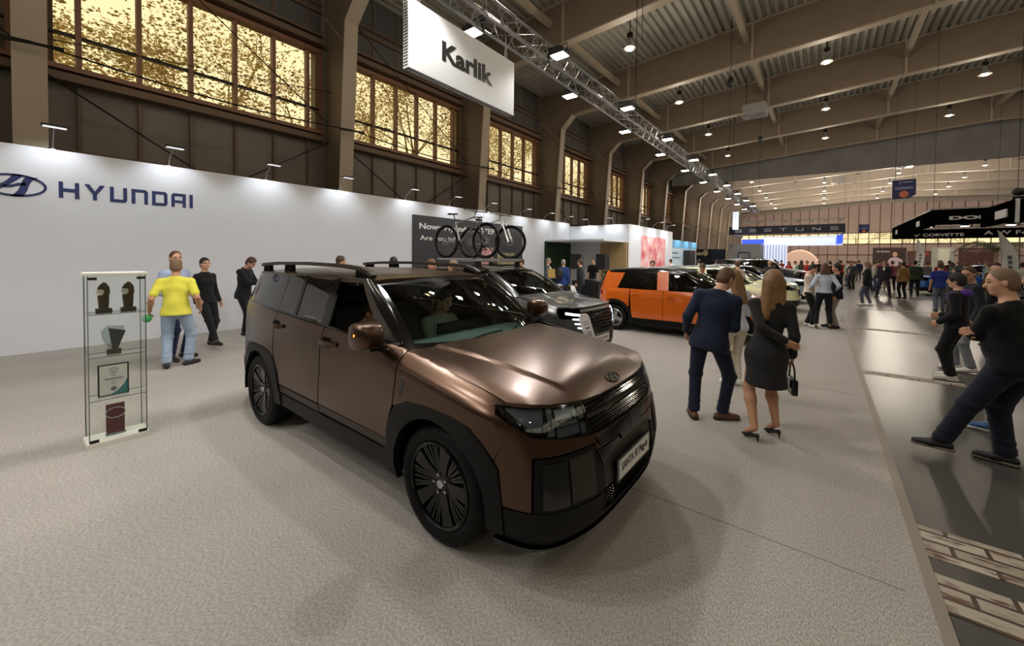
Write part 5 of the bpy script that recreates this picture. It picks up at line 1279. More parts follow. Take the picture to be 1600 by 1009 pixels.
def plain_grille(g, Bd, S, F, fo, hw): studs(g, Bd, F, 0.5, 0.56, 0.78, 0.12, 0.06, 0.02)
w_pl = make_wheel(0.34, 0.22, 0.225, 'five', M_rimsil, hires=False)
def plain(paint, loc, label, dz=0.0, group='cars in the rows beyond', roof=None, wm=None, **kw):
    w = copy_tree(w_pl)
    sp = dict(fo=0.86, wb=2.66, ro=0.82, hw=0.91, znose=0.92+dz, zcowl=1.04+dz, zbelt=1.05+dz, zbeltr=1.14+dz, zroof=1.52+dz, zwin=1.44+dz, xws0=-0.40, xws1=-1.20, doors=(-0.5, -1.5, -2.4), xq=-2.75, dlean=0.35, R=0.34, lampz=(0.76, 0.88),
              grz=(0.56, 0.78), gry=0.48, zplate=0.45, plate='HYUNDAI', paint=paint, rails=True, wheel=w, lamps=plain_lamps, grille=plain_grille, roofmat=roof or paint)
    sp.update(kw); return build_car(sp, loc, label, group)
plain(M_cream, (-1.45, 17.3, 0), 'pale cream crossover in the third row beyond the orange hatchback', apmat=M_chrome)
plain(M_ltblue, (-1.3, 20.6, 0), 'ice blue crossover beyond the cream cars')
plain(M_blackp, (-1.3, 24.4, 0), 'tall black box-shaped off-roader with roof rack in the distance', dz=0.28, round=0.6, xws1=-0.85, xws0=-0.5, gh=0.2, dlean=0.05)
for o in list(w_pl.children): bpy.data.objects.remove(o)
bpy.data.objects.remove(w_pl)
c_, _ = plain(M_bluep, (0, 0, 0), 'bright blue crossover across the aisle in front of the far black booth', zroof=1.55) if False else (None, None)

# ---- mountain bikes on a roof carrier
M_bframe = mat('bike_frame_grey', (176, 176, 170), rough=0.35, metal=0.5); M_bfork = mat('bike_fork_white', (214, 214, 210), rough=0.3)
def bike(loc, label, steer, fork):
    r = empty('bicycle', loc, 0, label, 'bicycle', 'mountain bikes on the roof')
    WB, R = 1.20, 0.355
    def wheel(c, ang):
        w = empty('wheel'); w.parent = r; w.location = c; w.rotation_euler = (0, 0, ang)
        b = MB(); b.tube([(R*math.cos(a), 0, R*math.sin(a)) for a in np.linspace(0, 2*PI, 48, endpoint=False)], 0.027, 8, closed=True); b.build('tyre', M_tyre, w, smooth=60)
        b = MB(); b.tube([((R-0.035)*math.cos(a), 0, (R-0.035)*math.sin(a)) for a in np.linspace(0, 2*PI, 48, endpoint=False)], 0.011, 6, closed=True)
        b.cyl((0, -0.05, 0), (0, 0.05, 0), 0.022, 10); b.build('rim', M_dark, w, smooth=60)
        b = MB()
        for k in range(24): a = 2*PI*k/24; b.tube([(0.02*math.cos(a+0.9), 0.03*(-1)**k, 0.02*math.sin(a+0.9)), ((R-0.04)*math.cos(a), 0, (R-0.04)*math.sin(a))], 0.0016, 3)
        b.build('spokes', M_steel, w)
        b = MB(); b.lathe([(0.06, 0.0), (0.085, 0.0), (0.085, 0.003), (0.06, 0.003)], (0, -0.045, 0), (0, 1, 0), 24, closed=True); b.build('brake_disc', M_steel, w)
    wheel((0, 0, 0), 0); wheel((WB, 0, 0), steer)
    bb = Vector((0.44, 0, -0.05)); st = Vector((0.30, 0, 0.42)); hd = Vector((0.90, 0, 0.52)); hl = Vector((0.94, 0, 0.40))
    b = MB(); b.tube([bb, st], 0.017, 8); b.tube([st-Vector((0, 0, 0.03)), hd], 0.017, 8); b.tube([bb, hl], 0.024, 8); b.tube([hd+Vector((-0.01, 0, 0.03)), hl+Vector((0.01, 0, -0.03))], 0.022, 8)
    for s_ in (-1, 1): b.tube([Vector((0, s_*0.06, 0)), bb+Vector((-0.03, s_*0.03, 0))], 0.010, 6); b.tube([Vector((0, s_*0.06, 0)), st+Vector((0, s_*0.015, -0.06))], 0.008, 6)
    b.build('frame', M_bframe, r, smooth=60)
    b = MB()
    for s_ in (-1, 1): b.tube([(WB, s_*0.065, 0), (WB-0.14, s_*0.065, 0.33)], [0.024, 0.02], 8); b.tube([(WB-0.14, s_*0.065, 0.33), (WB-0.20, s_*0.06, 0.46)], 0.014, 8)
    b.bar((WB-0.20, -0.08, 0.44), (WB-0.20, 0.08, 0.44), 0.04, 0.04); b.build('fork', fork, r, smooth=60)
    b = MB(); b.tube([hd, hd+Vector((-0.01, 0, 0.08)), hd+Vector((0.06, 0, 0.10))], 0.014, 8); hb = hd+Vector((0.06, 0, 0.10))
    b.tube([hb+Vector((-0.05, -0.36, 0.02)), hb+Vector((0, -0.12, 0.0)), hb, hb+Vector((0, 0.12, 0)), hb+Vector((-0.05, 0.36, 0.02))], 0.012, 8)
    for s_ in (-1, 1): b.tube([hb+Vector((0, s_*0.2, 0)), hb+Vector((0.09, s_*0.26, -0.03))], 0.006, 5); b.tube([hb+Vector((0.02, s_*0.16, 0)), hb+Vector((0.14, s_*0.05, -0.10)), hb+Vector((0.05, 0, -0.2))], 0.003, 4)
    b.build('handlebar', M_dark, r, smooth=60)
    b = MB(); b.tube([st, Vector((0.235, 0, 0.60))], 0.013, 8); b.build('seat_post', M_dark, r, smooth=60)
    b = MB(); b.add([Vector((x, s_*w, z)) for x, w, z in ((0.09, 0.06, 0.625), (0.14, 0.065, 0.63), (0.24, 0.03, 0.62), (0.36, 0.018, 0.615)) for s_ in (-1, 1)]+[Vector((x, s_*w*0.6, z-0.03)) for x, w, z in ((0.10, 0.06, 0.625), (0.14, 0.065, 0.63), (0.24, 0.03, 0.62), (0.34, 0.018, 0.615)) for s_ in (-1, 1)],
        [(0, 2, 3, 1), (2, 4, 5, 3), (4, 6, 7, 5), (8, 9, 11, 10), (10, 11, 13, 12), (12, 13, 15, 14), (0, 8, 10, 2), (2, 10, 12, 4), (4, 12, 14, 6), (1, 3, 11, 9), (3, 5, 13, 11), (5, 7, 15, 13), (0, 1, 9, 8), (6, 14, 15, 7)]); b.build('saddle', M_dark, r, smooth=60)
    b = MB(); b.cyl(bb+Vector((0, -0.05, 0)), bb+Vector((0, -0.06, 0)), 0.075, 20); b.bar(bb+Vector((0, -0.07, 0)), bb+Vector((0.12, -0.08, -0.12)), 0.02, 0.025); b.bar(bb+Vector((0, 0.07, 0)), bb+Vector((-0.12, 0.08, 0.12)), 0.02, 0.025)
    b.box(bb+Vector((0.12, -0.13, -0.12)), (0.08, 0.09, 0.02)); b.box(bb+Vector((-0.12, 0.13, 0.12)), (0.08, 0.09, 0.02)); b.tube([bb+Vector((0, -0.055, 0.07)), (0, -0.055, 0.05)], 0.005, 4); b.tube([bb+Vector((0, -0.055, -0.07)), (0.03, -0.055, -0.12), (0, -0.055, -0.05)], 0.005, 4); b.build('crankset', M_dark, r, smooth=40)
    return r
bike((-6.72, 6.15, 2.155), 'silver mountain bike on the roof rack with black fork, nearer of the two', 0.0, M_dark)
bike((-6.68, 6.92, 2.145), 'silver mountain bike on the roof rack with white fork, farther of the two', 0.25, M_bfork)
rk = empty('roof_carrier', (0, 0, 0), 0, 'aluminium roof bars and bicycle trays on the grey SUV', 'roof rack')
b = MB()
for x in (-5.45, -6.25): b.bb(x-0.03, x+0.03, 5.82, 7.18, 1.715, 1.745)
b.build('crossbar', M_alu, rk)
for y in (6.15, 6.92):
    b = MB(); b.bb(-6.95, -5.2, y-0.05, y+0.05, 1.745, 1.765); b.bb(-6.95, -5.2, y-0.05, y-0.042, 1.765, 1.785); b.bb(-6.95, -5.2, y+0.042, y+0.05, 1.765, 1.785); b.build('bike_tray', M_alu, rk)
    b = MB(); b.tube([(-5.75, y-0.1, 1.76), (-5.95, y-0.14, 2.0), (-6.2, y-0.02, 2.16)], 0.014, 6); b.build('holding_arm', M_dark, rk)
b = MB()
for x in (-5.45, -6.25):
    for y in (5.84, 7.16): b = MB(); b.bb(x-0.05, x+0.05, y-0.03, y+0.03, 1.60, 1.73); b.build('rack_foot', M_dark, rk)
pass
# ================================================================ PEOPLE
class SDF:
    def __init__(s): s.p = []
    def cone(s, a, b, ra, rb, k=0.03): s.p.append(('c', np.array(a, float), np.array(b, float), ra, rb, k)); return s
    def ell(s, c, r, k=0.03, M=None): s.p.append(('e', np.array(c, float), np.array(r, float), M, None, k)); return s
    def cut(s, o, n): s.p.append(('x', np.array(o, float), np.array(n, float), None, None, 0)); return s   # keep the side n points to
    def sub(s, c, r, k=0.01, M=None): s.p.append(('s', np.array(c, float), np.array(r, float), M, None, k)); return s
    def bounds(s):
        lo = np.full(3, 1e9); hi = -lo
        for q in s.p:
            if q[0] == 'c':
                for c, r in ((q[1], q[3]), (q[2], q[4])): lo = np.minimum(lo, c-r); hi = np.maximum(hi, c+r)
            elif q[0] == 'e': r = q[2].max(); lo = np.minimum(lo, q[1]-r); hi = np.maximum(hi, q[1]+r)
        return lo, hi
    def mesh(s, v):
        lo, hi = s.bounds(); lo = lo-0.03-v; hi = hi+0.03+v
        n = np.ceil((hi-lo)/v).astype(int)+1
        ax = [lo[i]+v*np.arange(n[i]) for i in range(3)]
        D = np.full(n, 0.2, np.float32)
        for q in s.p:
            t, A, B, ra, rb, k = q
            if t in 'ces':
                if t == 'c': l, h = np.minimum(A-ra, B-rb), np.maximum(A+ra, B+rb)
                else: l, h = A-B.max(), A+B.max()
                mg = 0.05+k*1.5; i0 = np.clip(np.floor((l-mg-lo)/v).astype(int), 0, n-1); i1 = np.clip(np.ceil((h+mg-lo)/v).astype(int)+1, 1, n)
                sl = tuple(slice(i0[i], i1[i]) for i in range(3)); X = ax[0][sl[0]][:, None, None]; Y = ax[1][sl[1]][None, :, None]; Z = ax[2][sl[2]][None, None, :]
                if t == 'c':
                    ab = B-A; L = ab@ab or 1e-9
                    u = np.clip(((X-A[0])*ab[0]+(Y-A[1])*ab[1]+(Z-A[2])*ab[2])/L, 0, 1)
                    d = np.sqrt((X-A[0]-u*ab[0])**2+(Y-A[1]-u*ab[1])**2+(Z-A[2]-u*ab[2])**2)-(ra+(rb-ra)*u)
                else:
                    x, y, z = X-A[0], Y-A[1], Z-A[2]
                    if ra is not None:
                        M = ra; x, y, z = M[0][0]*x+M[1][0]*y+M[2][0]*z, M[0][1]*x+M[1][1]*y+M[2][1]*z, M[0][2]*x+M[1][2]*y+M[2][2]*z
                    k0 = np.sqrt((x/B[0])**2+(y/B[1])**2+(z/B[2])**2); k1 = np.sqrt((x/B[0]**2)**2+(y/B[1]**2)**2+(z/B[2]**2)**2)
                    d = k0*(k0-1)/np.maximum(k1, 1e-6)
                c = D[sl]
                if t == 's':
                    h_ = np.clip(0.5-0.5*(c+d)/k, 0, 1); D[sl] = c*(1-h_)-d*h_+k*h_*(1-h_)
                else:
                    h_ = np.clip(0.5+0.5*(c-d)/k, 0, 1); D[sl] = c*(1-h_)+d*h_-k*h_*(1-h_)
            else:
                d = -((ax[0][:, None, None]-A[0])*B[0]+(ax[1][None, :, None]-A[1])*B[1]+(ax[2][None, None, :]-A[2])*B[2]); D = np.maximum(D, d).astype(np.float32)
        D[0], D[-1] = 0.1, 0.1; D[:, 0], D[:, -1] = 0.1, 0.1; D[:, :, 0], D[:, :, -1] = 0.1, 0.1
        return nets(D, lo, v)
def nets(D, lo, v):
    I = D < 0; n = np.array(D.shape)-1
    cs = [(i, j, k) for i in (0, 1) for j in (0, 1) for k in (0, 1)]
    sm = sum(I[i:n[0]+i, j:n[1]+j, k:n[2]+k].astype(np.int8) for i, j, k in cs)
    act = (sm > 0) & (sm < 8); idx = np.argwhere(act)
    if len(idx) == 0: return [], []
    P = np.zeros((len(idx), 3)); C = np.zeros(len(idx))
    for a in cs:
        for ax_ in range(3):
            if a[ax_]: continue
            b = list(a); b[ax_] = 1
            va = D[idx[:, 0]+a[0], idx[:, 1]+a[1], idx[:, 2]+a[2]]; vb = D[idx[:, 0]+b[0], idx[:, 1]+b[1], idx[:, 2]+b[2]]
            m = (va < 0) != (vb < 0); t = np.where(m, va/np.where(m, va-vb, 1), 0)
            p = np.array(a, float)[None, :].repeat(len(idx), 0); p[:, ax_] += t; P += p*m[:, None]; C += m
    V = lo+(idx+P/C[:, None])*v
    num = -np.ones(act.shape, int); num[idx[:, 0], idx[:, 1], idx[:, 2]] = np.arange(len(idx)); F = []
    for ax_ in range(3):
        u, w = [(1, 2), (2, 0), (0, 1)][ax_]
        s0 = [slice(None)]*3; s1 = [slice(None)]*3; s0[ax_] = slice(0, -1); s1[ax_] = slice(1, None)
        e = I[tuple(s0)] != I[tuple(s1)]; q = np.argwhere(e); q = q[(q[:, u] > 0) & (q[:, w] > 0) & (q[:, u] < act.shape[u]) & (q[:, w] < act.shape[w])]
        ins = I[q[:, 0], q[:, 1], q[:, 2]]; du = np.eye(3, dtype=int)[u]; dw = np.eye(3, dtype=int)[w]
        g = [num[tuple((q+o).T)] for o in (-du-dw, -dw, 0*du, -du)]
        f = np.stack(g, 1); f[~ins] = f[~ins][:, ::-1]; F.append(f)
    return V, np.concatenate(F)
def np_obj(name, V, F, mats, parent=None, midx=None):
    me = bpy.data.meshes.new(name); V = np.asarray(V); F = np.asarray(F)
    me.from_pydata(V.tolist(), [], F.tolist())
    for m in mats: me.materials.append(m)
    if midx is not None: me.polygons.foreach_set('material_index', midx)
    me.polygons.foreach_set('use_smooth', [True]*len(me.polygons)); me.update()
    o = bpy.data.objects.new(name, me); COL.objects.link(o)
    if parent is not None: o.parent = parent
    return o
def ik(a, t, l1, l2, hint):
    a, t, hint = [np.array(q, float) for q in (a, t, hint)]; d = t-a; L = np.linalg.norm(d); mx = (l1+l2)*0.999
    if L > mx: t = a+d/L*mx; d = t-a; L = mx
    d = d/L; x = (l1*l1-l2*l2+L*L)/(2*L); h = math.sqrt(max(0, l1*l1-x*x)); hp = hint-d*(hint@d); hp = hp/(np.linalg.norm(hp) or 1)
    return a+d*x+hp*h, t
M_skin = mat('skin', (206, 160, 132), rough=0.5); M_skin2 = mat('skin_tan', (188, 140, 110), rough=0.5)
M_eye = mat('eye_dark', (40, 30, 26), rough=0.3); M_lip = mat('lips', (170, 100, 92), rough=0.5)
HAIR = {'brown': mat('hair_brown', (78, 54, 38), rough=0.6, noise=0.3, nscale=40), 'dark': mat('hair_dark', (36, 28, 24), rough=0.6), 'ginger': mat('hair_auburn', (96, 66, 46), rough=0.6, noise=0.3, nscale=40), 'blond': mat('hair_light_brown', (134, 100, 64), rough=0.55, noise=0.35, nscale=40), 'grey': mat('hair_grey', (140, 134, 126), rough=0.6), 'sand': mat('hair_sandy', (120, 96, 74), rough=0.6)}
_clm = {}
def cloth(rgb, noise=0.12):
    if rgb not in _clm: _clm[rgb] = mat('cloth_%d_%d_%d' % rgb, rgb, rough=0.85, noise=noise, nscale=9, bump=0.25, bscale=14, sheen=0.1, spec=0.25)
    return _clm[rgb]
def rotz(a): c, s_ = math.cos(a), math.sin(a); return np.array([[c, -s_, 0], [s_, c, 0], [0, 0, 1]])
def rotx(a): c, s_ = math.cos(a), math.sin(a); return np.array([[1, 0, 0], [0, c, -s_], [0, s_, c]])
def hand_sdf(S, wrist, d, nrm, side, curl=0.5, sc=1.0, k=0.006):
    """palm, four fingers of unequal length with two bends, thumb off the palm's side"""
    d = np.array(d, float); d /= np.linalg.norm(d); n = np.array(nrm, float); n -= d*(n@d); n /= np.linalg.norm(n) or 1; w = np.cross(d, n)*side
    wrist = np.array(wrist, float); S.cone(wrist-d*0.03*sc, wrist+d*0.01*sc, 0.024*sc, 0.025*sc, 0.01)
    for t in (-0.9, -0.3, 0.3, 0.9): S.cone(wrist+d*0.012*sc+w*t*0.018*sc, wrist+d*0.078*sc+w*t*0.030*sc, 0.0145*sc, 0.0125*sc, 0.012)
    for i, (t, L) in enumerate(((0.95, 0.066), (0.32, 0.076), (-0.32, 0.070), (-0.95, 0.054))):
        p = wrist+d*0.082*sc+w*t*0.031*sc; a = curl*0.55+i*0.05; dd = d*math.cos(a)+n*math.sin(a)+w*t*0.06
        q = p+dd*L*0.45*sc; S.cone(p, q, 0.0092*sc, 0.0088*sc, k); a += curl*1.0; dd = d*math.cos(a)+n*math.sin(a)
        r = q+dd*L*0.32*sc; S.cone(q, r, 0.0086*sc, 0.0078*sc, k); a += curl*0.7; dd = d*math.cos(a)+n*math.sin(a); S.cone(r, r+dd*L*0.26*sc, 0.0078*sc, 0.0065*sc, k)
    p = wrist+d*0.022*sc+w*0.022*sc; q = p+(d*0.5+w*0.62+n*0.35)*0.045*sc; S.cone(p, q, 0.015*sc, 0.011*sc, 0.01); S.cone(q, q+(d*0.85+w*0.1+n*0.4)*0.034*sc, 0.0105*sc, 0.0085*sc, k)
def person(label, loc, face, H=1.75, feet=((-0.11, 0, 8), (0.11, 0, -8)), hands=(None, None), hip=(0, 0), lean=(0, 0), turn=0.0, headturn=0.0, headtilt=0.0, headside=0.0,
           top=(60, 60, 70), bottom=(40, 42, 50), shoes=(30, 28, 28), sole=None, hair='brown', hairstyle='short', sleeve='long', style='shirt', wide=1.0, belly=0.0, skin=None,
           v=0.016, group=None, sit=False, curl=(0.5, 0.5), handn=(None, None), hidden=(), female=False, undershirt=None, bare_legs=False, heels=False, elbow=(None, None), parentless=True, loose=1.0, hood=None, cat='person'):
    skin = skin or M_skin; s = H/1.75
    root = empty('person', loc, math.radians(face), label, cat, group)
    W = lambda x, y, z: np.array([x, y, z])*s
    hl = 0.055 if heels else 0.0
    pel = W(hip[0], hip[1], 0.93+hl*0.9) if not sit else W(hip[0], hip[1], sit)
    lx, ly = math.radians(lean[0]), math.radians(lean[1]); T = rotz(math.radians(turn))
    upv = np.array([math.sin(ly), math.sin(lx), math.cos(lx)*math.cos(ly)]); upv /= np.linalg.norm(upv)
    rt = T@np.array([1, 0, 0]); rt = rt-upv*(rt@upv); rt /= np.linalg.norm(rt); fw = np.cross(upv, rt)
    B3 = np.stack([rt, fw, upv], 1)
    at = lambda x, y, z: pel+B3@(np.array([x, y, z])*s)
    sw = 0.172*wide if not female else 0.152*wide
    neck = at(0, -0.01, 0.52); hc = at(0, 0.025, 0.70)
    Hd = B3@rotz(math.radians(headturn))@rotx(math.radians(headtilt)); side_ = rotz(0)
    if headside: ca, sa = math.cos(math.radians(headside)), math.sin(math.radians(headside)); Hd = Hd@np.array([[ca, 0, sa], [0, 1, 0], [-sa, 0, ca]])
    hc = neck+Hd@(np.array([0, 0.03, 0.175])*s)
    hp_ = lambda x, y, z: hc+Hd@(np.array([x, y, z])*s)
    sh = [at(-sw, -0.01, 0.452), at(sw, -0.01, 0.452)]
    hips = [pel+B3@(np.array([-0.09, 0, -0.03])*s), pel+B3@(np.array([0.09, 0, -0.03])*s)]
    # legs
    ank = []; knees = []; fdir = []
    for i, f in enumerate(feet):
        fz = f[3] if len(f) > 3 else 0.0
        a = np.array([f[0]*s, f[1]*s, (0.085+hl+fz)*s]); yaw = math.radians(f[2]); fd = np.array([-math.sin(yaw), math.cos(yaw), 0])
        k_, a = ik(hips[i], a, 0.425*s, 0.42*s, fd+np.array([0, 0.2, 0])); knees.append(k_); ank.append(a); fdir.append(fd)
    # arms
    el = []; wr = []; hdir = []; hn = []
    for i in (0, 1):
        sd = -1 if i == 0 else 1
        tgt = hands[i] if hands[i] is not None else (sd*0.225*wide, 0.05, -0.06)
        t = at(*tgt); hint = B3@np.array(elbow[i] if elbow[i] is not None else (sd*0.22, -1, -0.2))
        e_, w_ = ik(sh[i], t, 0.285*s, 0.25*s, hint); el.append(e_); wr.append(w_); d = w_-e_; d /= np.linalg.norm(d); hdir.append(d)
        hn.append(B3@np.array(handn[i]) if handn[i] is not None else B3@np.array([-sd*1.0, 0.2, 0.0]))
    # ---------- skin body
    S = SDF()
    S.ell(hp_(0, 0.0, 0.035), np.array([0.073, 0.092, 0.088])*s, 0.03, Hd).ell(hp_(0, 0.022, -0.035), np.array([0.058, 0.068, 0.078])*s, 0.03, Hd)
    S.ell(hp_(0, 0.062, -0.088), np.array([0.026, 0.022, 0.02])*s, 0.02, Hd)
    S.cone(hp_(0, 0.088, 0.01), hp_(0, 0.110, -0.028), 0.009*s, 0.014*s, 0.008)
    for sd in (-1, 1):
        S.ell(hp_(sd*0.076, -0.008, -0.008), np.array([0.010, 0.020, 0.031])*s, 0.006, Hd)
        S.cone(hp_(sd*0.05, 0.074, 0.03), hp_(sd*0.012, 0.088, 0.028), 0.009*s, 0.009*s, 0.015)
        S.ell(hp_(sd*0.038, 0.058, -0.025), np.array([0.024, 0.022, 0.02])*s, 0.02, Hd)
    if v < 0.02:
        for sd in (-1, 1): S.sub(hp_(sd*0.031, 0.099, 0.008), np.array([0.015, 0.014, 0.010])*s, 0.008, Hd)
        S.cone(hp_(-0.018, 0.086, -0.058), hp_(0.018, 0.086, -0.058), 0.007*s, 0.007*s, 0.008)
    S.cone(neck-upv*0.03*s, hp_(0, -0.018, -0.06), 0.058*s, 0.052*s, 0.03)
    tr = 0.86
    S.ell(at(0, 0, 0.33), np.array([0.15*wide, 0.10, 0.17])*s*tr, 0.05, B3).ell(at(0, 0.01, 0.1), np.array([0.13*wide, 0.10, 0.15])*s*tr, 0.05, B3)
    for i in (0, 1):
        fa = 0.72 if sleeve == 'long' else 1.0; lg = 1.0 if bare_legs else 0.72; lk = 0.03 if bare_legs else 0.012
        S.cone(neck, sh[i], 0.045*s, 0.040*s, 0.04).cone(sh[i], el[i], 0.042*s*wide**0.5, 0.037*s*fa, 0.02).cone(el[i], el[i]+(wr[i]-el[i])*0.35, 0.037*s*fa, 0.041*s*fa, 0.02).cone(el[i]+(wr[i]-el[i])*0.35, wr[i], 0.041*s*fa, 0.026*s, 0.02)
        S.cone(hips[i], knees[i], 0.080*s*lg, 0.053*s*lg, lk).cone(knees[i], knees[i]+(ank[i]-knees[i])*0.3, 0.052*s*lg, 0.056*s*lg, lk).cone(knees[i]+(ank[i]-knees[i])*0.3, ank[i], 0.056*s*lg, 0.034*s, lk)
        if v > 0.02: S.cone(wr[i], wr[i]+hdir[i]*0.13*s, 0.032*s, 0.028*s, 0.02)
        else: S.cone(wr[i]-hdir[i]*0.02, wr[i]+hdir[i]*0.0*s, 0.027*s, 0.024*s, 0.02)
        S.cone(ank[i], ank[i]+fdir[i]*0.1*s-np.array([0, 0, (0.03+hl*0.8)*s]), (0.034 if heels else 0.030)*s, (0.026 if heels else 0.018)*s, 0.01)
    V, F = S.mesh(v)
    if v < 0.02:
        for i in (0, 1):
            if i in hidden: continue
            Sh = SDF(); hand_sdf(Sh, wr[i], hdir[i], hn[i], -1 if i == 0 else 1, curl[i], s*(0.92 if female else 1.04))
            V2, F2 = Sh.mesh(0.0055 if v > 0.013 else 0.0045); F = np.concatenate([F, F2+len(V)]); V = np.concatenate([V, V2])
    c = V[F].mean(1); q = (c-hc)@Hd/s
    mi = np.zeros(len(F), int)
    for sd in (-1, 1):
        mi[(np.abs(q[:, 0]-sd*0.031) < 0.015) & (np.abs(q[:, 2]-0.008) < 0.0065) & (q[:, 1] > 0.065)] = 1
        mi[(np.abs(q[:, 0]-sd*0.033) < 0.02) & (np.abs(q[:, 2]-0.032) < 0.005) & (q[:, 1] > 0.065)] = 3
    mi[(np.abs(q[:, 0]) < 0.023) & (np.abs(q[:, 2]+0.058) < 0.0065) & (q[:, 1] > 0.07)] = 2
    hm = HAIR.get(hair, HAIR['brown'])
    np_obj('body', V, F, [skin, M_eye, M_lip, hm], root, mi)
    # ---------- garments
    lo_ = loose
    if not bare_legs:
        S = SDF(); S.ell(pel+B3@(np.array([0, -0.012, -0.02])*s), np.array([0.158*wide, 0.118, 0.13])*s, 0.04, B3)
        if belly: S.ell(pel+B3@(np.array([0, 0.03, 0.03])*s), np.array([0.15*wide, 0.12, 0.09])*s, 0.04, B3)
        for i in (0, 1):
            hemr = 0.058*lo_ if not female else 0.05*lo_
            S.cone(hips[i], knees[i], 0.098*s*wide**0.5, 0.068*s*lo_, 0.03).cone(knees[i], ank[i]+(knees[i]-ank[i])*0.08, 0.067*s*lo_, hemr*s, 0.02)
            if v < 0.02:
                for t_ in (0.72, 0.86, 0.95): p_ = knees[i]+(ank[i]-knees[i])*t_; S.ell(p_, np.array([hemr*1.08, hemr*1.12, 0.018])*s, 0.02)
                S.ell(knees[i], np.array([0.074, 0.074, 0.03])*s*lo_, 0.03)
        V, F = S.mesh(v); np_obj('trousers', V, F, [cloth(bottom)], root)
    S = SDF(); j = 0.012 if style in ('jacket', 'hoodie') else 0.0; hem = 0.01 if style == 'tucked' else (-0.13 if style == 'jacket' else -0.08)
    S.ell(at(0, 0.0, 0.335), np.array([(0.168 if not female else 0.148)*wide+j, 0.116+j, 0.185])*s, 0.06, B3).ell(at(0, 0.008+belly*0.3, 0.12), np.array([(0.150 if not female else 0.126)*wide+j, 0.112+j+belly, 0.19])*s, 0.06, B3)
    S.ell(at(0, -0.005, -0.07), np.array([0.186*wide+j, 0.136+j, 0.22])*s, 0.05, B3)
    if female: 
        for sd in (-1, 1): S.ell(at(sd*0.065, 0.085, 0.33), np.array([0.06, 0.055, 0.06])*s, 0.03, B3)
    S.cone(neck-upv*0.045*s, neck-upv*0.005*s, 0.072*s, 0.062*s, 0.03)
    for i in (0, 1):
        S.cone(neck-upv*0.035*s, sh[i]+upv*0.002*s, 0.060*s, (0.052+j)*s, 0.05)
        if sleeve == 'long': S.cone(sh[i], el[i], (0.055+j*0.6)*s*wide**0.5, (0.050+j*0.5)*s*lo_, 0.03).cone(el[i], el[i]+(wr[i]-el[i])*0.95, (0.050+j*0.5)*s*lo_, (0.036+j*0.4)*s*lo_, 0.015)
        elif sleeve == 'short': S.cone(sh[i], sh[i]+(el[i]-sh[i])*0.72, 0.056*s*wide**0.5, 0.060*s, 0.03)
        elif sleeve == 'rolled': S.cone(sh[i], el[i], 0.062*s, 0.05*s, 0.03).cone(el[i], el[i]+(wr[i]-el[i])*0.35, 0.05*s, 0.046*s, 0.015)
        if sleeve == 'long' and v < 0.02:
            for t_ in (0.12, 0.9): p_ = el[i]+(wr[i]-el[i])*t_; S.ell(p_, np.array([0.05, 0.05, 0.05])*s*(1.0 if t_ < 0.5 else 0.8)*(0.9+j*6), 0.02)
    if style == 'hoodie': S.ell(at(0, -0.09, 0.50), np.array([0.11, 0.06, 0.07])*s, 0.03, B3)
    if style != 'dress': S.cut(at(0, 0, hem), upv)
    if style == 'dress':
        S.ell(at(0, -0.02, -0.08), np.array([0.175*wide, 0.14, 0.16])*s, 0.05, B3)
        S.cone(pel+np.array([0, -0.01, -0.08]), pel+np.array([0, 0, -0.44*s]), 0.165*s, 0.20*s, 0.06)
        S.cut(pel+np.array([0, 0, -0.385*s]), (0.04, 0, 1))
        S.cut(pel+np.array([0, 0, 0.0]), (0, 0, 1)) if False else None
    S.sub(neck+upv*0.055*s, np.array([0.056, 0.056, 0.07])*s, 0.008, B3)
    V, F = S.mesh(v)
    garment = {'jacket': 'jacket', 'hoodie': 'hooded_top', 'dress': 'dress'}.get(style, 'shirt')
    g = np_obj(garment, V, F, [cloth(top)], root)
    if undershirt and v < 0.03:
        S = SDF(); S.cone(neck-upv*0.04*s+fw*0.01, neck+upv*0.022*s+fw*0.012*s, 0.066*s, 0.061*s, 0.01); S.ell(at(0, 0.085, 0.38), np.array([0.05, 0.05, 0.12])*s, 0.02, B3); S.sub(neck+upv*0.06*s+fw*0.02, np.array([0.053, 0.053, 0.06])*s, 0.006, B3)
        V, F = S.mesh(min(v, 0.012)); np_obj('shirt_collar', V, F, [cloth(undershirt)], root)
    if style == 'hoodie' and undershirt:
        S = SDF(); S.ell(at(0, -0.085, 0.50), np.array([0.115, 0.075, 0.075])*s, 0.03, B3).ell(at(0, 0.0, 0.50), np.array([0.10, 0.10, 0.045])*s, 0.03, B3).ell(at(0, 0.10, 0.42), np.array([0.05, 0.03, 0.07])*s, 0.02, B3)
        S.sub(neck+upv*0.06*s, np.array([0.055, 0.055, 0.06])*s, 0.01, B3); V, F = S.mesh(v); np_obj('hood', V, F, [cloth(undershirt)], root)
    # ---------- hair
    if hairstyle != 'bald':
        S = SDF(); vol = {'short': 0.009, 'crop': 0.004, 'mop': 0.02, 'long': 0.014, 'cap': 0.010, 'bob': 0.014, 'thin': 0.005}.get(hairstyle, 0.01)
        S.ell(hp_(0, -0.008, 0.042), np.array([0.073+vol, 0.090+vol, 0.086+vol])*s, 0.01, Hd)
        S.ell(hp_(0, -0.035, -0.015), np.array([0.070+vol*0.8, 0.062+vol, 0.075])*s, 0.02, Hd)
        if hairstyle == 'mop': S.cone(hp_(-0.04, 0.06, 0.085), hp_(0.045, 0.075, 0.072), 0.03*s, 0.03*s, 0.02)
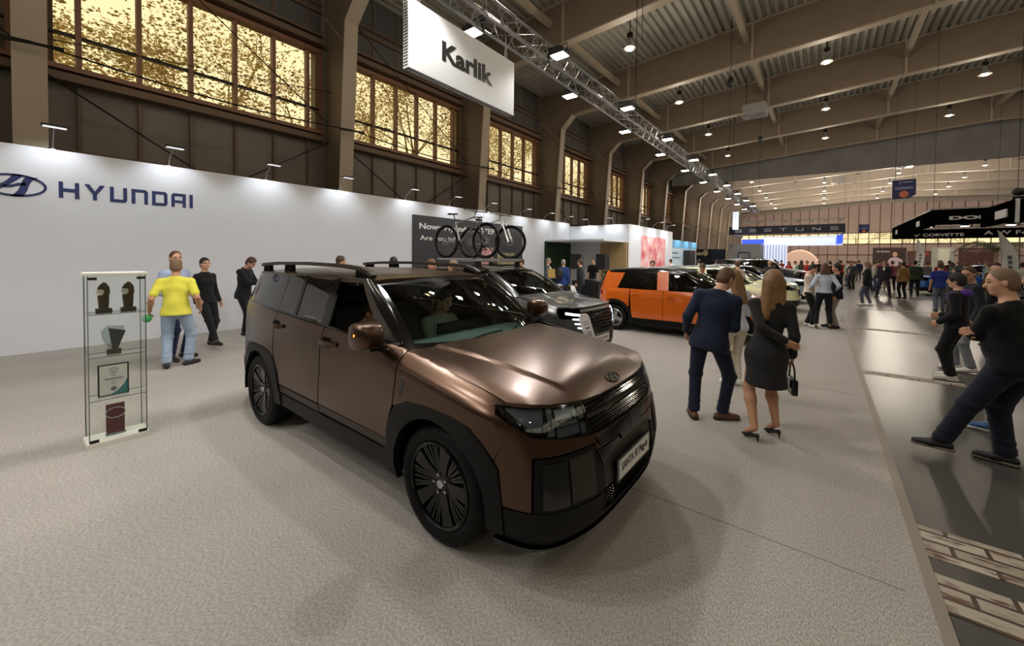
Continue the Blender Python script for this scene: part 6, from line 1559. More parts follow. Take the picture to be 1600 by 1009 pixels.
        if hairstyle in ('long', 'bob'):
            L = -0.36 if hairstyle == 'long' else -0.15
            for sd in (-0.055, 0, 0.055): S.cone(hp_(sd, -0.05, 0.0), hp_(sd*1.35, -0.085, L), 0.05*s, 0.045*s, 0.03)
            for sd in (-1, 1): S.cone(hp_(sd*0.07, -0.01, 0.03), hp_(sd*0.082, -0.04, L*0.7), 0.026*s, 0.03*s, 0.03)
        S.sub(hp_(0, 0.105, -0.022), np.array([0.066, 0.075, 0.086])*s, 0.01, Hd)
        for sd in (-1, 1):
            if hairstyle not in ('long', 'bob'): S.sub(hp_(sd*0.085, 0.012, -0.05), np.array([0.03, 0.05, 0.05])*s, 0.01, Hd)
        if hairstyle == 'thin': S.sub(hp_(0, 0.0, 0.15), np.array([0.05, 0.07, 0.04])*s, 0.01, Hd)
        V, F = S.mesh(min(v, 0.02)); np_obj('hair', V, F, [hm], root)
        if hairstyle == 'cap':
            S = SDF(); S.ell(hp_(0, -0.002, 0.055), np.array([0.090, 0.104, 0.085])*s, 0.01, Hd); S.cut(hp_(0, 0, 0.045), Hd@np.array([0, 0.12, 1.0])); S.ell(hp_(0, 0.13, 0.05), np.array([0.06, 0.06, 0.008])*s, 0.01, Hd)
            V, F = S.mesh(min(v, 0.014)); np_obj('cap', V, F, [cloth((70, 74, 54))], root)
    # ---------- shoes
    sm_ = mat('shoe_%d_%d_%d' % tuple(shoes), shoes, rough=0.45)
    for i in (0, 1):
        S = SDF(); fd = fdir[i]; a0 = ank[i].copy(); fz = a0[2]-(0.085+hl)*s; a0[2] = fz; sd_ = np.cross(fd, [0, 0, 1])
        R3 = np.stack([sd_, fd, np.array([0, 0, 1.0])], 1); e3 = lambda x, y, z: a0+R3@(np.array([x, y, z])*s)
        if heels:
            S.cone(e3(0, -0.035, 0.075), e3(0, 0.11, 0.028), 0.026*s, 0.024*s, 0.02).cone(e3(0, 0.11, 0.028), e3(0, 0.175, 0.016), 0.026*s, 0.008*s, 0.02).cone(e3(0, -0.05, 0.07), e3(0, -0.052, 0.004), 0.014*s, 0.005*s, 0.01)
            S.sub(e3(0, 0.03, 0.11), np.array([0.026, 0.07, 0.045])*s, 0.008, R3)
        else:
            S.cone(e3(0, -0.045, 0.042), e3(0, 0.06, 0.046), 0.041*s, 0.044*s, 0.02).cone(e3(0, 0.06, 0.040), e3(0, 0.165, 0.030), 0.045*s, 0.034*s, 0.02)
            if shoes[0] > 150: S.cone(e3(0, -0.03, 0.06), e3(0, 0.0, 0.09), 0.042*s, 0.042*s, 0.02)
        S.cut((0, 0, fz+0.002), (0, 0, 1))
        V, F = S.mesh(min(v, 0.016) if not heels else 0.006)
        so = np_obj('shoe', V, F, [sm_], root)
        if sole:
            S = SDF(); S.cone(e3(0, -0.048, 0.012), e3(0, 0.165, 0.012), 0.046*s, 0.037*s, 0.01); S.cut((0, 0, fz+0.001), (0, 0, 1)); S.cut((0, 0, fz+0.026), (0, 0, -1))
            V, F = S.mesh(min(v, 0.012)); np_obj('sole', V, F, [mat('sole_%d_%d_%d' % tuple(sole), sole, rough=0.7)], so)
    root['_w'] = 0; del root['_w']
    return root, dict(wr=[root.matrix_basis @ Vector(w) for w in wr], hd=hdir, hc=hc, B=B3, pel=pel, at=at)
# ================================================================ THE NEAR FIGURES
person('man in navy suit and brown shoes seen from behind, leaning toward a woman in white', (-1.0, 4.82, 0.008), 8, H=1.755, feet=((-0.12, 0.02, 20), (0.16, 0.13, -62)), hip=(0.03, 0.0), lean=(8, 8), headturn=-38, headtilt=-14,
       hands=((-0.26, 0.10, 0.02), (0.17, 0.26, 0.14)), top=(28, 36, 58), bottom=(25, 32, 52), shoes=(92, 58, 38), sole=(40, 26, 20), hair='ginger', hairstyle='short', style='jacket', undershirt=(235, 235, 240), v=0.012, hidden=(1,), wide=1.04)
person('woman in white blouse and beige trousers standing beyond the navy suit', (-0.96, 6.42, 0.008), 40, H=1.66, feet=((-0.08, 0, 10), (0.08, 0.05, -10)), headturn=20, headtilt=-8, hands=((-0.2, 0.18, 0.12), (0.14, 0.24, 0.16)),
       top=(206, 212, 226), bottom=(206, 196, 178), shoes=(228, 228, 226), hair='blond', hairstyle='long', style='shirt', female=True, v=0.014)
_, W_ = person('woman in black patterned dress and stilettos, hand behind her back, long light brown hair', (-0.42, 4.66, 0.008), 12, H=1.66, feet=((-0.1, -0.06, 35), (0.12, 0.16, 30)), heels=True, female=True, bare_legs=True,
       hands=((0.13, -0.175, 0.13), (0.235, 0.03, -0.05)), elbow=((-1, -0.5, 0), None), top=(34, 33, 34), shoes=(14, 14, 15), hair='blond', hairstyle='long', style='dress', v=0.012, lean=(0, 4), headturn=18, wide=1.02, curl=(0.25, 1.3), handn=((0, 1, 0.2), None), skin=M_skin2)
_p = W_['wr'][1]; bg_ = empty('handbag', (_p.x, _p.y, _p.z-0.285), 0.3, 'small black handbag with gold clasp held by the woman in the patterned dress', 'handbag')
b = MB(); b.bar((0, -0.11, 0.0), (0, 0.11, 0.0), 0.055, 0.15); b.build('bag_body', M_black, bg_, bevel=0.015)
b = MB(); b.tube([(0, -0.09, 0.07), (0.0, -0.075, 0.16), (0, -0.02, 0.215), (0, 0.03, 0.215), (0, 0.075, 0.16), (0, 0.09, 0.07)], 0.008, 6); b.build('bag_handle', M_black, bg_)
b = MB(); b.box((0.03, 0, 0.0), (0.008, 0.03, 0.02)); b.build('clasp', mat('gold', (200, 160, 80), rough=0.25, metal=1), bg_)
# the big man striding in at the edge of the frame
person('broad man in black sweater and dark navy trousers striding along the aisle', (1.34, 5.43, 0.004), 82, H=1.76, feet=((-0.08, 0.44, 4), (0.09, 0.02, -4)), hip=(0, 0.0), lean=(5, 0), turn=-38, wide=1.18, belly=0.05,
       hands=((0.11, 0.165, 0.30), (-0.11, 0.15, 0.26)), elbow=((-0.5, 0.6, -1), (0.5, 0.6, -1)), top=(14, 14, 16), bottom=(24, 29, 44), shoes=(24, 24, 28), sole=(120, 108, 92), hair='sand', hairstyle='crop', style='shirt', v=0.013, headturn=40, loose=1.15)
person('person in blue trainers with white soles, mostly hidden behind the striding man', (1.72, 6.35, 0.004), 86, H=1.76, feet=((-0.1, -0.15, 0), (0.1, 0.25, 0)), top=(26, 28, 34), bottom=(34, 40, 60), shoes=(40, 84, 130), sole=(225, 225, 215), hair='dark', v=0.016)
person('boy in black jacket with purple hood and black and white trainers', (1.63, 8.92, 0.004), 62, H=1.63, feet=((-0.09, 0.02, 15), (0.09, 0.10, 0)), hands=((-0.22, 0.14, 0.02), (0.14, 0.24, 0.10)), top=(22, 21, 26), bottom=(17, 17, 19), shoes=(196, 190, 180), sole=(225, 222, 212), hair='dark', hairstyle='mop', style='hoodie', undershirt=(92, 52, 150), v=0.013, headturn=6, curl=(1.1, 1.1), loose=1.15)
person('man in dark navy jacket and light grey jeans, sunglasses pushed up on his head', (1.92, 9.75, 0.004), 100, H=1.74, feet=((-0.1, 0.0, 5), (0.1, 0.12, 0)), headturn=40, headtilt=-14, top=(34, 38, 52), bottom=(138, 142, 150), shoes=(220, 218, 212), hair='brown', hairstyle='crop', style='jacket', v=0.014)
sg = empty('sunglasses', (1.92, 9.75, 0), math.radians(100), 'dark sunglasses resting on the forehead of the man in the navy jacket', 'sunglasses')
b = MB(); b.box((-0.045, 0.12, 1.69), (0.05, 0.012, 0.03)); b.box((0.02, 0.12, 1.69), (0.05, 0.012, 0.03)); b.build('lenses', M_black, sg, bevel=0.004)
# left side by the white wall
_, Y_ = person('balding man in lemon yellow t-shirt and faded jeans seen from behind', (-8.12, 1.66, 0.008), 72, H=1.73, feet=((-0.12, -0.04, 10), (0.14, 0.06, -50)), hands=((-0.33, 0.05, 0.0), (0.30, 0.06, 0.02)), top=(228, 222, 84), bottom=(150, 168, 190), shoes=(30, 28, 30), hair='sand', hairstyle='thin', sleeve='short', v=0.012, wide=1.10, belly=0.05, skin=M_skin2, headturn=-12, curl=(0.7, 0.35), loose=1.1)
person('man in light blue shirt and dark jeans facing the man in yellow', (-8.72, 1.78, 0.008), -60, H=1.86, feet=((-0.14, 0, 20), (0.14, 0.05, -10)), headturn=-22, top=(168, 184, 216), bottom=(36, 46, 76), shoes=(52, 44, 40), hair='ginger', hairstyle='crop', sleeve='rolled', v=0.013, wide=1.06, hands=((-0.24, 0.14, 0.02), (0.22, 0.2, 0.1)))
person('woman in black top leaning on the white wall behind the two talking men', (-9.55, 2.42, 0.008), -70, H=1.74, feet=((-0.08, 0.0, 5), (0.10, 0.42, -5)), hip=(0, 0.0), lean=(-4, 0), top=(24, 24, 26), bottom=(26, 26, 30), shoes=(26, 24, 24), hair='dark', hairstyle='short', female=True, v=0.014, headturn=-10)
person('young man in black jacket looking down at a phone beside the white wall', (-10.25, 3.28, 0.008), -48, H=1.80, feet=((-0.08, 0, 5), (0.10, 0.08, -10)), headtilt=-28, lean=(5, 0), hands=((-0.1, 0.40, 0.26), (0.08, 0.40, 0.26)), handn=((0, 0, 1), (0, 0, 1)), top=(24, 25, 30), bottom=(20, 20, 23), shoes=(20, 20, 20), hair='brown', hairstyle='short', style='jacket', v=0.013)
tag((lambda b: (b.box((0, 0, 0), (0.075, 0.15, 0.01)), b)[1])(MB()).build('phone', M_black, loc=(-9.92, 3.56, 1.24), rot=(0.5, 0, -0.8), bevel=0.003), 'black phone held by the young man by the white wall', 'phone')
b = MB(); b.sphere((0, 0, 0), 0.06, 16, 12); tag(b.build('plastic_ball', mat('green_plastic', (54, 160, 84), rough=0.25), loc=tuple(Y_['wr'][0]+Vector((0.0, -0.03, -0.12))), smooth=60), 'round green object in the outstretched hand of the man in yellow', 'ball')
# in the bronze SUV
person('young man sitting in the front passenger seat of the bronze car, head bowed', (SFX-1.73, SFY-0.44, 0.0), -90, H=1.70, sit=0.68, feet=((-0.1, 0.62, 0, 0.42), (0.1, 0.62, 0, 0.42)), lean=(16, 0), headtilt=-20, headturn=10, top=(40, 38, 34), bottom=(30, 32, 38), hair='brown', hairstyle='crop', v=0.014, hands=((-0.16, 0.36, 0.16), (0.16, 0.36, 0.16)))
person('person in sage green sweatshirt sitting at the wheel of the bronze car', (SFX-1.48, SFY+0.36, 0.0), -90, H=1.70, sit=0.70, feet=((-0.1, 0.62, 0, 0.42), (0.1, 0.62, 0, 0.42)), lean=(6, 0), headtilt=-8, top=(150, 166, 156), bottom=(30, 32, 38), hair='dark', hairstyle='short', v=0.014, hands=((-0.26, 0.40, 0.26), (0.2, 0.42, 0.28)), loose=1.15, wide=1.05)
# between the cars and around the second row
P2 = [('man with short brown hair seen over the bronze car roof, near its rear rail', (-8.5, 4.6), -30, dict(top=(22, 22, 26), hair='brown', H=1.80)),
      ('dark haired person seen over the middle of the bronze car roof', (-7.0, 4.95), 60, dict(top=(60, 62, 70), hair='dark', H=1.79)),
      ('person with auburn hair bending toward another beside the grey SUV', (-5.95, 5.05), -80, dict(top=(170, 150, 130), hair='ginger', H=1.76)),
      ('man with dark blond crop standing between the bronze car and grey SUV', (-5.42, 5.15), 100, dict(top=(70, 72, 80), hair='sand', H=1.74)),
      ('man in black jacket with dark hair behind the bicycles', (-7.6, 10.2), 150, dict(top=(24, 24, 28), hair='dark', H=1.76, style='jacket')),
      ('grey haired man in grey suit holding papers near the alcove', (-8.55, 13.2), -70, dict(top=(74, 80, 96), hair='grey', H=1.78, style='jacket', undershirt=(230, 230, 235))),
      ('grey haired man in blue jacket wearing a black backpack', (-7.55, 12.7), 10, dict(top=(38, 66, 130), hair='grey', H=1.74, style='jacket')),
      ('man with glasses in dark suit and pale shirt facing the backpack wearer', (-7.05, 13.1), 100, dict(top=(26, 27, 34), hair='brown', H=1.76, style='jacket', undershirt=(220, 226, 235))),
      ('disc jockey in black t-shirt behind the black table between the loudspeakers', (-8.0, 16.0), 190, dict(top=(20, 20, 22), hair='dark', H=1.80, sleeve='short', bottom=(120, 130, 150))),
      ('young man in dark shirt whose head shows above the orange car roof', (-4.1, 12.2), 200, dict(top=(50, 50, 44), hair='dark', H=1.74)),
      ('person wearing a camouflage cap and olive jacket behind the orange car', (-2.62, 11.9), 190, dict(top=(74, 76, 56), hair='dark', hairstyle='cap', H=1.68, style='jacket')),
      ('person with ginger hair between the two cream cars', (-2.3, 15.5), 30, dict(top=(190, 170, 160), hair='ginger', H=1.76)),
      ('person in white shirt standing by the pale blue booth', (-7.0, 24.0), 20, dict(top=(222, 220, 222), hair='brown', H=1.78)),
      ('person in light pink shirt standing by the dark screens', (-5.2, 22.8), 30, dict(top=(196, 160, 158), hair='dark', H=1.78)),
      ('bald person beyond the cream crossover', (-2.0, 22.6), 170, dict(top=(40, 42, 50), hairstyle='bald', H=1.76))]
for lb, (x, y), a, kw in P2:
    kw = dict(kw); kw.setdefault('v', 0.019 if y < 14 else 0.026); person(lb, (x, y, 0.008), a, **kw)
bp = empty('backpack', (-7.58, 12.48, 1.22), math.radians(10), 'black backpack worn by the man in the blue jacket', 'backpack')
b = MB(); b.sphere((0, 0, 0), 0.2, 16, 12, (0.8, 0.5, 1.15)); b.build('pack_body', mat('backpack_black', (26, 26, 28), rough=0.7), bp, smooth=60)
b = MB(); b.sphere((0, -0.08, -0.06), 0.12, 14, 10, (0.9, 0.4, 0.9)); b.build('front_pocket', MATS['backpack_black'], bp, smooth=60)
b = MB(); b.box((0, 0, 0), (0.3, 0.01, 0.36)); tag(b.build('paper_folder', mat('folder_yellow', (226, 190, 110), rough=0.6), loc=(-8.25, 13.0, 1.2), rot=(0.2, 0, 0.2)), 'yellow folder carried by the man in the grey suit', 'folder')
# group on the stand edge
person('man in cream shirt and black trousers with white trainers, arms folded', (-0.28, 13.45, 0.008), -100, H=1.72, feet=((-0.12, -0.05, 10), (0.14, 0.12, -20)), hands=((-0.02, 0.22, 0.26), (0.02, 0.22, 0.26)), top=(224, 208, 194), bottom=(20, 20, 22), shoes=(224, 224, 220), hair='dark', v=0.019, headtilt=-20)
person('woman in pale blue blouse and black trousers seen from behind, auburn bob', (0.05, 13.2, 0.008), 10, H=1.68, feet=((-0.16, 0, 5), (0.16, 0.05, -5)), hands=((-0.3, 0.1, 0.12), (0.3, 0.1, 0.12)), top=(196, 206, 224), bottom=(22, 24, 32), shoes=(22, 20, 22), hair='ginger', hairstyle='bob', female=True, style='tucked', v=0.019, heels=True, wide=1.1)
person('man in black blazer and grey trousers beside the white counter', (0.30, 13.6, 0.008), 100, H=1.72, feet=((-0.1, 0, 5), (0.12, 0.1, -5)), top=(28, 30, 38), bottom=(150, 144, 134), shoes=(26, 24, 24), hair='dark', style='jacket', undershirt=(235, 235, 235), v=0.019, headtilt=5)
person('young woman in black jacket and grey jeans walking on the concrete aisle', (1.42, 21.3, 0.004), 70, H=1.76, feet=((-0.1, 0.1, 10), (0.1, -0.1, -10)), top=(26, 28, 28), bottom=(96, 100, 122), shoes=(232, 230, 226), hair='sand', hairstyle='bob', female=True, style='jacket', v=0.022)
person('man in open dark suit and white shirt facing the camera in the aisle', (2.40, 26.8, 0.004), 172, H=1.84, feet=((-0.22, 0, 20), (0.22, 0.0, -20)), top=(46, 42, 58), bottom=(50, 44, 62), shoes=(30, 26, 26), hair='dark', style='jacket', undershirt=(235, 232, 225), v=0.024)
person('person in ochre and navy jacket with dark trousers in the aisle', (3.05, 26.5, 0.004), 30, H=1.75, top=(150, 112, 70), bottom=(26, 28, 36), hair='dark', v=0.024, style='jacket')
person('broad man in olive jumper seen from behind in the aisle', (3.72, 28.6, 0.004), 0, H=1.84, top=(52, 60, 48), bottom=(28, 28, 30), hair='dark', v=0.024, wide=1.12, style='jacket')
person('man in royal blue polo and grey jeans walking away along the aisle', (3.32, 20.6, 0.004), 0, H=1.76, feet=((-0.1, -0.12, 8), (0.1, 0.1, -8)), top=(44, 58, 140), bottom=(100, 110, 130), hair='brown', v=0.024, sleeve='short', wide=1.05)
person('bald man in black jacket behind the boy with the purple hood', (2.92, 13.0, 0.004), 60, H=1.74, top=(22, 22, 24), hairstyle='bald', v=0.02, style='jacket', wide=1.1)
person('dark haired man in brown-grey coat behind the man with sunglasses', (2.45, 13.4, 0.004), 30, H=1.72, top=(70, 66, 62), hair='dark', v=0.02, style='jacket')
# ---------------------------------------------------------------- the far crowd: six bodies, copied and dressed differently
tops = [('navy', (30, 38, 66)), ('black', (24, 24, 26)), ('white', (214, 212, 208)), ('grey', (112, 114, 118)), ('green', (58, 76, 56)), ('burgundy', (96, 34, 42)), ('beige', (186, 170, 146)), ('sky blue', (140, 170, 205)), ('charcoal', (52, 54, 58)), ('red', (160, 44, 40)), ('brown', (92, 70, 52)), ('mint', (170, 205, 190))]
bots = [('jeans', (62, 78, 108)), ('black trousers', (24, 24, 27)), ('grey trousers', (108, 106, 104)), ('khaki trousers', (150, 136, 108))]
protos = []
for i, kw in enumerate((dict(), dict(hands=((-0.12, 0.32, 0.22), (0.1, 0.32, 0.24)), headtilt=-12), dict(feet=((-0.1, 0.2, 0), (0.1, -0.15, 0)), hands=((-0.25, -0.08, 0), (0.25, 0.14, 0))), dict(female=True, hairstyle='long', wide=0.98), dict(hands=((-0.02, 0.2, 0.25), (0.02, 0.2, 0.25)), wide=1.05), dict(style='jacket', feet=((-0.16, 0, 10), (0.16, 0, -10))))):
    protos.append(dict(kw))
rnd = random.Random(5); proto_roots = {}
spots = []
for (n, x0, x1, y0, y1) in ((16, 1.4, 6.5, 31, 38), (16, 1.0, 9.0, 38, 50), (12, -3.0, 1.0, 29, 42), (10, 4.5, 9.5, 24, 32), (10, 2, 14, 50, 62), (9, 4.2, 9.0, 15.5, 23.5)):
    k = 0; tries = 0
    while k < n and tries < 400:
        tries += 1; x, y = rnd.uniform(x0, x1), rnd.uniform(y0, y1)
        if not (3.6 < x < 9.8 and 29.3 < y < 32.8) and abs(y-60.1) > 0.5 and (x-4.4)**2+(y-35)**2 > 0.7 and all((x-a)**2+(y-b_)**2 > 0.75**2 for a, b_ in spots) and not (x < 0.4 and y < 28.5): spots.append((x, y)); k += 1
combos = [(a, b_, c) for a in range(len(tops)) for b_ in range(len(bots)) for c in range(3)]; rnd.shuffle(combos)
hn_ = [('dark', 'dark hair'), ('brown', 'brown hair'), ('sand', 'fair hair')]
for i, (x, y) in enumerate(spots):
    a, b_, c = combos[i % len(combos)]; pi = i % 6; ang = rnd.choice((0, 15, -20, 170, 190, 90, -80, 45, 140))
    tn, tc_ = tops[a]; bn, bc = bots[b_]; hk, hl_ = hn_[c]
    fem = pi == 3
    lab = 'distant %s in %s %s and %s with %s, among the visitors' % ('woman' if fem else 'visitor', tn, 'jacket' if pi == 5 else 'top', bn, ('long '+hl_) if fem else hl_)
    if pi not in proto_roots:
        r, _ = person(lab, (x, y, 0.006), ang, H=1.75, v=0.034, group='visitors in the far aisle', top=tc_, bottom=bc, hair=hk, **protos[pi]); proto_roots[pi] = r
    else:
        r = copy_tree(proto_roots[pi]); r.location = (x, y, 0.006); r.rotation_euler = (0, 0, math.radians(ang)); r['label'] = lab
        s_ = rnd.uniform(0.94, 1.06); r.scale = (s_, s_, s_)
        for ch in r.children:
            nm = ch.name.split('.')[0]
            mm = {'shirt': cloth(tc_), 'jacket': cloth(tc_), 'trousers': cloth(bc), 'hair': HAIR[hk]}.get(nm)
            if mm: ch.material_slots[0].link = 'OBJECT'; ch.material_slots[0].material = mm
# ================================================================ HANGING BANNER, DISPLAY CASE, ALCOVE
kb = empty('hanging_banner', (TX, 0, 0), 0, 'white double-sided banner box reading Karlik hung under the truss', 'banner')
b = MB(); b.bb(-0.06, 0.06, 3.50, 5.90, 4.47, 5.44); b.build('banner_box', mat('banner_white', (226, 228, 230), rough=0.6), kb)
b = MB(); text(b, 'Karlik', (0.06, 4.12, 4.80), (0, 1, 0), (0, 0, 1), 1.16, 0.30, 0.006, bold=0.035); b.build('banner_text', M_ink, kb)
b = MB()
for i in range(22): b.bb(-0.045, 0.045, 3.494, 3.5, 4.50+0.043*i, 4.512+0.043*i) if i % 1 == 0 else None
for i in range(48): b.bb(-0.04, 0.04, 3.53+0.05*i, 3.545+0.05*i, 4.464, 4.47)
b.build('perforated_edge', M_dark, kb)
for y in (3.72, 5.72):
    b = MB(); b.tube([(-0.03, y, 5.42), (0.0, y, 5.86)], 0.008, 5); b.tube([(0.03, y, 5.42), (0.0, y, 5.86)], 0.008, 5); b.build('hanging_strap', M_alu, kb)
# tall glass cabinet
M_cglass = glass('cabinet_glass', (250, 252, 250), gloss=0.05)
M_cwhite = mat('cabinet_white', (238, 236, 224), rough=0.45); M_gedge = mat('glass_edge_green', (70, 92, 84), rough=0.2)
CX, CY = -5.40, 0.645
cs = empty('display_cabinet', (CX, CY, 0.008), 0, 'tall narrow glass display cabinet with white base and top holding awards', 'display cabinet')
dx, dy = 0.14, 0.215
b = MB(); b.bb(-dx, dx, -dy, dy, 0.0, 0.05); b.build('base', M_cwhite, cs, bevel=0.004)
b = MB(); b.bb(-dx, dx, -dy, dy, 1.60, 1.63); b.build('top', M_cwhite, cs, bevel=0.004)
for (x0, x1, y0, y1, nm) in ((-dx+0.01, -dx+0.014, -dy+0.02, dy-0.02, 'back_glass'), (dx-0.014, dx-0.01, -dy+0.02, dy-0.02, 'glass_door'), (-dx+0.01, dx-0.02, -dy+0.015, -dy+0.019, 'side_glass'), (-dx+0.01, dx-0.02, dy-0.019, dy-0.015, 'side_glass')):
    b = MB(); xm, ym = (x0+x1)/2, (y0+y1)/2
    if x1-x0 < y1-y0: b.add([(xm, y0, 0.05), (xm, y1, 0.05), (xm, y1, 1.60), (xm, y0, 1.60)], [(0, 1, 2, 3)])
    else: b.add([(x0, ym, 0.05), (x1, ym, 0.05), (x1, ym, 1.60), (x0, ym, 1.60)], [(0, 1, 2, 3)])
    g = b.build(nm, M_cglass, cs)
    b = MB()
    for (px, py) in ((x0, y0), (x1, y1)): b.bb(px-0.002, px+0.002, py-0.002, py+0.002, 0.05, 1.60)
    b.build('glass_edge', M_gedge, g)
for z in (0.435, 0.84, 1.24):
    b = MB(); b.add([(-dx+0.02, -dy+0.022, z), (dx-0.02, -dy+0.022, z), (dx-0.02, dy-0.022, z), (-dx+0.02, dy-0.022, z)], [(0, 1, 2, 3)]); g = b.build('shelf', M_cglass, cs)
    b = MB(); b.bb(dx-0.022, dx-0.018, -dy+0.022, dy-0.022, z-0.003, z+0.002); b.bb(-dx+0.018, -dx+0.022, -dy+0.022, dy-0.022, z-0.003, z+0.002); b.build('shelf_edge', M_gedge, g)
for (y, z) in ((-dy+0.05, 1.575), (dy-0.05, 1.575), (-dy+0.05, 0.065), (dy-0.05, 0.065)):
    b = MB(); b.bb(dx-0.018, dx-0.002, y-0.03, y+0.03, z-0.012, z+0.012); b.build('hinge', M_dark, cs)
M_bronzea = mat('award_bronze', (92, 80, 62), rough=0.4, metal=0.5, noise=0.2, nscale=30); M_marb = mat('award_plinth', (70, 64, 56), rough=0.3)
aw = None
for i, (y, lab) in enumerate(((0.565, 'bronze hooded figure award on the top shelf beside the cabinet door hinge'), (0.735, 'bronze hooded figure award on the top shelf, the one nearer the man in yellow'))):
    if aw is None:
        aw = empty('trophy')
        b = MB(); b.bb(-0.04, 0.04, -0.055, 0.055, 0, 0.045); b.build('plinth', M_marb, aw, bevel=0.003)
        b = MB(); prof = [(-0.032, 0.0), (0.032, 0.0), (0.038, 0.10), (0.036, 0.125), (0.044, 0.16), (0.040, 0.22), (0.018, 0.262), (0.004, 0.27), (-0.022, 0.245), (-0.042, 0.205), (-0.038, 0.198), (-0.008, 0.20), (0.006, 0.18), (0.0, 0.150), (-0.012, 0.138), (-0.042, 0.132), (-0.040, 0.12)]
        b.prism([(p[0], p[1]*0.93) for p in prof], (-0.022, 0, 0.045), (0, 1, 0), (0, 0, 1), (1, 0, 0), 0.044); b.build('figure', M_bronzea, aw, bevel=0.006, smooth=50)
        b = MB(); b.cyl((-0.008, -0.018, 0.045+0.158), (0.008, -0.018, 0.045+0.158), 0.030, 20); b.build('white_disc', M_cwhite, aw, smooth=40); o = aw
    else: o = copy_tree(aw)
    o.location = (CX, y, 1.248); tag(o, lab, 'trophy', 'bronze awards on the top shelf')
gt = empty('glass_trophy', (CX, 0.63, 0.849), 0, 'clear glass and grey wedge trophy on the middle cabinet shelf', 'trophy')
b = MB(); b.bb(-0.035, 0.035, -0.05, 0.05, 0, 0.05); b.build('plinth', M_marb, gt, bevel=0.003)
b = MB(); b.prism([(-0.01, 0), (0.03, 0.0), (0.085, 0.165), (-0.035, 0.20)], (-0.012, 0, 0.05), (0, 1, 0), (0, 0, 1), (1, 0, 0), 0.024); b.build('grey_wedge', mat('wedge_grey', (88, 88, 88), rough=0.25, metal=0.5), gt, bevel=0.002)
b = MB(); b.prism([(-0.03, 0.0), (0.0, 0.0), (-0.03, 0.19), (0.075, 0.17), (0.075, 0.21), (-0.04, 0.225), (-0.085, 0.17), (-0.075, 0.09)], (-0.02, 0, 0.05), (0, 1, 0), (0, 0, 1), (1, 0, 0), 0.015); b.build('glass_arc', glass('crystal', (226, 232, 234), gloss=0.2), gt)
ce = empty('framed_certificate', (CX+0.01, 0.625, 0.445), 0, 'black framed certificate with teal corner standing in the glass cabinet', 'certificate')
b = MB(); b.bb(-0.01, 0.0, -0.108, 0.108, 0, 0.305); b.build('frame', mat('frame_navy', (24, 28, 44), rough=0.4), ce)
b = MB(); b.bb(0.0, 0.002, -0.096, 0.096, 0.012, 0.293); b.build('paper', mat('paper_white', (226, 226, 220), rough=0.6), ce)
b = MB(); b.prism([(0.096, 0.02)]+[(0.096-0.115*math.cos(a), 0.012+0.13*(1-math.sin(a))-0.0) for a in ()]+[(0.096, 0.15), (0.075, 0.10), (0.03, 0.045), (-0.02, 0.012), (0.096, 0.012)], (0.002, 0, 0), (0, 1, 0), (0, 0, 1), (1, 0, 0), 0.001); b.build('teal_corner', mat('print_teal', (60, 130, 130), rough=0.6), ce)
b = MB()
for i, (z, w) in enumerate(((0.215, 0.05), (0.19, 0.035), (0.165, 0.14), (0.155, 0.12), (0.13, 0.04), (0.11, 0.03))): b.bb(0.002, 0.003, -w/2, w/2, z, z+0.005)
ring(b, (0.002, 0, 0.25), (0, 1, 0), (0, 0, 1), (1, 0, 0), 0.03, 0.018, 0.005, 0.001, 24); b.lathe([(0.0, 0.001), (0.022, 0.001), (0.022, 0.0)], (0.002, 0, 0.065), (1, 0, 0), 20)
b.build('printed_lines', M_lampgrey, ce)
mr_ = empty('award_plaque', (CX, 0.635, 0.058), 0, 'dark red marble plaque with silver ring on the cabinet floor', 'plaque')
b = MB(); b.bb(-0.012, 0.006, -0.065, 0.065, 0.015, 0.30); b.build('slab', mat('red_marble', (88, 30, 34), rough=0.25, noise=0.5, nscale=50), mr_, bevel=0.002)
b = MB(); b.bb(-0.025, 0.025, -0.07, 0.07, 0, 0.015); b.build('foot', M_lampglass, mr_)
b = MB(); ring(b, (0.008, 0.0, 0.215), (0, 1, 0), (0, 0, 1), (1, 0, 0), 0.072, 0.052, 0.006, 0.004, 40); b.build('silver_ring', M_chrome, mr_)
# alcove with moss wall, slats, white box room with pink picture
M_moss = mat('moss_green', (22, 52, 26), rough=0.95, noise=0.6, nscale=30, bump=0.8, bscale=60)
b = MB(); b.bb(-11.2, -11.12, 16.96, 19.48, 0.008, 2.64); tag(b.build('moss_wall_panel', M_moss), 'dark green moss panel on the white wall inside the alcove', 'panel')
bx = empty('booth_room', (0, 0, 0), 0, 'white box-shaped booth room with slatted front and pink picture', 'booth')
b = MB(); b.bb(-11.2, -7.77, 19.5, 19.6, 0, 3.55); b.bb(-7.87, -7.77, 19.6, 26.9, 0, 3.55); b.bb(-11.2, -7.87, 26.8, 26.9, 0, 3.55); b.build('wall_panel', M_wht, bx)
b = MB(); b.bb(-11.1, -7.95, 17.0, 19.5, 2.62, 2.70); b.build('canopy_slab', M_wht, bx)
M_slat = mat('slat_wood', (196, 168, 122), rough=0.55, noise=0.1, nscale=6); M_slatback = mat('slat_backing', (120, 96, 62), rough=0.8)
b = MB(); b.bb(-9.30, -7.80, 19.46, 19.5, 0, 2.6); sb_ = b.build('slat_backing', M_slatback, bx)
b = MB()
for i in range(15): b.bb(-9.29+i*0.1, -9.235+i*0.1, 19.38, 19.46, 0.0, 2.62)
b.build('slats', M_slat, sb_)
b = MB(); b.bb(-7.77, -7.74, 21.24, 25.3, 0.6, 3.04)
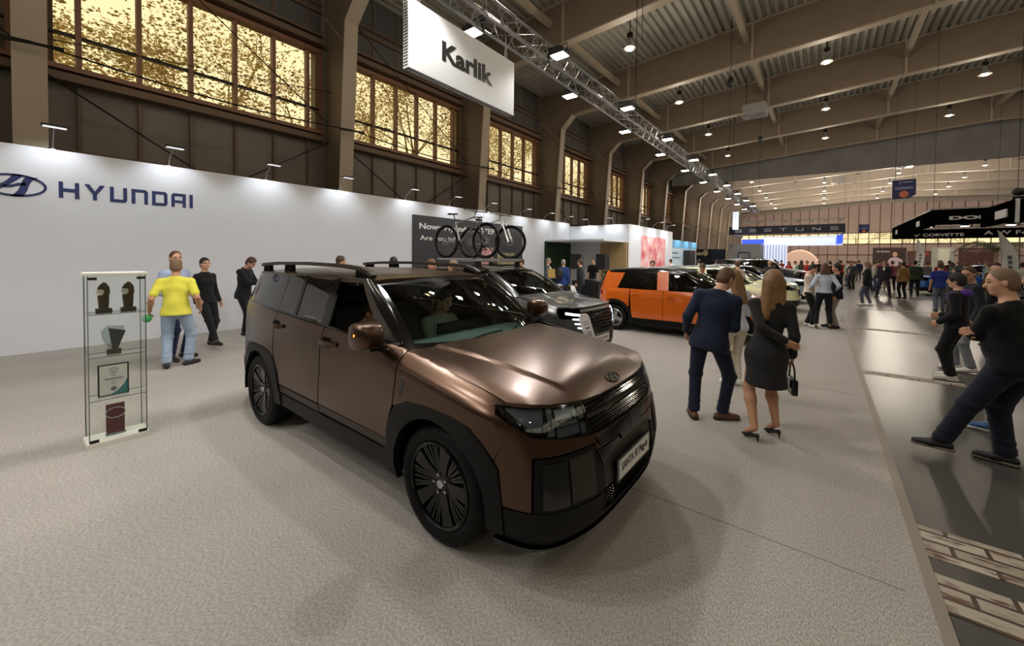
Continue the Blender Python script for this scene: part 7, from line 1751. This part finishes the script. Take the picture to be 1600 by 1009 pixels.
def pink_mat():
    m = bpy.data.materials.new('pink_picture'); m.use_nodes = True; t = m.node_tree; bs = t.nodes['Principled BSDF']; co = t.nodes.new('ShaderNodeTexCoord'); n = t.nodes.new('ShaderNodeTexNoise'); n.inputs['Scale'].default_value = 1.6; n.inputs['Detail'].default_value = 8
    r = t.nodes.new('ShaderNodeValToRGB'); e = r.color_ramp.elements; e[0].position = 0.35; e[0].color = (*lin((214, 90, 104)), 1); e[1].position = 0.65; e[1].color = (*lin((246, 214, 214)), 1); q = e.new(0.5); q.color = (*lin((236, 160, 160)), 1)
    t.links.new(co.outputs['Object'], n.inputs['Vector']); t.links.new(n.outputs['Fac'], r.inputs['Fac']); t.links.new(r.outputs['Color'], bs.inputs['Base Color']); return m
b.build('picture', pink_mat(), bx)
for (x, y, tx, ty) in ((-10.0, 19.0, -10.0, 19.5), (-8.6, 19.0, -8.6, 19.5), (-7.2, 20.6, -7.77, 20.6), (-7.2, 22.9, -7.77, 22.9), (-7.2, 25.2, -7.77, 25.2)):
    light('arm_lamp', 'SPOT', (x, y, 3.8), 40, (0.92, 0.96, 1), 0.06, spot=math.radians(120), blend=0.7, target=(tx, ty, 2.9))
    m = copy_tree(arm); m.location = (tx+(0.02 if ty > 19.5 else 0), ty+0.03, 3.55); m.rotation_euler = (0, 0, 0 if ty > 19.5 else -PI/2)
    tag(m, 'slim arm spotlight on the box room %s' % {-10.0: 'front, by the inner corner', -8.6: 'front, above the slats'}.get(tx, 'side wall, %s' % {20.6: 'nearest its front corner', 22.9: 'above the middle of the pink picture', 25.2: 'past the pink picture'}.get(ty, '')), 'spotlight', 'arm spotlights on the box room')
# disc jockey corner
dj = empty('mixing_table', (-7.6, 14.8, 0.008), 0, 'table under a black cloth with mixing gear in front of the disc jockey', 'table')
b = MB(); b.bb(-0.6, 0.6, -0.3, 0.3, 0, 0.86); b.build('black_cloth', mat('black_cloth', (16, 16, 18), rough=0.9, bump=0.4, bscale=8), dj, bevel=0.01)
mx_ = empty('dj_mixer', (-7.65, 14.75, 0.868), 0, 'silver and black mixing desk on the black table', 'mixer')
b = MB(); b.bb(-0.35, 0.35, -0.14, 0.14, 0, 0.06); b.build('body', M_blk, mx_, bevel=0.005)
b = MB(); b.cyl((-0.2, 0, 0.06), (-0.2, 0, 0.075), 0.09, 20); b.cyl((0.2, 0, 0.06), (0.2, 0, 0.075), 0.09, 20); b.build('platters', M_alu, mx_, smooth=40)
for i, (x, lb) in enumerate(((-8.35, 'tall black loudspeaker on a stand before the moss wall'), (-7.35, 'tall black loudspeaker on a stand before the wooden slats'))):
    sp_ = empty('loudspeaker', (x, 15.6 if i else 15.2, 0.008), 0.15*(1-2*i), lb, 'loudspeaker', 'loudspeakers beside the disc jockey')
    b = MB(); b.bb(-0.23, 0.23, -0.18, 0.18, 1.32, 1.97); b.build('cabinet', M_blk, sp_, bevel=0.015)
    b = MB(); b.bb(-0.2, 0.2, -0.19, -0.18, 1.36, 1.93); b.build('grille', mat('speaker_mesh', (34, 34, 38), rough=0.7), sp_)
    b = MB(); b.tube([(0, 0, 0.3), (0, 0, 1.32)], 0.018, 8); [b.tube([(0, 0, 0.55), (0.42*math.cos(a), 0.42*math.sin(a), 0.02)], 0.013, 6) for a in (0.5, 2.6, 4.7)]; b.build('tripod', M_blk, sp_)
# price boards
def price_board(loc, rz, lab, h=0.85):
    r = empty('price_board', loc, rz, lab, 'sign', 'white price boards beside the cars')
    b = MB(); b.bb(-0.12, 0.12, -0.17, 0.17, 0, 0.03); b.build('foot', M_cwhite, r)
    b = MB(); b.tube([(0, 0, 0.03), (0, 0, h-0.3)], 0.013, 8); b.build('post', M_alu, r)
    n = (0.94, 0, 0.34); v = (-0.34, 0, 0.94); O = (0.0, 0, h-0.42)
    b = MB(); pl = [(-0.16, 0), (0.16, 0), (0.16, 0.36)]+[(0.16*math.cos(a), 0.36+0.08*math.sin(a)) for a in np.linspace(0.3, PI-0.3, 6)]+[(-0.16, 0.36)]
    b.prism(pl, O, (0, 1, 0), v, n, 0.012); b.build('board', mat('board_white', (212, 210, 214), rough=0.5), r)
    b = MB(); O2 = Vector(O)+Vector(n)*0.012; V = Vector(v)
    text(b, 'SUV', O2+Vector((0, -0.09, 0))+V*0.17, (0, 1, 0), v, 0.18, 0.05, 0.001, bold=0.02)
    b = MB()
    for z, w in ((0.30, 0.2), (0.26, 0.16), (0.13, 0.2), (0.10, 0.22), (0.07, 0.18)): c = O2+V*z; b.bar(c+Vector((0, -w/2, 0)), c+Vector((0, w/2, 0)), 0.003, 0.008)
    b.bar(O2+V*0.19+Vector((0, -0.07, 0)), O2+V*0.19+Vector((0, 0.07, 0)), 0.003, 0.035)
    b.build('printed_lines', M_ink, r)
price_board((-2.88, 5.72, 0.008), 0.0, 'white price board in front of the grey SUV grille', 0.92)
price_board((-4.95, 9.05, 0.008), 0.2, 'white price board between the grey SUV and the orange hatchback', 1.1)
price_board((-0.93, 9.55, 0.008), 0.3, 'white price board beside the orange hatchback, behind the woman in white', 1.15)
b = MB(); b.bb(0.16, 0.47, 15.4, 15.9, 0.008, 0.92); tag(b.build('white_counter', mat('counter_white', (228, 226, 222), rough=0.4), bevel=0.006), 'small white box counter at the aisle edge of the carpet', 'counter')
# plant behind the bronze car
def strap_plant(loc, h, n, name, lab, cat='plant', palm=False, grp=None):
    r = empty(name, loc, 0, lab, cat, grp); rn = random.Random(int(abs(loc[0]*31)+h*7))
    b = MB(); b.lathe([(0.0, 0), (0.14, 0), (0.18, 0.3), (0.165, 0.3), (0.15, 0.26), (0, 0.26)], (0, 0, 0), (0, 0, 1), 16); b.build('pot', M_cwhite, r, smooth=40)
    st = MB(); st.tube([(0, 0, 0.25), (0.02, 0, h*0.6 if not palm else h*0.75)], 0.02 if not palm else 0.07, 6); st.build('stem', M_bark, r)
    b = MB(); top = h*0.6 if not palm else h*0.75
    for i in range(n):
        a = 2*PI*i/n+rn.uniform(-.3, .3); z0 = top if palm else rn.uniform(0.4, top); L = (h-top)*rn.uniform(0.9, 1.5) if palm else rn.uniform(0.25, 0.5); d = Vector((math.cos(a), math.sin(a), 0)); s_ = Vector((-d.y, d.x, 0))
        if palm: L *= 1.3
        pts = [Vector((0, 0, z0))+d*L*t+Vector((0, 0, L*(1.2*t-1.0*t*t*(1.3 if palm else 0.8)))) for t in np.linspace(0, 1, 6)]; w = [0.01, 0.03, 0.035, 0.03, 0.02, 0.002]
        if palm:
            for k in range(5):
                for q in range(5):
                    t = (k+q/5)/5; p = pts[k].lerp(pts[k+1], q/5)
                    for sg in (-1, 1): e = p+s_*sg*0.32*(1-abs(t-0.4))+d*0.12-Vector((0, 0, 0.12)); b.add([p, p+d*0.03, e], [(0, 1, 2)])
            b.tube(pts, 0.008, 4)
        else: b.add([p+s_*ww for p, ww in zip(pts, w)]+[p-s_*ww for p, ww in zip(pts, w)], [(k, k+1, 7+k, 6+k) for k in range(5)])
    b.build('leaves', mat('plant_green', (58, 84, 44), rough=0.6, noise=0.3, nscale=5) if not palm else mat('palm_green', (104, 120, 62), rough=0.6, noise=0.3, nscale=5), r, fix=False)
strap_plant((-8.25, 5.45, 0.008), 2.0, 14, 'potted_plant', 'leafy potted plant by the white wall, tips showing over the bronze car roof')
# ================================================================ FAR BOOTHS
# pale blue booth along the wall
pb = empty('booth', (0, 0, 0), 0, 'pale blue and white booth wall beyond the pink picture room', 'booth')
b = MB(); b.bb(-9.1, -9.0, 28.5, 38.4, 0, 3.25); b.bb(-11.5, -9.1, 38.3, 38.4, 0, 3.25); b.build('wall_panel', mat('pale_blue_wall', (196, 214, 228), rough=0.5), pb)
b = MB(); b.bb(-9.0, -8.98, 28.5, 38.4, 2.65, 3.25); b.build('painted_blue_glow', mat('glow_blue', (120, 190, 236), rough=0.5), pb)  # blue glow along the wall top, put into the colour of a strip
b = MB(); b.bb(-9.0, -8.97, 36.2, 38.4, 2.4, 2.52); b.build('red_band', mat('red_band', (214, 70, 66), rough=0.5), pb)
b = MB(); b.bb(-9.0, -8.5, 34.2, 36.0, 0.0, 2.5); b.build('dark_cabinet', mat('dark_cabinet', (44, 40, 40), rough=0.4, noise=0.5, nscale=6), pb)
b = MB(); b.bb(-9.0, -8.98, 31.2, 32.6, 2.2, 2.3); b.bb(-9.0, -8.98, 31.2, 33.2, 1.85, 1.93); b.build('lettering', M_lampgrey, pb)
for y in (30, 32.5, 35, 37.5): light('booth_lamp', 'SPOT', (-8.5, y, 3.7), 40, (0.8, 0.92, 1), 0.1, spot=2.0, target=(-9.0, y, 2.6))
# dark screens
ds = empty('dark_booth', (0, 0, 0), 0, 'black booth back wall with a pale splash picture beside a navy screen', 'booth')
b = MB(); b.bb(-11.0, -7.25, 42.0, 42.1, 0, 2.75); b.build('wall_panel', M_blk, ds)
b = MB(); b.bb(-8.55, -7.32, 41.95, 42.0, 1.75, 2.62); b.build('navy_screen', mat('navy_screen', (22, 26, 44), rough=0.2), ds)
b = MB(); b.sphere((-9.0, 41.98, 2.4), 0.3, 12, 8, (0.8, 0.05, 1.0)); b.sphere((-9.5, 41.98, 2.3), 0.25, 12, 8, (1.4, 0.05, 0.6)); b.build('splash_picture', mat('splash', (206, 196, 160), rough=0.5, noise=0.5, nscale=6), ds, smooth=60)
# grey kiosk with a rounded frame sign
gk = empty('grey_kiosk', (0, 0, 0), 0, 'plain mid grey booth block with a black rounded frame emblem', 'booth')
b = MB(); b.bb(-6.66, -4.30, 40.0, 43.0, 0, 3.16); b.build('wall_block', mat('kiosk_grey', (128, 124, 124), rough=0.6), gk)
b = MB(); pts = [(-5.95, 2.05), (-5.85, 2.4), (-5.1, 2.4), (-5.0, 2.05), (-5.1, 1.9), (-5.85, 1.9)]; b.tube([(x, 39.98, z) for x, z in pts], 0.05, 6, closed=True); b.build('frame_emblem', M_blk, gk)
# navy fascia with spaced letters, lit white-blue stand under it
bs_ = empty('navy_fascia_booth', (0, 0, 0), 0, 'far booth with navy name fascia over a white and blue lit stand', 'booth')
b = MB(); b.bb(-6.68, 1.32, 40.0, 40.15, 3.98, 4.66); b.bb(1.2, 1.32, 40.15, 47, 3.98, 4.66); b.bb(-6.68, -6.56, 40.15, 47, 3.98, 4.66); b.build('fascia', mat('fascia_navy', (20, 26, 52), rough=0.4), bs_)
b = MB(); U, V_, N_ = (1, 0, 0), (0, 0, 1), (0, -1, 0)
def bars(L, x, w, h, z):
    t = 0.045
    def q(x0, x1, z0, z1): b.bb(x+x0*w, x+x1*w, 39.97, 40.0, z+z0*h, z+z1*h)
    if L == 'B': [q(0, 1, k-0.07, k+0.07) for k in (0.07, 0.5, 0.93)]; q(0.9, 1, 0, 1)
    if L == 'E': [q(0, 1, k-0.07, k+0.07) for k in (0.07, 0.5, 0.93)]
    if L == 'S': [q(0, 1, k-0.07, k+0.07) for k in (0.07, 0.5, 0.93)]; q(0, 0.1, 0.5, 1); q(0.9, 1, 0, 0.5)
    if L == 'T': q(0, 1, 0.86, 1); q(0.44, 0.56, 0, 0.9)
    if L == 'U': q(0, 0.1, 0, 1); q(0.9, 1, 0, 1); q(0, 1, 0, 0.14)
    if L == 'N': q(0, 0.1, 0, 1); q(0.9, 1, 0, 1); b.bar((x+0.05*w, 39.985, z+h*0.95), (x+0.95*w, 39.985, z+h*0.05), 0.03, 0.06)
for i, L in enumerate('BESTUNE'): bars(L, -6.2+i*1.10, 0.5, 0.26, 4.18)
b.build('letters', mat('letter_white', (226, 230, 236), rough=0.4), bs_)
M_ledw = mat('led_white', (226, 232, 255), rough=0.4, emit=(222, 230, 255), estr=0.75); M_ledb = mat('led_blue', (60, 80, 220), rough=0.4, emit=(70, 100, 240), estr=1.0)
b = MB(); b.bb(-4.5, 1.2, 44, 47.9, 3.86, 3.92); b.bb(-4.95, 1.4, 47.9, 48, 3.2, 4.0); b.build('lit_ceiling', M_ledw, bs_)
b = MB(); b.bb(0.9, 1.3, 43.5, 48, 3.3, 3.95); b.build('blue_light_panel', M_ledb, bs_); b = MB(); b.bb(-6.5, -4.6, 46.0, 46.1, 3.3, 3.8); b.build('blue_light_panel', M_ledb, bs_)
b = MB(); b.bb(-4.95, -2.70, 46.0, 46.1, 0, 3.34); b.build('white_screen', M_ledw, bs_)
b = MB()
for i in range(9): b.bb(-4.8+i*0.26-0.02*i, -4.76+i*0.26-0.02*i, 45.97, 46.0, 1.2, 3.2)
b.build('screen_stripes', M_lampgrey, bs_)
b = MB()
for x in (-6.6, 1.25): b.tube([(x, 40.1, 4.6), (x, 40.1, zb(x)+1.5)], 0.007, 5)
b.build('hanging_cable', M_dark, bs_)
b = MB()
for x in np.linspace(-6.2, 1.0, 9): b.box((x, 40.3, 4.95), (0.28, 0.2, 0.12)); b.tube([(x, 40.3, 5.0), (x, 40.3, 5.1)], 0.01, 4)
b.bb(-6.6, 1.3, 40.2, 40.4, 5.05, 5.12); b.build('light_bar', M_steel, bs_)
b = MB(); b.box((-5.95, 38.6, 5.1), (0.4, 0.3, 1.5)); tag(b.build('white_column_banner', M_ledw), 'glowing white column hanging at the far end of the truss', 'banner')
# peach inflatable arch
ar = empty('inflatable_arch', (-2.05, 55, 0), 0, 'pale peach rounded arch glowing in front of the end wall', 'arch')
b = MB(); n = 24; v = []
for (r, h, y) in ((2.08, 2.95, 0.0), (1.95, 2.8, -0.35), (2.08, 2.95, 2.2)):
    v += [Vector((r*math.cos(PI*k/n), y, h*math.sin(PI*k/n))) for k in range(n+1)]
m_ = n+1
b.add(v, [(k, k+1, m_+k+1, m_+k) for k in range(n)]+[(k, k+1, 2*m_+k+1, 2*m_+k) for k in range(n)]+[tuple(range(m_, 2*m_))]); b.build('shell', mat('peach_fabric', (236, 196, 172), rough=0.6, emit=(236, 190, 164), estr=0.25), ar, smooth=50)
# black car-brand canopy
dc = empty('black_canopy_booth', (0, 0, 0), 0, 'large black ceiling canopy lettered for sports cars on the far side of the aisle', 'canopy')
M_canopy = mat('canopy_black', (11, 11, 12), rough=0.9, spec=0.0)
b = MB(); b.bb(3.55, 12, 24.0, 24.15, 3.33, 3.95); b.bb(3.55, 3.70, 24.15, 36, 3.30, 3.92); b.bb(3.55, 12, 35.85, 36.0, 3.22, 3.80); b.build('fascia', M_canopy, dc)
b = MB(); b.bb(3.5, 12, 23.95, 24.0, 3.95, 4.0); b.bb(3.5, 3.56, 24, 36, 3.92, 3.97); b.bb(3.7, 12, 35.2, 35.3, 3.82, 3.96); b.build('truss_edge', M_steel, dc)
b = MB(); text(b, 'DODGE', (4.06, 24.0, 3.52), (1, 0, 0), (0, 0, 1), 1.85, 0.15, 0.01, bold=0.05); b.build('letters', mat('letter_silver', (220, 220, 220), rough=0.3), dc); b = MB(); text(b, 'CORVETTE', (4.95, 35.85, 3.36), (1, 0, 0), (0, 0, 1), 1.75, 0.18, 0.01, bold=0.02); b.build('letters', MATS['letter_silver'], dc); b = MB(); text(b, 'A W Forged', (7.5, 35.85, 3.34), (1, 0, 0), (0, 0, 1), 2.6, 0.3, 0.01, bold=0.01)
b.prism([(4.55, 3.5), (4.66, 3.34), (4.86, 3.56), (4.68, 3.44)], (0, 35.85, 0), (1, 0, 0), (0, 0, 1), (0, -1, 0), 0.01); b.build('letters', mat('letter_silver', (220, 220, 220), rough=0.3), dc)
b = MB()
for y in (26.5, 33.5): b.bb(3.53, 3.55, y, y+0.8, 3.45, 3.7)
b.build('white_badge', mat('badge_white', (210, 210, 214), rough=0.5), dc)
for i, x in enumerate((4.6, 6.0, 7.6, 9.4)):
    fl = copy_tree(flo); fl.location = (x, 32.0, 3.72); tag(fl, 'bright floodlight under the black canopy, number %s from its aisle corner' % ('one', 'two', 'three', 'four')[i], 'floodlight', 'floodlights under the black canopy')
    light('canopy_lamp', 'SPOT', (x, 32, 3.66), 120, NEUT, 0.1, spot=2.3, target=(x, 32, 0))
b = MB()
for y in (24.1, 35.9):
    for x in (3.62, 8.0): b.tube([(x, y, 3.9), (x, y, zb(x)+1.5)], 0.007, 5)
b.bb(3.6, 12, 31.9, 32.1, 3.84, 3.95); b.bb(3.6, 3.7, 24, 36, 3.84, 3.95); b.build('hanging_cable', M_dark, dc)
d2 = empty('second_black_canopy', (0, 0, 0), 0, 'corner of a second black canopy with white edge at the frame side', 'canopy')
b = MB(); b.bb(4.40, 10, 18.0, 18.15, 3.0, 3.62); b.bb(4.30, 4.40, 18.0, 21, 3.0, 3.62); b.build('fascia', M_canopy, d2)
b = MB(); b.bb(4.34, 4.41, 17.93, 18.0, 2.96, 3.64); b.bb(4.27, 4.30, 18.4, 19.4, 3.15, 3.4); b.build('white_edge', MATS['badge_white'], d2)
b = MB()
for x in (4.4, 7.0): b.tube([(x, 18.1, 3.6), (x, 18.1, zb(x)+1.5)], 0.007, 5)
b.bb(4.35, 9.5, 18.3, 18.5, 3.66, 3.74); b.build('hanging_cable', M_dark, d2)
b = MB(); [b.sphere((x, 18.2, 3.86), 0.14, 10, 8, (1, 1, 0.8)) for x in (4.45, 4.8, 5.2)]; b.build('moving_head_lamps', M_blk, d2)
# blue car under the canopy
w_pl2 = make_wheel(0.34, 0.22, 0.225, 'five', M_rimsil, hires=False)
sp = dict(fo=0.86, wb=2.66, ro=0.82, hw=0.91, znose=0.92, zcowl=1.04, zbelt=1.07, zbeltr=1.14, zroof=1.60, zwin=1.50, xws0=-0.40, xws1=-1.20, doors=(-0.5, -1.5, -2.4), xq=-2.75, dlean=0.35, R=0.34, lampz=(0.76, 0.88), grz=(0.56, 0.78), gry=0.48, zplate=0.45, plate='HYUNDAI', paint=M_bluep, rails=True, wheel=w_pl2, lamps=plain_lamps, grille=plain_grille)
bc_, _ = build_car(sp, (4.9, 31.0, 0.0), 'bright blue SUV parked under the black canopy across the aisle')
bc_.rotation_euler = (0, 0, PI)
# feather flags
def feather(x, y, h, lean, lab):
    r = empty('feather_flag', (x, y, 0.004), 0, lab, 'flag', 'white feather flags'); ts = np.linspace(0.18, 1, 14)
    cx = lambda t: lean*t+0.1*math.sin(t*PI)
    b = MB(); b.tube([(cx(t), 0, h*t) for t in np.linspace(0, 1, 12)], 0.014, 6); b.cyl((0, 0, 0), (0, 0, 0.05), 0.22, 16); b.build('pole', M_alu, r)
    L = [Vector((cx(t), 0.02*math.sin(t*9), h*t)) for t in ts]; R = [Vector((cx(t)+0.42*math.sin(min(1, (1.02-t)*2.6)*PI/2)*(0.8+0.2*t), 0.02*math.sin(t*9+1), h*t+0.03)) for t in ts]; n = len(ts)
    b = MB(); b.add(L+R, [(k, k+1, n+k+1, n+k) for k in range(n-1)]); sl = b.build('sail', mat('sail_white', (222, 222, 222), rough=0.7), r, smooth=60)
    b = MB()
    for k in range(6): p = L[3+k].lerp(R[3+k], 0.5); b = MB(); b.box(p-Vector((0, 0.012, 0)), (0.10, 0.004, 0.13)); b.build('printed_letter', M_lampgrey, sl)
feather(4.25, 35.0, 3.15, 0.35, 'white feather flag leaning in front of the end wall stands')
feather(4.95, 22.0, 2.85, 0.0, 'upright white feather flag beside the palms near the frame edge')
for i, (x, y, h) in enumerate(((5.9, 26.5, 3.1), (8.1, 24.5, 2.9))):
    strap_plant((x, y, 0.004), h, 11, 'palm_tree', ('tall potted palm just behind the upright feather flag', 'potted palm at the frame edge by the second canopy')[i], 'palm', True, 'potted palms by the black canopy')
# billboards on the end wall side
bb_ = empty('billboard', (0, 0, 0), 0, 'dark billboard with a large printed man in a pale pink shirt', 'billboard')
b = MB(); b.bb(4.4, 7.1, 60, 60.15, 0.0, 3.25); b.build('panel', mat('billboard_dark', (58, 40, 40), rough=0.5), bb_)
b = MB(); text(b, 'the Bunker', (4.7, 60.0, 2.72), (1, 0, 0), (0, 0, 1), 1.1, 0.22, 0.01, bold=0.02); b.build('panel_text', mat('print_pale', (214, 200, 200), rough=0.5), bb_)
b = MB(); b.prism([(5.6, 0.9), (6.9, 0.9), (6.8, 1.9), (6.45, 2.15), (6.3, 2.2), (6.1, 2.2), (5.85, 2.1), (5.65, 1.8)], (0, 59.99, 0), (1, 0, 0), (0, 0, 1), (0, -1, 0), 0.01); b.build('printed_shirt', mat('print_pinkshirt', (206, 180, 190), rough=0.6), bb_)
b = MB(); b.prism([(6.2+0.2*math.cos(a), 2.5+0.27*math.sin(a)) for a in np.linspace(0, 2*PI, 16, endpoint=False)], (0, 59.98, 0), (1, 0, 0), (0, 0, 1), (0, -1, 0), 0.01); b.build('printed_face', M_skin, bb_)
st_ = [((7.2, 9.0), 2.88, (92, 62, 56), 'brown stand wall with a red strip sign by the end wall', (7.9, 8.8, 2.5, 2.65, (190, 60, 60))),
       ((9.0, 10.6), 3.27, (176, 178, 168), 'bright window by the end wall, its brightness painted as a pale strip', (9.5, 10.3, 0.8, 3.1, (226, 226, 204))),  # bright window: its light is put into the pale panel colours
       ((10.95, 13.6), 3.18, (88, 52, 50), 'dark red stand wall by the end wall', (11.2, 13.2, 2.75, 3.0, (120, 80, 90)))]
for (x0, x1), h, c, lab, (a0, a1, z0, z1, c2) in st_:
    r = empty('stand_wall', (0, 0, 0), 0, lab, 'booth')
    b = MB(); b.bb(x0, x1, 60.2, 60.35, 0, h); b.build('panel', mat('stand_%d_%d_%d' % c, c, rough=0.6, noise=0.2, nscale=2), r)
    b = MB(); b.bb(a0, a1, 60.17, 60.2, z0, z1); b.build('sign_or_window_strip', mat('strip_%d_%d_%d' % c2, c2, rough=0.6), r)
# blue hanging hall signs
for (x0, x1, y, z0, z1, lab) in ((2.52, 3.32, 26.0, 4.74, 5.62, 'navy hanging hall sign with an orange roundel, nearer one'), (2.38, 3.02, 45.0, 4.15, 4.88, 'small navy hanging hall sign with an orange roundel, far one')):
    r = empty('hanging_sign', (0, 0, 0), 0, lab, 'sign', 'navy hall signs'); w = x1-x0; h = z1-z0
    b = MB(); b.prism([(x0, z0), (x0+w*0.72, z0), (x1, z0+h*0.18), (x1, z1), (x0, z1)], (0, y, 0), (1, 0, 0), (0, 0, 1), (0, 1, 0), 0.1); b.build('sign_panel', mat('sign_navy', (28, 38, 92), rough=0.5), r)
    b = MB(); b.lathe([(0, 0.0), (w*0.2, 0.0), (w*0.2, -0.01)], (x0+w*0.5, y-0.012, z0+h*0.22), (0, -1, 0), 20); b.build('roundel', mat('roundel_orange', (214, 120, 84), rough=0.5), r)
    b = MB(); text(b, 'C', (x0+w*0.3, y, z1-h*0.22), (1, 0, 0), (0, 0, 1), w*0.1, h*0.14, 0.01)
    for k in range(3): b.bb(x0+w*0.12, x1-w*0.12, y-0.01, y, z0+h*(0.5+0.05*k)-h*0.01, z0+h*(0.5+0.05*k)+h*0.01)
    b.bb(x0+w*0.45, x0+w*0.85, y-0.01, y, z1-h*0.16, z1-h*0.12); b.build('sign_text', mat('print_paleblue', (170, 180, 214), rough=0.5), r)
    b = MB(); b.tube([(x0+0.1, y+0.05, z1), (x0+0.1, y+0.05, zb(x0)+1.53)], 0.005, 5); b.tube([(x1-0.1, y+0.05, z1), (x1-0.1, y+0.05, zb(x1)+1.53)], 0.005, 5); b.build('hanging_cable', M_dark, r)
# heater and vent units under the roof
for (x, y, z, lab) in ((-2.85, 23.4, 9.05, 'grey ceiling heater unit hung beside the beam right of the truss'), (1.0, 50.2, 9.3, 'small grey ceiling unit far down the hall, nearer the truss'), (4.9, 44.0, 9.2, 'small grey ceiling unit behind the navy hanging sign')):
    r = empty('ceiling_heater', (x, y, z), 0.0, lab, 'heater', 'heater units under the roof')
    b = MB(); b.bb(-0.5, 0.5, -0.5, 0.5, 0.0, 0.5); b.build('case', M_steel, r, bevel=0.01)
    b = MB(); b.lathe([(0.30, -0.02), (0.34, -0.02), (0.34, 0.0), (0.30, 0.0)], (0, 0, 0), (0, 0, 1), 24, closed=True); b.bb(-0.3, 0.3, -0.03, 0.03, -0.02, 0); b.bb(-0.03, 0.03, -0.3, 0.3, -0.02, 0); b.build('fan_guard', M_chrome, r)
    b = MB()
    for sx_ in (-0.4, 0.4): b.tube([(sx_, 0, 0.5), (sx_, 0, zb(x)+1.53-z)], 0.015, 5)
    b.build('hanger', M_dark, r)
